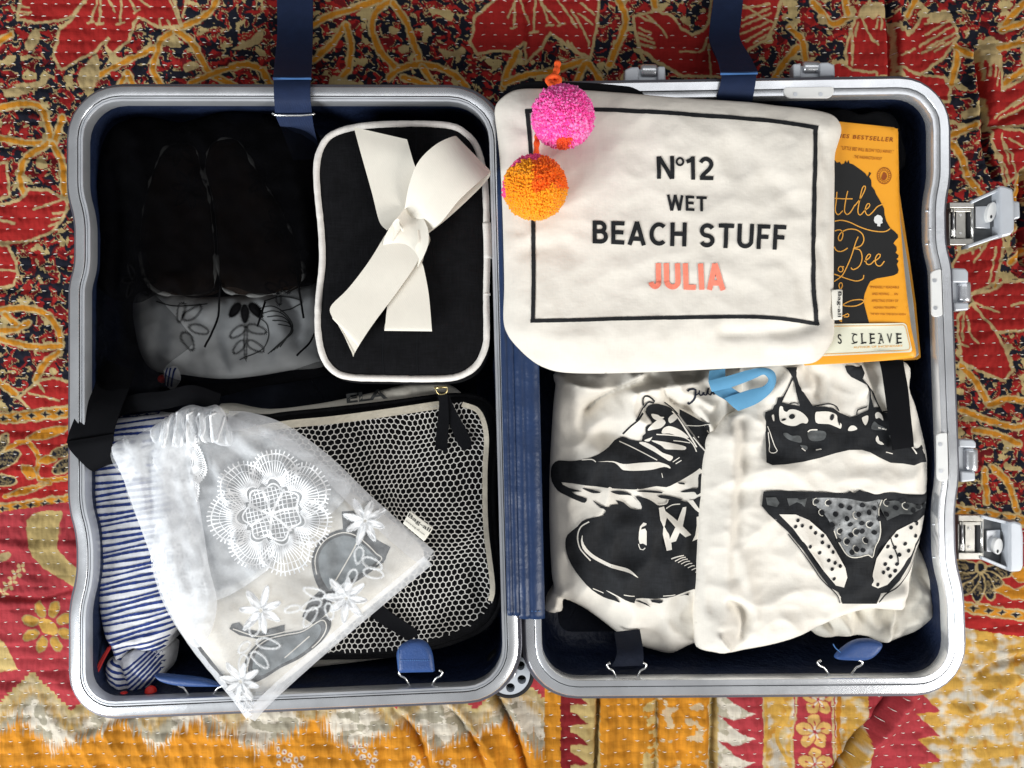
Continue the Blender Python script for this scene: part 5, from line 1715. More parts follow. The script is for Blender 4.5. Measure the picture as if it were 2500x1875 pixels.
for k in range(-2, 40):
    y0 = 1030 + k * 15.4 + 1.5 * math.sin(k * 2.3)
    sl = 0.10 + 0.0055 * max(0, k - 6)
    xs = np.linspace(200, 470, 30)
    ys = y0 - (xs - 220) * sl + 2.0 * np.sin(xs / 37 + k * 1.3) + 10
    for run in clipline(np.stack([xs, ys + 0.02 * k], -1), so):
        pr.stroke(run, 6.4 if k % 4 else 4.6, n=1, step=5, jit=0.16)
pr.build('stripe', M['stripe_blue'], t, 0.0006)
pr = Print(gar2)
for k in range(12):
    y0 = 1600 + k * 13
    q = [(262, y0 - 4), (290, y0 + 10), (320, y0 + 22), (350, y0 + 2), (380, y0 - 28), (408, y0 - 62)]
    for run in clipline(cr(q, 6), gar2.o):
        pr.stroke(run, 5, n=1, step=5, jit=0.2)
pr.build('stripe', M['stripe_blue'], t, 0.0006)
for x, y, rr in ((368, 1688, 14), (302, 1703, 15), (238, 1698, 6), (214, 1672, 6), (228, 1676, 7)):
    mb = MB(); z = float(zl(x, y)) - 0.017
    c = P(x, y, z); R_ = rr * S0
    ring = [c + np.array([0, 0, -R_ * math.cos(a)]) for a in np.linspace(0, math.pi, 9)]
    mb.tube(np.array(ring), [max(1e-5, R_ * math.sin(a)) for a in np.linspace(0, math.pi, 9)], 14)
    mb.build('bead', M['red_bead'], t)
mb = MB()
for pts in ([(272, 1575), (252, 1610), (232, 1655), (228, 1676)], [(266, 1580), (240, 1625), (228, 1668)]):
    q = cr(pts, 6); mb.tube(P(q[:, 0], q[:, 1], zl(q[:, 0], q[:, 1]) - 0.018), 0.0012, 6)
mb.build('tie_cord', M['red_cord'], t)
sm = Cloth([(402, 905), (425, 893), (438, 925), (420, 950), (405, 938)], plane(-0.026), 0.004, 12, 0.004, sp=6, step=4)
sm.build('corner', M['stripe_white'], t)
pr = Print(sm)
for k in range(3):
    pr.stroke([(412 + k * 9, 898), (404 + k * 9, 944)], 4)
pr.build('stripe', M['stripe_blue'], t, 0.0005)
mb = MB(); c = P(396, 925, float(zl(396, 925)) - 0.026)
mb.tube(np.array([c + np.array([0, 0, -0.004 * math.cos(a)]) for a in np.linspace(0, math.pi, 7)]), [max(1e-5, 0.004 * math.sin(a)) for a in np.linspace(0, math.pi, 7)], 12)
mb.build('bead', M['red_bead'], t)

# ------------------------------------------------------------------ pouch with printed sunglasses, inside the white bag
sg = Cloth([(430, 1430), (520, 1445), (640, 1388), (760, 1290), (840, 1205), (905, 1235), (980, 1290), (1036, 1350), (1000, 1402), (900, 1485), (760, 1610), (660, 1690), (612, 1730), (580, 1690), (500, 1590), (440, 1500)], plane(-0.012), 0.006, 40, 0.006,
           noise=[(80, 0.0015, 7)], sp=10)
t = thing('sunglasses_pouch', 'cream pouch printed with grey sunglasses, inside the white lace bag', 'pouch', base_of(740, 1480, 0.08))
sg.build('fabric', M['canvas'], t)
pr = Print(sg)
l1 = cr([(770, 1402), (766, 1355), (790, 1312), (835, 1290), (872, 1296), (905, 1320), (930, 1345), (944, 1362), (900, 1398), (850, 1430), (805, 1452), (785, 1436)], 5, True)
l2 = cr([(600, 1640), (612, 1590), (650, 1555), (700, 1540), (750, 1530), (800, 1500), (812, 1522), (790, 1560), (740, 1600), (690, 1625), (650, 1650), (622, 1660)], 5, True)
sh1 = l1.mean(0) + (l1 - l1.mean(0)) * 0.80; sh2 = l2.mean(0) + (l2 - l2.mean(0)) * 0.78
pr.poly(l1, [sh1]); pr.poly(l2, [sh2])
pr.poly([(842, 1300), (838, 1246), (866, 1244), (880, 1262), (920, 1312), (956, 1332), (938, 1372), (920, 1346), (880, 1312)], sp=9)
pr.poly([(566, 1530), (572, 1518), (590, 1514), (605, 1530), (640, 1536), (700, 1520), (700, 1545), (640, 1556), (590, 1545)], sp=9)
pr.poly([(786, 1436), (760, 1460), (742, 1500), (770, 1520), (805, 1490), (820, 1450)], sp=9)
pr.build('frame_print', M['glasses_ink'], t)
pr = Print(sg); pr.poly(sh1); pr.poly(sh2); pr.build('lens_print', M['glasses_lens'], t, 0.0004)
pr = Print(sg)
for l_ in (l1, l2):
    c_ = l_.mean(0); pr.stroke((c_ + (l_ - c_) * 0.9)[:38], 2.6, n=1, step=5)
pr.stroke([(812, 1432), (860, 1350), (880, 1310)], 3, n=3); pr.stroke([(700, 1600), (760, 1548)], 3); pr.stroke([(575, 1530), (640, 1548), (720, 1532)], 2.4)
pr.build('frame_highlight', M['canvas'], t, 0.0008)

# ------------------------------------------------------------------ white lace bag
LACE = [(273, 1090), (290, 1072), (330, 1064), (372, 1052), (392, 1032), (428, 1012), (446, 1000), (470, 992), (500, 998), (528, 992), (544, 1006), (556, 1028), (580, 1018), (612, 1016), (650, 1024), (700, 1044), (752, 1078), (800, 1118), (850, 1162), (900, 1212),
        (950, 1260), (985, 1286), (1030, 1330), (1060, 1356), (1046, 1374), (1000, 1412), (930, 1472), (860, 1538), (772, 1607), (700, 1674), (653, 1715), (628, 1742), (612, 1759), (594, 1742), (569, 1703), (515, 1638), (461, 1569), (428, 1515), (404, 1469), (388, 1420), (374, 1373), (350, 1300),
        (334, 1262), (316, 1220), (300, 1165), (280, 1138), (271, 1115)]
lace = Cloth(LACE, plane(0.0025), 0.007, 46, 0.004, smooth=True,
             folds=[([(470, 995), (500, 1080), (560, 1190), (590, 1320)], 14, 0.005), ([(440, 1010), (455, 1120), (480, 1260), (520, 1380)], 12, -0.004), ([(420, 1020), (400, 1130), (410, 1280), (450, 1440)], 18, 0.005), ([(500, 1000), (560, 1090), (640, 1160)], 10, -0.003),
                    ([(380, 1045), (370, 1160), (380, 1300)], 10, -0.003), ([(530, 1000), (600, 1080), (720, 1150), (860, 1240)], 14, 0.003), ([(640, 1390), (700, 1350), (800, 1250)], 20, 0.002), ([(330, 1080), (350, 1200), (400, 1400)], 16, 0.003)],
             noise=[(60, 0.0022, 19), (22, 0.0008, 23), (48, 0.0016, -25)], sp=7, step=7)
t = thing('lace_bag', 'white sheer lace drawstring bag with its corner hanging over the front rim', 'bag', base_of(640, 1380, 0.1))
lace.build('fabric', M['white_sheer'], t, under=False)
back = Cloth([(300, 1110), (420, 1040), (560, 1050), (700, 1070), (850, 1190), (1010, 1350), (880, 1480), (720, 1630), (600, 1670), (500, 1580), (420, 1440), (370, 1300)], plane(-0.017), 0.003, 40, 0.002, noise=[(70, 0.002, 29)], sp=14, step=12)
back.build('back_panel', M['white_sheer'], t, under=False)
over = lambda o: (lambda px, py: lace.hq(px, py) + o)
fl = Cloth([(273, 1090), (330, 1064), (392, 1032), (446, 1000), (470, 1040), (470, 1130), (490, 1250), (510, 1380), (530, 1480), (500, 1570), (461, 1569), (404, 1469), (374, 1373), (334, 1262), (300, 1165)], over(0.0022), 0.004, 26, 0.001,
           noise=[(40, 0.0006, 31)], sp=9)
fl.build('folded_layer', M['white_sheer2'], t, under=False)
for pts, w in (([(560, 1026), (612, 1030), (690, 1058), (790, 1130), (890, 1226), (985, 1310), (1046, 1362)], 46), ([(1046, 1366), (930, 1462), (772, 1596), (653, 1704), (612, 1750)], 30), ([(612, 1745), (575, 1698), (470, 1566), (410, 1466), (380, 1373)], 22)):
    pr = Print(lace); pr.stroke(pts, w, step=9)
    pr.build('hem', M['white_hem'], t, 0.0012)
up2 = Cloth([(446, 1000), (528, 1000), (600, 1030), (690, 1060), (800, 1140), (856, 1196), (764, 1296), (648, 1396), (540, 1462), (450, 1462), (425, 1320), (415, 1150), (425, 1060)], over(-0.007), 0.003, 30, 0.001, noise=[(60, 0.001, 33), (70, 0.001, -35)], sp=10)
up2.build('inner_layer', M['white_sheer2'], t, under=False)
# gathers at the neck
gat = Cloth([(370, 1052), (392, 1030), (428, 1008), (446, 996), (470, 988), (500, 994), (528, 988), (546, 1004), (556, 1030), (570, 1060), (560, 1090), (510, 1080), (470, 1090), (430, 1100), (395, 1096)], plane(0.006), 0.012, 24, 0.002,
            folds=[([(440 + 13 * k, 996), (430 + 16 * k, 1090)], 4.5, 0.006 * (1 if k % 2 else -0.7)) for k in range(-3, 9)], noise=[(14, 0.002, 41)], sp=5, step=5)
gat.build('gathered_neck', M['white_sheer2'], t, under=False)
mb = MB()
for k in range(9):
    x0 = 400 + k * 18
    q = cr([(x0, 1092 - k * 2), (x0 + 6, 1060 - k * 3), (x0 + 4 + rnd.uniform(-6, 6), 1030 - k * 2), (x0 + 12, 1000 + rnd.uniform(-4, 12))], 5)
    k_ = pip(q[:, 0], q[:, 1], gat.o); q = q[k_]
    if len(q) > 3: mb.tube(gat.world(q[:, 0], q[:, 1], 0.001), 0.0011, 6)
mb.build('drawstring', M['lace'], t)
for k, (cx, cy, R_, n, a0) in enumerate(((341, 1116, 58, 8, 0.2), (895, 1268, 56, 8, 0.3), (850, 1455, 58, 8, 0.1), (644, 1484, 60, 7, 0.5), (594, 1657, 54, 8, 0.2), (690, 1050, 0, 0, 0))):
    if R_:
        spray(lace, 'embroidered_flower', M['lace'], t, star(cx, cy, R_ * 0.92, n, a0, 0.30), 7, 0.0014, 'fill')
for lv in ([(884, 1330, 42, 20, 1.75), (890, 1360, 52, 22, 0.45), (872, 1385, 46, 20, 2.0), (892, 1388, 50, 22, 0.25), (862, 1420, 46, 20, 2.5)],
           [(800, 1450, 56, 22, 3.5), (790, 1462, 52, 22, 2.75), (775, 1478, 52, 22, 2.1), (806, 1466, 42, 20, 1.4), (740, 1475, 40, 16, 2.9)],
           [(622, 1545, 48, 22, -1.2), (632, 1560, 60, 22, 0.15), (622, 1585, 54, 22, 0.75), (606, 1590, 46, 20, 1.8), (618, 1560, 40, 18, 2.4)], [(590, 1700, 40, 18, 0.6), (600, 1690, 38, 18, 1.6)]):
    spray(lace, 'embroidered_sprig', M['lace'], t, lv, 9, 0.0014)


def rosette(cl, cx, cy, R, n, sx=1.0, rot=0.0, sh=0.0):
    Tr = lambda p: np.stack([cx + sx * (p[:, 0] * math.cos(rot) - p[:, 1] * math.sin(rot)) + sh * p[:, 1], cy + p[:, 0] * math.sin(rot) + p[:, 1] * math.cos(rot)], -1)
    T = lambda p: Tr(p) + 5.0 * np.stack([perlin(Tr(p)[:, 0] / 46, Tr(p)[:, 1] / 46, 3), perlin(Tr(p)[:, 0] / 46, Tr(p)[:, 1] / 46, 9)], -1)
    pr = Print(cl); lo_ = shrink(cl.o, 4)[::4]

    def st(p, w, closed=False):
        q = T(np.asarray(p, float))
        k = pip(q[:, 0], q[:, 1], lo_)
        if closed and k.all():
            pr.stroke(q, w, n=1, step=5, closed=True); return
        run = []
        for a, b in zip(q, k):
            if b: run.append(a)
            else:
                if len(run) > 2: pr.stroke(run, w, n=1, step=5)
                run = []
        if len(run) > 1: pr.stroke(run, w, n=1, step=5)
    for k in range(n):
        a = k * 2 * math.pi / n
        c = np.array((0.60 * R * math.cos(a), 0.60 * R * math.sin(a)))
        rr = (0.385 + 0.035 * math.sin(k * 2.7 + cx)) * R
        th = np.linspace(a - 1.75, a + 1.75, 24)
        st(c + rr * np.stack([np.cos(th), np.sin(th)], -1), 3.4)
        st(c + rr * 0.70 * np.stack([np.cos(th), np.sin(th)], -1), 1.5)
        inn = np.array((0.44 * R * math.cos(a), 0.44 * R * math.sin(a)))
        th2 = np.linspace(a - 1.5, a + 1.5, 12)
        st(inn + 0.13 * R * np.stack([np.cos(th2), np.sin(th2)], -1), 4.0)
        for j in range(21):
            b = a - 1.7 + 3.4 * j / 20
            p0 = inn + 0.13 * R * np.array((math.cos(b), math.sin(b))); p1 = c + rr * np.array((math.cos(b), math.sin(b)))
            st([p0, (p0 + p1) / 2, p1], 1.9)
            b2 = b + 0.20; p3 = c + rr * np.array((math.cos(b2), math.sin(b2)))
            st([p0, (p0 + p3) / 2, p3], 1.5)
            p2 = c + (rr + 0.07 * R) * np.array((math.cos(b), math.sin(b)))
            if np.linalg.norm(p2) > 0.72 * R:
                st([p1, (p1 + p2) / 2, p2], 3.2)
    th = np.linspace(0, 2 * np.pi, 60, endpoint=False)
    rad = 0.44 + 0.05 * np.cos(n * th)
    st((rad * R)[:, None] * np.stack([np.cos(th), np.sin(th)], -1), 4, True)
    for k in range(13):
        u = -0.42 + 0.07 * k
        L_ = math.sqrt(max(0.01, 0.19 - u * u))
        for m_ in (0, 1):
            A_ = np.array([(u, -L_), (u * 1.0, -L_ * 0.5), (u, 0), (u, L_ * 0.5), (u, L_)]) * R
            if m_: A_ = A_[:, ::-1]
            A_ = A_ @ np.array([[math.cos(0.5), -math.sin(0.5)], [math.sin(0.5), math.cos(0.5)]])
            st(A_, 2.1)
    for k in range(n):
        a = k * 2 * math.pi / n + 0.45
        st([(0.02 * R, 0.02 * R), (0.16 * R * math.cos(a), 0.16 * R * math.sin(a)), (0.30 * R * math.cos(a), 0.30 * R * math.sin(a)), (0.42 * R * math.cos(a), 0.42 * R * math.sin(a))], 6)
    return pr.build('lace_rosette', M['lace'], t, 0.0022, split=False)


rosette(lace, 671, 1247, 146, 7, 1.0, 0.3)
rosette(lace, 447, 1400, 150, 7, 0.52, 0.5, 0.12)
rosette(lace, 452, 1120, 110, 6, 0.55, 0.1, 0.1)
tg = Cloth([(985, 1262), (1004, 1246), (1054, 1290), (1036, 1318), (980, 1270)], plane(0.008), 0.001, 8, 0.001, sp=6, step=4, smooth=False)
tg = Cloth([(984, 1278), (1000, 1246), (1058, 1290), (1036, 1322)], plane(0.009), 0.0005, 8, 0.0008, sp=8, step=6, smooth=False)
lb = tg.build('cloth_label', M['tag'], t)
pr = Print(tg)
pr.text('Bag-all', [(1000, 1252), (1053, 1291), (1047, 1302), (994, 1263)], 0.01)
pr.text('www.bag-all.com', [(992, 1268), (1038, 1303), (1035, 1308), (989, 1273)], 0.0)
pr.build('lettering', M['tag_ink'], lb, 0.0004)

# ------------------------------------------------------------------ right half: canvas bags
under = Cloth([(1960, 1480), (2080, 1400), (2180, 1330), (2225, 1318), (2248, 1350), (2265, 1394), (2282, 1437), (2274, 1458), (2279, 1472), (2270, 1506), (2240, 1535), (2202, 1552), (2153, 1566), (2105, 1550), (2050, 1552), (1990, 1548)], 0.062, 0.012, 30, 0.03,
              folds=[([(2000, 1500), (2040, 1548)], 9, -0.006), ([(2030, 1490), (2070, 1548)], 9, 0.005), ([(2080, 1480), (2120, 1550)], 10, -0.005), ([(2200, 1400), (2160, 1480), (2150, 1560)], 8, 0.009), ([(2230, 1390), (2262, 1440), (2276, 1460)], 9, -0.006), ([(2240, 1480), (2180, 1540)], 12, 0.004)],
              noise=[(40, 0.002, 5), ((50, 70), 0.004, -6)], sp=7)
t = thing('canvas_bag', 'plain unbleached canvas bag peeking out beneath the lingerie bag at the front right', 'bag', base_of(2150, 1470, 0.03), 'canvas drawstring bags')
under.build('fabric', M['canvas_dim'], t)

SNK = [(1362, 905), (1356, 940), (1350, 1000), (1344, 1100), (1341, 1200), (1342, 1300), (1347, 1400), (1352, 1440), (1330, 1480), (1340, 1494), (1372, 1490), (1374, 1462), (1400, 1470), (1450, 1500), (1522, 1554), (1570, 1578), (1629, 1593), (1668, 1578), (1720, 1552), (1775, 1500), (1790, 1300), (1800, 1100), (1830, 980), (1840, 900), (1700, 880), (1500, 880)]
snk = Cloth(SNK, 0.050, 0.026, 120, 0.03,
            folds=[([(1372, 935), (1440, 950), (1500, 945), (1560, 915)], 16, 0.013, True), ([(1432, 1000), (1470, 965), (1540, 935), (1580, 915)], 13, -0.016, True), ([(1440, 990), (1430, 1050), (1500, 1060)], 28, -0.010), ([(1540, 960), (1620, 945), (1690, 935)], 14, 0.016, True), ([(1535, 965), (1535, 1010), (1560, 1030)], 12, 0.006),
                   ([(1610, 955), (1640, 985), (1690, 1010), (1720, 1060)], 11, -0.015, True), ([(1600, 958), (1660, 960), (1720, 990)], 10, 0.006), ([(1690, 1000), (1722, 1060), (1728, 1120)], 13, 0.010), ([(1560, 920), (1590, 905)], 12, 0.006), ([(1700, 900), (1690, 930), (1720, 950)], 12, -0.006),
                   ([(1400, 1470), (1500, 1500), (1600, 1490)], 26, -0.004), ([(1640, 1500), (1690, 1480)], 30, -0.004), ([(1352, 1440), (1372, 1470)], 8, -0.010), ([(1450, 1100), (1420, 1120)], 30, 0.004)],
            noise=[(90, 0.004, 3), ((95, 120), 0.0050, -7), ((44, 60), 0.0011, -9)], sp=5.5)
t = thing('canvas_bag', 'canvas bag printed with a pair of black trainers, beside the spine', 'bag', base_of(1540, 1230, 0.03), 'canvas drawstring bags')
tsnk = t
snk.build('fabric', M['canvas'], t)
a7 = lambda L: [(1320 + x / 4.609, 880 + y / 4.609) for x, y in L]
a8 = lambda L: [(1320 + x / 5.027, 1200 + y / 5.027) for x, y in L]
pr = Print(snk)
# upper shoe
pr.poly(a7([(110, 1240), (130, 1160), (190, 1110), (300, 1110), (440, 1090), (600, 1030), (730, 950), (800, 880), (890, 842), (960, 870), (1010, 880), (1090, 890), (1100, 830), (1130, 800), (1120, 730), (1170, 700), (1250, 720), (1340, 680), (1300, 640), (1200, 690), (1170, 620), (1130, 560), (1160, 500), (1250, 480), (1310, 490),
             (1400, 520), (1480, 600), (1560, 720), (1690, 880), (1760, 980), (1840, 1060), (1835, 1100), (1740, 1140), (1720, 1180), (1640, 1240), (1520, 1310), (1440, 1350), (1360, 1390), (1250, 1380), (1100, 1405), (900, 1410), (700, 1390), (480, 1365), (220, 1345), (300, 1400), (440, 1430), (330, 1440), (400, 1480), (490, 1510), (470, 1560), (400, 1540),
             (260, 1480), (180, 1440), (120, 1350)]), sp=9, smooth=2)
pr.poly(a7([(1510, 540), (1610, 590), (1720, 660), (1810, 690), (1830, 800), (1850, 930), (1838, 1050), (1740, 940), (1640, 800), (1560, 680), (1500, 600)]), sp=9)
pr.stroke(a7([(890, 812), (950, 740), (1010, 680), (1100, 580)]), 4.5); pr.stroke(a7([(1010, 660), (1060, 590), (1110, 510)]), 3.2); pr.stroke(a7([(1105, 500), (1098, 410), (1150, 398), (1220, 440), (1225, 470), (1160, 462), (1110, 520)]), 4)
pr.stroke(a7([(1130, 560), (1150, 600), (1185, 650)]), 3)
pr.stroke(a7([(1345, 465), (1420, 520), (1480, 590)]), 3.0)
# laces and sole strokes between the shoes
for q in ([(440, 1390), (540, 1410), (640, 1440), (560, 1450), (480, 1420)], [(750, 1430), (860, 1430), (960, 1460), (1040, 1540), (980, 1480), (840, 1470)], [(1030, 1430), (1120, 1420), (1300, 1440), (1310, 1460), (1160, 1445)],
          [(1280, 1480), (1400, 1490), (1540, 1530), (1440, 1530), (1300, 1510)], [(1520, 1440), (1640, 1400), (1700, 1390), (1710, 1250), (1790, 1255), (1760, 1320), (1740, 1420), (1690, 1470), (1660, 1440), (1560, 1450)],
          [(1700, 1090), (1740, 1110), (1840, 1090), (1780, 1130), (1740, 1150), (1780, 1215), (1720, 1180)], [(560, 1530), (600, 1590), (740, 1620), (640, 1610), (580, 1570)], [(1480, 1335), (1550, 1340), (1555, 1360), (1500, 1352)]):
    pr.poly(a7(q), sp=9, smooth=3)
# lower shoe
pr.poly(a8([(610, 55), (690, 110), (800, 140), (820, 110), (920, 110), (880, 60), (980, 90), (1060, 160), (1180, 170), (1170, 90), (1110, 10), (1250, 40), (1340, 90), (1400, 130), (1490, 110), (1510, 60), (1640, 60), (1750, 90), (1850, 20), (1905, 5), (1972, 10), (1940, 250), (1905, 500), (1890, 1070), (1800, 1110), (1640, 1170), (1480, 1215), (1300, 1235),
             (1120, 1225), (1100, 1275), (990, 1240), (860, 1180), (935, 1275), (860, 1255), (740, 1230), (600, 1130), (470, 1000), (360, 850), (300, 700), (285, 580), (310, 480), (420, 380), (480, 310), (600, 260), (780, 232), (720, 230), (760, 180), (700, 140), (650, 110)]), sp=9, smooth=2)
pr.poly(a8([(1110, 1250), (1200, 1290), (1300, 1335), (1250, 1290), (1160, 1250)])); pr.poly(a8([(1300, 1245), (1430, 1248), (1436, 1272), (1400, 1290), (1310, 1275)])); pr.poly(a8([(1620, 1200), (1740, 1160), (1748, 1190), (1700, 1180)]))
pr.build('trainer_print', M['ink'], t, 0.0010)
hl = Print(snk)
for q in ([(600, 1102), (770, 1100), (880, 1130), (1060, 1120), (1240, 1110), (1300, 1120), (1370, 1145), (1395, 1170), (1385, 1180), (1330, 1165), (1180, 1195), (1040, 1205), (920, 1200), (870, 1190), (820, 1140), (760, 1110)],
          [(1300, 800), (1310, 750), (1370, 720), (1450, 740), (1530, 780), (1600, 850), (1480, 830), (1380, 800)], [(1190, 880), (1290, 885), (1430, 910), (1560, 945), (1550, 980), (1440, 975), (1340, 970), (1290, 930)],
          [(1065, 910), (1130, 900), (1230, 950), (1310, 1010), (1420, 1050), (1390, 1100), (1330, 1070), (1220, 1000)], [(1190, 590), (1260, 600), (1290, 620), (1330, 625), (1270, 660), (1210, 640)], [(1280, 640), (1340, 680), (1290, 740), (1200, 760), (1150, 770), (1170, 720)],
          [(1120, 880), (1180, 850), (1200, 840), (1170, 890)], [(1370, 640), (1430, 590), (1470, 630), (1390, 690)]):
    hl.poly(a7(q), sp=9, smooth=3)
hl.stroke(a7([(850, 890), (960, 940), (1080, 1000), (1250, 1090)]), 2.2); hl.stroke(a7([(435, 1090), (540, 1080), (580, 1105)]), 2.4); hl.stroke(a7([(1240, 810), (1400, 820), (1560, 850), (1640, 920), (1680, 1000)]), 2.4)
hl.stroke(a7([(1420, 560), (1540, 720), (1680, 950)]), 3.4); hl.stroke(a7([(1560, 715), (1700, 720), (1815, 700)]), 1.6); hl.stroke(a7([(1640, 840), (1740, 960), (1840, 1060)]), 2.6)
hl.stroke(a7([(1430, 880), (1520, 890), (1610, 905)]), 2); hl.stroke(a7([(1420, 1110), (1490, 1060)]), 2); hl.stroke(a7([(1450, 1130), (1510, 1090)]), 2); hl.stroke(a7([(1300, 1230), (1310, 1280)]), 1.5)
# lower shoe highlights
hl.stroke(a8([(560, 310), (460, 380), (425, 500), (450, 620), (500, 690), (580, 775)]), 3); hl.stroke(a8([(480, 470), (475, 540), (510, 630), (600, 720), (740, 800), (880, 850), (1040, 895), (1135, 965)]), 8, taper=True)
hl.poly(a8([(1150, 430), (1160, 360), (1200, 315), (1235, 325), (1230, 345), (1180, 370), (1170, 400), (1220, 385), (1238, 420), (1240, 590), (1200, 570), (1165, 580), (1150, 520)])); hl.stroke(a8([(1150, 580), (1170, 640), (1200, 648), (1225, 620)]), 2)
hl.poly(a8([(1390, 150), (1455, 135), (1470, 190), (1560, 260), (1610, 305), (1680, 150), (1722, 140), (1715, 200), (1670, 365), (1770, 465), (1695, 490), (1630, 435), (1590, 540), (1535, 560), (1540, 640), (1480, 655), (1440, 480), (1400, 280)]), [a8([(1480, 260), (1575, 370), (1520, 520)])])
hl.poly(a8([(1735, 70), (1800, 60), (1870, 165), (1930, 10), (1940, 20), (1920, 250), (1820, 170)])); hl.poly(a8([(1840, 260), (1890, 240), (1885, 300), (1865, 470), (1900, 500), (1785, 545), (1820, 470), (1840, 360)]))
for k in range(9):
    hl.stroke(a8([(1525 + k * 42, 742 + k * 24), (1600 + k * 38, 712 + k * 25), (1680 + k * 27, 706 + k * 26)]), 2.6 - k * 0.15)
hl.stroke(a8([(1480, 160), (1560, 120), (1650, 110)]), 2.4); hl.stroke(a8([(1400, 115), (1490, 105), (1510, 60)]), 2); hl.stroke(a8([(770, 1140), (900, 1200), (1020, 1265)]), 3, taper=True); hl.stroke(a8([(610, 1110), (740, 1175)]), 2); hl.stroke(a8([(970, 1175), (1100, 1195)]), 2); hl.stroke(a8([(1440, 1195), (1580, 1175)]), 2)
hl.build('trainer_highlight', M['canvas'], t, 0.0015)
# embroidered name and blue ribbon
nm = Print(snk)
sx = lambda L: [(1280 + x / 2.061, 860 + y / 2.061) for x, y in L]
nm.stroke(sx([(785, 195), (800, 185), (830, 187), (826, 215), (820, 240), (805, 258), (797, 250)]), 5); nm.stroke(sx([(826, 215), (845, 205), (850, 190)]), 3)
nm.stroke(sx([(850, 192), (848, 212), (862, 214), (872, 195), (872, 212), (884, 213)]), 4); nm.stroke(sx([(884, 213), (895, 190), (900, 175), (893, 205), (905, 212), (918, 190), (916, 208), (930, 205)]), 4)
nm.stroke(sx([(935, 190), (930, 175), (915, 185), (920, 205), (940, 190), (945, 208), (975, 200)]), 4)
nm.build('embroidered_name', M['navy_thread'], t, 0.0009)
ribbon('ribbon', [((1732, 905), (1770, 900), 0.098), ((1730, 930), (1772, 925), 0.0985), ((1745, 960), (1785, 945), 0.099), ((1768, 975), (1812, 962), 0.0985), ((1790, 990), (1830, 975), 0.0975)], M['blue_ribbon'], t, 0.0006, arch=0.0015)
ribbon('ribbon_loop', [((1729, 930), (1738, 957), 0.101), ((1780, 917), (1790, 944), 0.106), ((1832, 902), (1840, 925), 0.110), ((1868, 898), (1862, 915), 0.113), ((1890, 908), (1872, 919), 0.113), ((1895, 932), (1876, 930), 0.111), ((1882, 958), (1862, 944), 0.108), ((1850, 984), (1832, 951), 0.105), ((1812, 1000), (1788, 965), 0.102), ((1802, 1003), (1768, 972), 0.1005)],
       M['blue_ribbon'], t, 0.0006, n=8, arch=0.0015)

# lingerie bag
LNG = [(1830, 880), (1815, 960), (1798, 1000), (1770, 1016), (1746, 1046), (1726, 1066), (1718, 1110), (1711, 1200), (1705, 1300), (1700, 1400), (1695, 1480), (1697, 1560), (1706, 1582), (1765, 1592), (1814, 1584), (1911, 1564), (1984, 1534), (2056, 1498), (2120, 1484), (2196, 1488), (2206, 1465), (2222, 1379), (2243, 1297), (2257, 1200), (2257, 1120), (2250, 1070), (2233, 996), (2216, 950), (2200, 880), (2000, 860)]
lng = Cloth(LNG, 0.079, 0.015, 46, 0.035,
            folds=[([(1760, 1040), (1780, 1150), (1770, 1300), (1760, 1450), (1752, 1560)], 26, 0.006), ([(1800, 1010), (1806, 1120), (1790, 1260), (1780, 1400)], 20, -0.006), ([(1740, 1060), (1770, 1020), (1800, 1010)], 10, 0.006), ([(1742, 1540), (1765, 1570), (1755, 1590)], 9, 0.007), ([(1775, 1460), (1808, 1490), (1800, 1540)], 11, -0.007), ([(1790, 1340), (1815, 1420), (1830, 1500)], 18, 0.004),
                   ([(1960, 900), (1990, 930), (1985, 960)], 16, -0.007), ([(2100, 890), (2125, 950), (2150, 1000)], 16, -0.006), ([(2080, 900), (2090, 950)], 18, 0.006), ([(1870, 960), (1900, 930), (1930, 905)], 18, 0.005), ([(2150, 900), (2170, 960), (2180, 1040)], 14, 0.006), ([(1860, 1140), (2000, 1150), (2200, 1170)], 30, 0.003), ([(2010, 1510), (2110, 1470), (2190, 1440)], 18, 0.006), ([(1700, 1340), (1712, 1500)], 14, 0.004)],
            noise=[(90, 0.0035, 13), ((140, 90), 0.0042, -17), ((60, 46), 0.0010, -19)], sp=5.5)
t = thing('canvas_bag', 'canvas bag printed with black spotted lingerie, nearest the latches', 'bag', base_of(1980, 1230, 0.03), 'canvas drawstring bags')
lng.build('fabric', M['canvas'], t)
b6 = lambda L: [(1800 + x / 4.424, 880 + y / 4.424) for x, y in L]
r8 = lambda L: [(1280 + x / 2.061, 860 + y / 2.061) for x, y in L]
pr = Print(lng)
pr.poly(b6([(240, 590), (250, 550), (330, 525), (345, 480), (365, 470), (370, 400), (420, 395), (470, 290), (510, 180), (470, 110), (440, 80), (560, 75), (560, 170), (600, 270), (660, 370), (740, 490), (860, 495), (960, 510), (1030, 560), (1060, 570), (1140, 605), (1200, 590), (1260, 560), (1330, 530), (1340, 440), (1310, 330), (1280, 265), (1240, 240), (1150, 180), (1110, 130), (1085, 60), (1245, 55), (1260, 140), (1240, 200), (1290, 260), (1380, 340), (1430, 450), (1490, 550), (1640, 580),
             (1660, 900), (1900, 900), (1940, 1000), (1970, 1080), (1800, 1112), (1700, 1095), (1560, 1085), (1440, 1030), (1340, 975), (1260, 950), (1120, 950), (980, 985), (820, 1035), (640, 1075), (440, 1100), (300, 1105), (245, 1080), (240, 800)]),
        [b6([(420, 450), (520, 210), (545, 240), (560, 340), (605, 490), (520, 475)]), b6([(1320, 300), (1360, 350), (1400, 420), (1440, 500), (1385, 500), (1360, 400)])], sp=9)
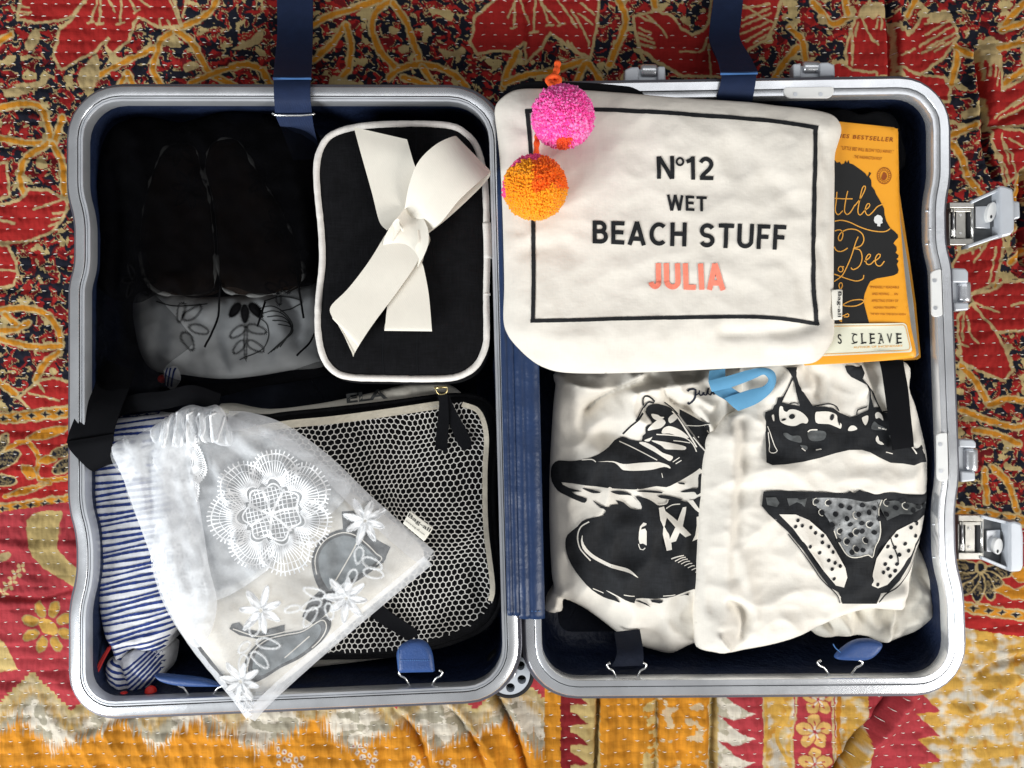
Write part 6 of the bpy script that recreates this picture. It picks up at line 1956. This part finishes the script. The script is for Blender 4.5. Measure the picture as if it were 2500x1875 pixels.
pr.stroke(b6([(740, 490), (840, 470), (920, 465), (990, 490), (1020, 540)]), 3); pr.stroke(b6([(1210, 580), (1215, 530), (1260, 515), (1320, 495)]), 3); pr.stroke(b6([(1490, 545), (1580, 548), (1640, 580)]), 3); pr.stroke(b6([(500, 460), (560, 455), (590, 470)]), 2.4)
# briefs
pr.poly(r8([(1168, 760), (1180, 690), (1260, 685), (1400, 690), (1580, 697), (1600, 685), (1620, 697), (1650, 680), (1670, 690), (1800, 695), (2005, 692), (2002, 790), (1985, 810), (1975, 900), (1900, 1040), (1850, 1130), (1790, 1185), (1755, 1190), (1730, 1240), (1565, 1242), (1545, 1185), (1500, 1160), (1440, 1080), (1380, 990), (1300, 890), (1200, 800)]), sp=9)
pr.stroke(r8([(1300, 900), (1390, 1020), (1460, 1120), (1530, 1190), (1552, 1238)]), 2.4); pr.stroke(r8([(1740, 1232), (1775, 1195), (1860, 1140), (1930, 1020), (1990, 900)]), 2.4)
pr.build('lingerie_print', M['ink'], t, 0.0010)
hl = Print(lng)
for q in ([(400, 500), (430, 495), (440, 530), (470, 550), (500, 525), (560, 525), (630, 560), (685, 625), (670, 670), (620, 665), (560, 695), (500, 695), (430, 670), (400, 630)], [(760, 560), (800, 545), (900, 545), (990, 580), (1005, 640), (1050, 680), (1045, 725), (1010, 715), (920, 680), (860, 675), (770, 660)],
          [(1260, 620), (1290, 595), (1330, 590), (1325, 650), (1290, 690)], [(1120, 745), (1140, 700), (1180, 695), (1210, 730), (1160, 750)], [(1400, 570), (1430, 550), (1470, 580), (1480, 640), (1440, 610), (1410, 620)], [(315, 590), (340, 580), (340, 640), (325, 640)]):
    hl.poly(b6(q), sp=8, smooth=3)
hl.stroke(b6([(260, 700), (300, 800), (345, 910), (375, 960), (340, 985), (290, 970), (290, 900), (265, 760)]), 1.8)
hl.stroke(b6([(1420, 800), (1425, 860), (1480, 890)]), 7, taper=True); hl.stroke(b6([(690, 760), (720, 740), (790, 738)]), 3); hl.stroke(b6([(620, 930), (660, 960)]), 2.5); hl.stroke(b6([(770, 950), (830, 940)]), 2.5); hl.stroke(b6([(1780, 920), (1825, 990)]), 3); hl.stroke(b6([(1905, 940), (1930, 990)]), 3); hl.stroke(b6([(1430, 715), (1510, 735)]), 3); hl.stroke(b6([(1500, 970), (1580, 990)]), 2)
legs1 = r8([(1250, 800), (1330, 800), (1400, 830), (1480, 900), (1530, 980), (1570, 1060), (1585, 1110), (1570, 1160), (1530, 1150), (1470, 1080), (1400, 980), (1320, 870)])
legs2 = r8([(1790, 940), (1830, 880), (1900, 840), (1985, 810), (1970, 890), (1900, 1000), (1850, 1080), (1790, 1150), (1740, 1165), (1705, 1150), (1715, 1090), (1740, 1020)])
gus = r8([(1480, 800), (1440, 760), (1420, 725), (1520, 720), (1600, 725), (1680, 740), (1760, 730), (1740, 800), (1750, 880), (1730, 960), (1715, 1015), (1690, 1000), (1640, 1010), (1590, 1005), (1560, 960), (1520, 880)])
hl.poly(legs1, sp=8); hl.poly(legs2, sp=8)
hl.build('lingerie_highlight', M['canvas'], t, 0.0015)
g3 = Print(lng); g3.poly(gus, sp=8, smooth=3); g3.build('netting_print', M['pale_grey_print'], t, 0.0013)
g2 = Print(lng)
g2.poly(r8([(1190, 720), (1240, 718), (1255, 745), (1240, 765), (1195, 755)])); g2.poly(r8([(1290, 722), (1390, 722), (1380, 765), (1340, 740), (1300, 760)])); g2.poly(r8([(1735, 740), (1830, 735), (1900, 745), (1990, 740), (1990, 775), (1900, 800), (1850, 800), (1780, 830)]))
for q in ([(430, 780), (470, 770), (520, 800), (600, 800), (620, 870), (540, 860), (470, 830)], [(690, 760), (780, 745), (870, 760), (860, 840), (760, 860), (700, 830)], [(1360, 730), (1390, 650), (1430, 680), (1500, 720), (1480, 740)], [(1540, 640), (1640, 650), (1650, 700), (1590, 740)], [(600, 900), (680, 910), (670, 950)], [(1540, 800), (1600, 790), (1610, 860), (1580, 850)]):
    g2.poly(b6(q), sp=9, smooth=3)
g2.build('sheer_grey_print', M['grey_ink'], t, 0.0014)
dots = Print(lng)
for pts, n_, r_ in ((legs1, 16, 4.0), (legs2, 17, 4.2)):
    pts = np.array(pts); lo_, hi_ = pts.min(0), pts.max(0); done = []
    while len(done) < n_:
        q = np.array((rnd.uniform(lo_[0], hi_[0]), rnd.uniform(lo_[1], hi_[1])))
        if pip(q[:1], q[1:], pts)[0] and pdist(q[:1], q[1:], pts, True)[0] > 6 and all(np.linalg.norm(q - d) > 13 for d in done) or rnd.random() < 0.0005:
            done.append(q); dots.poly(ell(*q, r_, r_ * 1.2, 0.4, 10), sp=0)
for x, y in ((1440, 740), (1500, 745), (1470, 795), (1555, 885), (1530, 800), (1590, 935), (1640, 890), (1630, 970), (1680, 930), (1700, 850), (1640, 800), (1600, 850), (1690, 790), (1720, 890), (1790, 745), (1830, 770), (1880, 760), (1940, 765), (1780, 800), (1560, 760), (1600, 770), (1580, 820), (1660, 845), (1610, 905), (1660, 975), (1550, 930), (1605, 985), (1665, 885), (1510, 850), (1720, 770), (1660, 755), (1740, 820), (1910, 780), (1860, 735), (1975, 760)):
    dots.poly(ell(1280 + x / 2.061, 860 + y / 2.061, 5.6, 6.6, 0.4 + x, 12), sp=0)
dots.poly(ell(1800 + 522 / 4.424, 880 + 598 / 4.424, 7, 6, -0.4, 12), sp=0); dots.poly(ell(1800 + 440 / 4.424, 880 + 632 / 4.424, 6, 2.6, -0.3, 10), sp=0); dots.poly(ell(1800 + 940 / 4.424, 880 + 605 / 4.424, 5, 8, 0.2, 10), sp=0); dots.stroke(b6([(1015, 640), (1030, 690), (1010, 640)]), 3)
dots.stroke(r8([(1800, 910), (1830, 990), (1840, 1050)]), 2.5)
dots.build('spot_print', M['ink'], t, 0.0020)
w2 = Print(lng)
for x, y in ((1555, 885), (1590, 935), (1640, 890), (1630, 970), (1680, 930), (1700, 850), (1440, 740), (1500, 745), (1470, 795), (1790, 745), (1880, 760), (1630, 805)):
    w2.stroke(ell(1280 + x / 2.061, 860 + y / 2.061, 8.0 + (x % 3), 7.5 + (y % 3), 0.5, 14)[2:10], 1.8, n=1, step=4)
w2.stroke(np.array(gus)[6:], 2.6, n=3)
w2.build('spot_ring', M['canvas_dim'], t, 0.0018)
ribbon('drawstring_ribbon', [((2146, 880), (2204, 880), 0.096), ((2152, 905), (2208, 905), 0.1005), ((2160, 960), (2216, 950), 0.1035), ((2168, 1020), (2222, 1010), 0.104), ((2174, 1070), (2228, 1064), 0.1035), ((2178, 1098), (2230, 1090), 0.101)], M['black_ribbon'], t, 0.001)

# black garment under the pouch, drawn up over the rim beside the spine
blk = Cloth([(1238, 250), (1256, 212), (1296, 199), (1380, 199), (1480, 205), (1560, 214), (1650, 226), (1760, 240), (1900, 254), (2010, 270), (2060, 266), (2100, 280), (2140, 270), (2182, 284), (2200, 330), (2196, 420), (2000, 470), (1600, 480), (1260, 420)],
            lambda px, py: 0.1035 - 0.034 * np.clip((np.asarray(px, float) - 1480) / 480, 0, 1), 0.003, 20, 0.02, noise=[(60, 0.002, 3)], sp=12)
t = thing('black_garment', 'black cloth showing along the top edge of the canvas pouch', 'garment', base_of(1700, 330, 0.05))
blk.build('fabric', M['inside_black'], t)

# ------------------------------------------------------------------ paperback
t = thing('paperback_book', 'orange paperback with a black head silhouette under the canvas pouch', 'book', base_of(2110, 590, 0.075))
cover_o = [(1975, 288), (2051, 297), (2120, 304), (2186, 311), (2193, 318), (2193, 390), (2193, 460), (2198, 540), (2206, 640), (2214, 720), (2224, 800), (2238, 866), (2236, 873), (2180, 879), (2100, 885), (1990, 891), (1960, 893), (1960, 600), (1965, 400)]
bk = Cloth(resample(np.array(cover_o, float), 8), 0.103, 0.0004, 6, 0.0008, sp=12, step=8, smooth=False, hfun=lambda x, y: 0.003 * np.clip((x - 2120) / 100, 0, 1) ** 2)
bk.build('front_cover', M['cover'], t)
slab('page_block', [(1975, 296), (2189, 318), (2191, 460), (2200, 545), (2216, 640), (2230, 740), (2243, 866), (2236, 872), (1965, 889)], 0.084, 0.1005, M['pages'], t)
slab('back_cover', [(1970, 290), (2192, 314), (2196, 470), (2222, 640), (2236, 740), (2248, 872), (2240, 878), (1962, 893)], 0.0825, 0.0838, M['cover'], t)
k6 = lambda L: [(1950 + x / 2.514, 260 + y / 2.514) for x, y in L]
pr = Print(bk)
SIL = [(2025, 391), (2037, 391), (2043, 398), (2050, 396), (2053, 402), (2060, 400), (2064, 392), (2067, 399), (2071, 391), (2073, 399), (2082, 402), (2092, 409), (2102, 416), (2112, 424), (2117, 432), (2119, 428), (2122, 420), (2126, 424), (2121, 432), (2126, 440), (2127, 455), (2134, 464), (2138, 475), (2146, 488), (2152, 500), (2157, 510), (2158, 524), (2162, 540), (2172, 558), (2182, 566), (2189, 574), (2190, 581), (2182, 590), (2179, 595), (2186, 603), (2187, 612), (2184, 618), (2191, 624), (2190, 630), (2186, 633), (2191, 638), (2187, 646), (2191, 660), (2189, 668), (2180, 673), (2165, 676), (2140, 680), (2124, 687), (2117, 700), (2110, 718), (2107, 734), (2112, 755), (2121, 789), (2025, 790)]
pr.poly(SIL, sp=10)
pr.build('silhouette_print', M['book_black'], t, 0.0003)
g = Print(bk)
W6 = 2.6
for L in ([(232, 525), (228, 580), (222, 640), (240, 666), (268, 640)], [(218, 565), (270, 568), (328, 568)], [(298, 520), (285, 580), (278, 640), (292, 664), (315, 650), (342, 605)], [(340, 612), (380, 560), (406, 505), (400, 488), (385, 510), (370, 580), (360, 645), (374, 668), (402, 640)],
          [(400, 640), (425, 622), (434, 602), (420, 598), (408, 620), (406, 650), (424, 670), (450, 650), (480, 616), (512, 602)], [(218, 705), (260, 700), (310, 712), (370, 740), (430, 760), (490, 770), (530, 768), (556, 752)],
          [(218, 765), (250, 758), (268, 778), (262, 815), (247, 826), (240, 805), (258, 775), (300, 755), (350, 758), (388, 785), (396, 825), (375, 858), (330, 872), (372, 882), (386, 930), (370, 980), (332, 1002), (318, 990)], [(362, 800), (345, 840), (320, 920), (290, 990), (262, 1040), (215, 1075)], [(215, 862), (230, 886), (262, 890), (298, 870)],
          [(400, 952), (430, 930), (438, 912), (425, 908), (409, 935), (413, 965), (436, 970), (462, 945)], [(460, 952), (490, 930), (497, 910), (482, 908), (467, 935), (472, 970), (497, 980), (522, 950)], [(275, 985), (247, 985), (240, 1008), (260, 1016), (270, 1000), (262, 985)], [(215, 1030), (250, 1042), (300, 1060), (350, 1072), (390, 1060), (396, 1035)],
          [(250, 1120), (244, 1098), (256, 1080), (266, 1098), (256, 1122)], [(265, 1218), (320, 1192), (380, 1186), (396, 1200), (350, 1224), (290, 1226), (265, 1218)], [(240, 1290), (270, 1285), (300, 1272), (302, 1290), (275, 1292)], [(245, 1310), (262, 1322), (256, 1304)], [(395, 1200), (405, 1180)]):
    g.stroke(k6(L), W6, step=4)
g.build('title_lettering', M['book_gold'], t, 0.0006)
b = Print(bk)
b.text('MES BESTSELLER', [(2044, 327), (2180, 337), (2178, 348), (2042, 336)], 0.012, spacing=1.25)
b.text('"LITTLE BEE WILL BLOW YOU AWAY."', [(2054, 357), (2180, 368), (2179, 376), (2053, 366)], 0.0)
b.text('- THE WASHINGTON POST', [(2082, 379), (2152, 385), (2151, 392), (2081, 387)], 0.0)
for i, (s_, x0, x1) in enumerate((('"IMMENSELY READABLE', 2122, 2192), ('AND MOVING . . . AN', 2128, 2189), ('AFFECTING STORY OF', 2127, 2190), ('HUMAN TRIUMPH."', 2132, 2188))):
    y = 698 + i * 16.6
    b.text(s_, [(x0, y), (x1, y + 1), (x1, y + 7), (x0, y + 6.5)], 0.0)
b.text('THE NEW YORK TIMES BOOK REVIEW', [(2124, 764), (2208, 766), (2208, 771), (2124, 769)], 0.0)
b.stroke(ell(2157, 430, 16.5, 20, 0, 24), 1.6, n=1, closed=True, step=4); b.stroke(ell(2157, 430, 11, 13.5, 0, 24), 1.3, n=1, closed=True, step=4); b.poly([(2150, 436), (2152, 428), (2156, 420), (2162, 424), (2164, 432), (2160, 440), (2154, 441)], sp=0)
for k in range(20):
    a = k * 0.314
    b.stroke([(2157 + 12.5 * math.cos(a), 430 + 15.5 * math.sin(a)), (2157 + 15 * math.cos(a), 430 + 18.4 * math.sin(a))], 1.6)
b.build('small_lettering', M['book_brown'], t, 0.0004)
w = Print(bk)
w.poly(k6([(458, 700), (462, 680), (480, 666), (500, 672), (512, 690), (508, 705), (512, 716), (498, 722), (496, 738), (478, 735), (480, 722), (465, 716)]), sp=0)
w.build('cameo_print', M['white_plastic'], t, 0.0006)
p = Print(bk)
p.poly(rounded([(1975, 792, 3), (2208, 789, 8), (2223, 860, 8), (1975, 871, 3)], 5), sp=12)
pn = p.build('author_panel', M['panel'], t, 0.0005)
p = Print(bk)
p.stroke([(1985, 797), (2100, 796), (2203, 794), (2207, 800), (2217, 848), (2214, 855), (2100, 861), (1985, 866)], 1.6, n=1)
p.text('AUTHOR OF INCENDIARY', [(2082, 846), (2200, 842), (2201, 847), (2083, 851)], 0.0)
p.build('panel_border', M['book_gold'], t, 0.0008)
p = Print(bk)
p.text('S', [(2044, 816), (2053, 816), (2054, 840), (2045, 840)], 0.01)
for ch, x in zip('CLEAVE', (2080, 2102, 2123, 2144, 2164, 2186)):
    p.text(ch, [(x - 1, 815), (x + 11, 814.5), (x + 12, 838.5), (x, 839)], 0.006)
for x in (2080, 2102, 2123, 2144, 2186):
    p.stroke([(x - 2, 839), (x + 5, 839)], 2.0); p.stroke([(x - 2, 815), (x + 4, 815)], 2.0)
p.build('author_lettering', M['book_black'], t, 0.0008)

# ------------------------------------------------------------------ canvas pouch on top
PCH = [(1209, 292), (1208, 268), (1216, 248), (1240, 228), (1268, 218), (1320, 216), (1400, 219), (1480, 224), (1560, 230), (1650, 238), (1730, 243), (1824, 249), (1890, 257), (1950, 263), (2000, 271), (2034, 282), (2050, 300), (2054, 322), (2046, 350), (2038, 380), (2037, 450), (2036, 560), (2035, 700), (2037, 780), (2034, 825), (2016, 860), (1990, 884), (1950, 890),
       (1850, 896), (1750, 901), (1650, 906), (1550, 910), (1450, 912), (1372, 909), (1330, 898), (1298, 880), (1265, 850), (1240, 818), (1229, 780), (1231, 700), (1229, 600), (1226, 500), (1221, 400), (1214, 330)]
pch = Cloth(PCH, 0.112, 0.011, 110, 0.008, power=0.8,
            folds=[([(1220, 420), (1290, 405), (1340, 420)], 16, 0.002), ([(1990, 330), (2010, 420), (2005, 540)], 14, -0.0028), ([(2030, 760), (1960, 800), (1860, 812), (1760, 815)], 16, -0.0042), ([(2020, 825), (1960, 850), (1880, 850)], 18, 0.003), ([(2000, 400), (2020, 480), (2015, 620)], 10, 0.002), ([(1985, 600), (2020, 700)], 12, -0.002),
                   ([(1235, 640), (1300, 610), (1380, 600)], 20, -0.0016), ([(1250, 800), (1300, 820), (1400, 835)], 22, 0.0016), ([(1240, 300), (1290, 320)], 16, -0.002), ([(1225, 560), (1270, 570)], 14, -0.002), ([(1900, 640), (1950, 700), (1960, 770)], 24, -0.0018), ([(1700, 290), (1760, 340), (1800, 420)], 26, -0.001), ([(1860, 420), (1920, 500)], 22, -0.0013)],
            noise=[(130, 0.0022, 43), (42, 0.0007, 47), (18, 0.0002, 48), ((120, 80), 0.0012, -49)], sp=8)
t = thing('canvas_pouch', 'cream canvas pouch lettered N°12 wet beach stuff, lying across the spine', 'pouch', base_of(1640, 560, 0.1))
tp = t
pch.build('fabric', M['canvas'], t)
pr = Print(pch)
JN = dict(step=7, jit=0.06)
pr.stroke([(1281, 281), (1370, 279), (1470, 276), (1550, 279), (1650, 285), (1800, 296), (1900, 305), (1991, 318)], 11, **JN)
pr.stroke([(1985, 312), (1981, 400), (1979, 500), (1977, 600), (1978, 700), (1984, 760), (1990, 795)], 11, **JN)
pr.stroke([(1993, 792), (1940, 785), (1880, 779), (1800, 776), (1650, 778), (1500, 781), (1400, 784), (1294, 786)], 9, **JN)
pr.stroke([(1286, 277), (1294, 360), (1299, 450), (1301, 560), (1302, 680), (1300, 788)], 10, **JN)
pr.build('printed_frame', M['ink'], t, 0.0005)
pr = Print(pch)
grotesk(pr, 'N', [(1596, 391), (1640, 390), (1641, 445), (1597, 445)])
pr.stroke(ell(1653, 404, 8.0, 9.0, 0, 20), 5.0, n=1, closed=True, step=4)
grotesk(pr, '12', [(1667, 391), (1734, 392), (1736, 447), (1669, 446)])
grotesk(pr, 'WET', [(1622, 483), (1719, 486), (1718, 523), (1623, 521)])
grotesk(pr, 'BEACH STUFF', [(1443, 545), (1909, 556), (1906, 616), (1443, 600)])
pr.build('lettering', M['ink'], t, 0.0006)
pr = Print(pch)
grotesk(pr, 'JULIA', [(1579, 647), (1757, 649), (1762, 712), (1580, 709)], 0.20, 0.16)
pr.build('embroidered_name', M['salmon'], t, 0.0007)
tg = Cloth([(2030, 708), (2057, 706), (2056, 780), (2034, 782)], 0.115, 0.0004, 6, 0.0008, sp=9, step=6, smooth=False)
lb = tg.build('cloth_label', M['tag'], t)
pr = Print(tg)
pr.text('Bag-all', [(2054, 712), (2053, 774), (2042, 774), (2043, 712)], 0.01)
pr.build('lettering', M['tag_ink'], lb, 0.0004)

# ------------------------------------------------------------------ pompoms
t = thing('pompom_charm', 'orange cord with two yarn pompoms, pink above orange, on the pouch corner', 'pompoms', base_of(1330, 360, 0.12))


def pompom(px, py, rpx, zc_, pal, seed):
    """a ball of short radial yarn ends"""
    rs = np.random.RandomState(seed)
    c = P(px, py, zc_); R = rpx * S0 * (HC - zc_) / D0
    n = 3600
    i = np.arange(n)
    y = 1 - 2 * (i + 0.5) / n; r_ = np.sqrt(1 - y * y); th = i * 2.39996 + rs.uniform(-0.1, 0.1, n)
    d = np.stack([r_ * np.cos(th), r_ * np.sin(th), y], -1)
    a = np.cross(d, np.array((0.31, 0.53, 0.79))); a /= np.linalg.norm(a, axis=1)[:, None]; b = np.cross(d, a)
    L_ = (R * (1 + rs.normal(0, 0.018, n) + 0.03 * perlin(d[:, 0] * 4, d[:, 1] * 4 + d[:, 2] * 3, 2) + 0.05 * (rs.rand(n) > 0.985)))[:, None]; w = (R * rs.uniform(0.040, 0.056, n))[:, None]
    d2 = d + a * rs.normal(0, 0.045, (n, 1)) + b * rs.normal(0, 0.045, (n, 1))
    V = np.empty((n, 7, 3))
    for k in range(3):
        an = (k * 2.0944 + th)[:, None]
        o_ = (a * np.cos(an) + b * np.sin(an)) * w
        V[:, 2 * k] = c + d * R * 0.80 + o_; V[:, 2 * k + 1] = c + d2 * L_ * 0.97 + o_
    V[:, 6] = c + d2 * L_
    f = []
    for q in range(n):
        n0 = q * 7
        for k in range(3):
            j = (k + 1) % 3
            f.append((n0 + 2 * k, n0 + 2 * j, n0 + 2 * j + 1, n0 + 2 * k + 1)); f.append((n0 + 2 * k + 1, n0 + 2 * j + 1, n0 + 6))
    nc = 40; core = []; cd_ = []
    for iy in range(21):
        for ix in range(nc):
            a1 = math.pi * iy / 20; a2 = 2 * math.pi * ix / nc
            u_ = np.array((math.sin(a1) * math.cos(a2), math.sin(a1) * math.sin(a2), math.cos(a1)))
            core.append(c + u_ * R * 0.935); cd_.append(u_)
    nv = n * 7
    for iy in range(20):
        for ix in range(nc):
            f.append((nv + iy * nc + ix, nv + (iy + 1) * nc + ix, nv + (iy + 1) * nc + (ix + 1) % nc, nv + iy * nc + (ix + 1) % nc))
    o = mesh_obj('pompom', np.vstack([V.reshape(-1, 3), np.array(core)]), f, M['yarn'], t, True)
    at = o.data.attributes.new('dye', 'FLOAT_COLOR', 'POINT')
    q = np.ones((n, 7, 4)); q[..., :3] = (pal(d) * rs.uniform(0.92, 1.06, (n, 1)))[:, None, :]
    cq = np.ones((len(core), 4)); cq[:, :3] = pal(np.array(cd_))
    at.data.foreach_set('color', np.vstack([q.reshape(-1, 4), cq]).astype(np.float32).ravel())
    return o


def pink(d):
    q = perlin(d[:, 0] * 11 + 2 * d[:, 2], d[:, 1] * 13 + d[:, 2], 3)
    col = np.where((q > 0.16)[:, None], np.array((1.0, 0.24, 0.58)), np.array((1.0, 0.085, 0.42)))
    col[(d[:, 0] > 0.25) & (d[:, 1] < -0.25) & (q > -0.2)] = (1.0, 0.27, 0.60)
    col[(d[:, 1] < -0.82) & (d[:, 0] > -0.2) & (d[:, 0] < 0.22)] = (0.88, 0.09, 0.02)
    return col


def orange(d):
    n_ = 0.16 * perlin(d[:, 0] * 3, d[:, 1] * 3, 8)
    col = np.empty_like(d); col[:] = (1.0, 0.37, 0.012)
    col[(d[:, 0] + n_ > -0.12) & (d[:, 1] + n_ > -0.34 + 0.25 * d[:, 0])] = (1.0, 0.16, 0.010)
    col[(d[:, 1] - 0.45 * d[:, 0] + n_ > 0.86) | (d[:, 0] < -0.93)] = (1.0, 0.09, 0.30)
    return col


pompom(1374, 286, 77, 0.150, pink, 3)
pompom(1306, 458, 79, 0.150, orange, 5)
for nm_, pts, r_ in (('cord', [(1362, 152, 0.105), (1358, 175, 0.108), (1348, 192, 0.112), (1344, 204, 0.118), (1352, 215, 0.124), (1350, 240, 0.130)], 0.0028), ('cord', [(1312, 330, 0.128), (1310, 355, 0.131), (1309, 392, 0.128)], 0.0024)):
    q = cr(pts, 7)
    mb = MB(); mb.tube(P(q[:, 0], q[:, 1], q[:, 2]), r_ * (1 + 0.15 * np.sin(np.arange(len(q)) * 1.3)), 9); mb.build(nm_, M['cord'], t)
q = cr([(1340, 192), (1352, 186), (1364, 192), (1362, 202), (1346, 203), (1338, 198)], 6, True)
mb = MB(); mb.tube(P(q[:, 0], q[:, 1], 0.116), 0.0026, 8, closed=True); mb.build('knot', M['cord'], t)
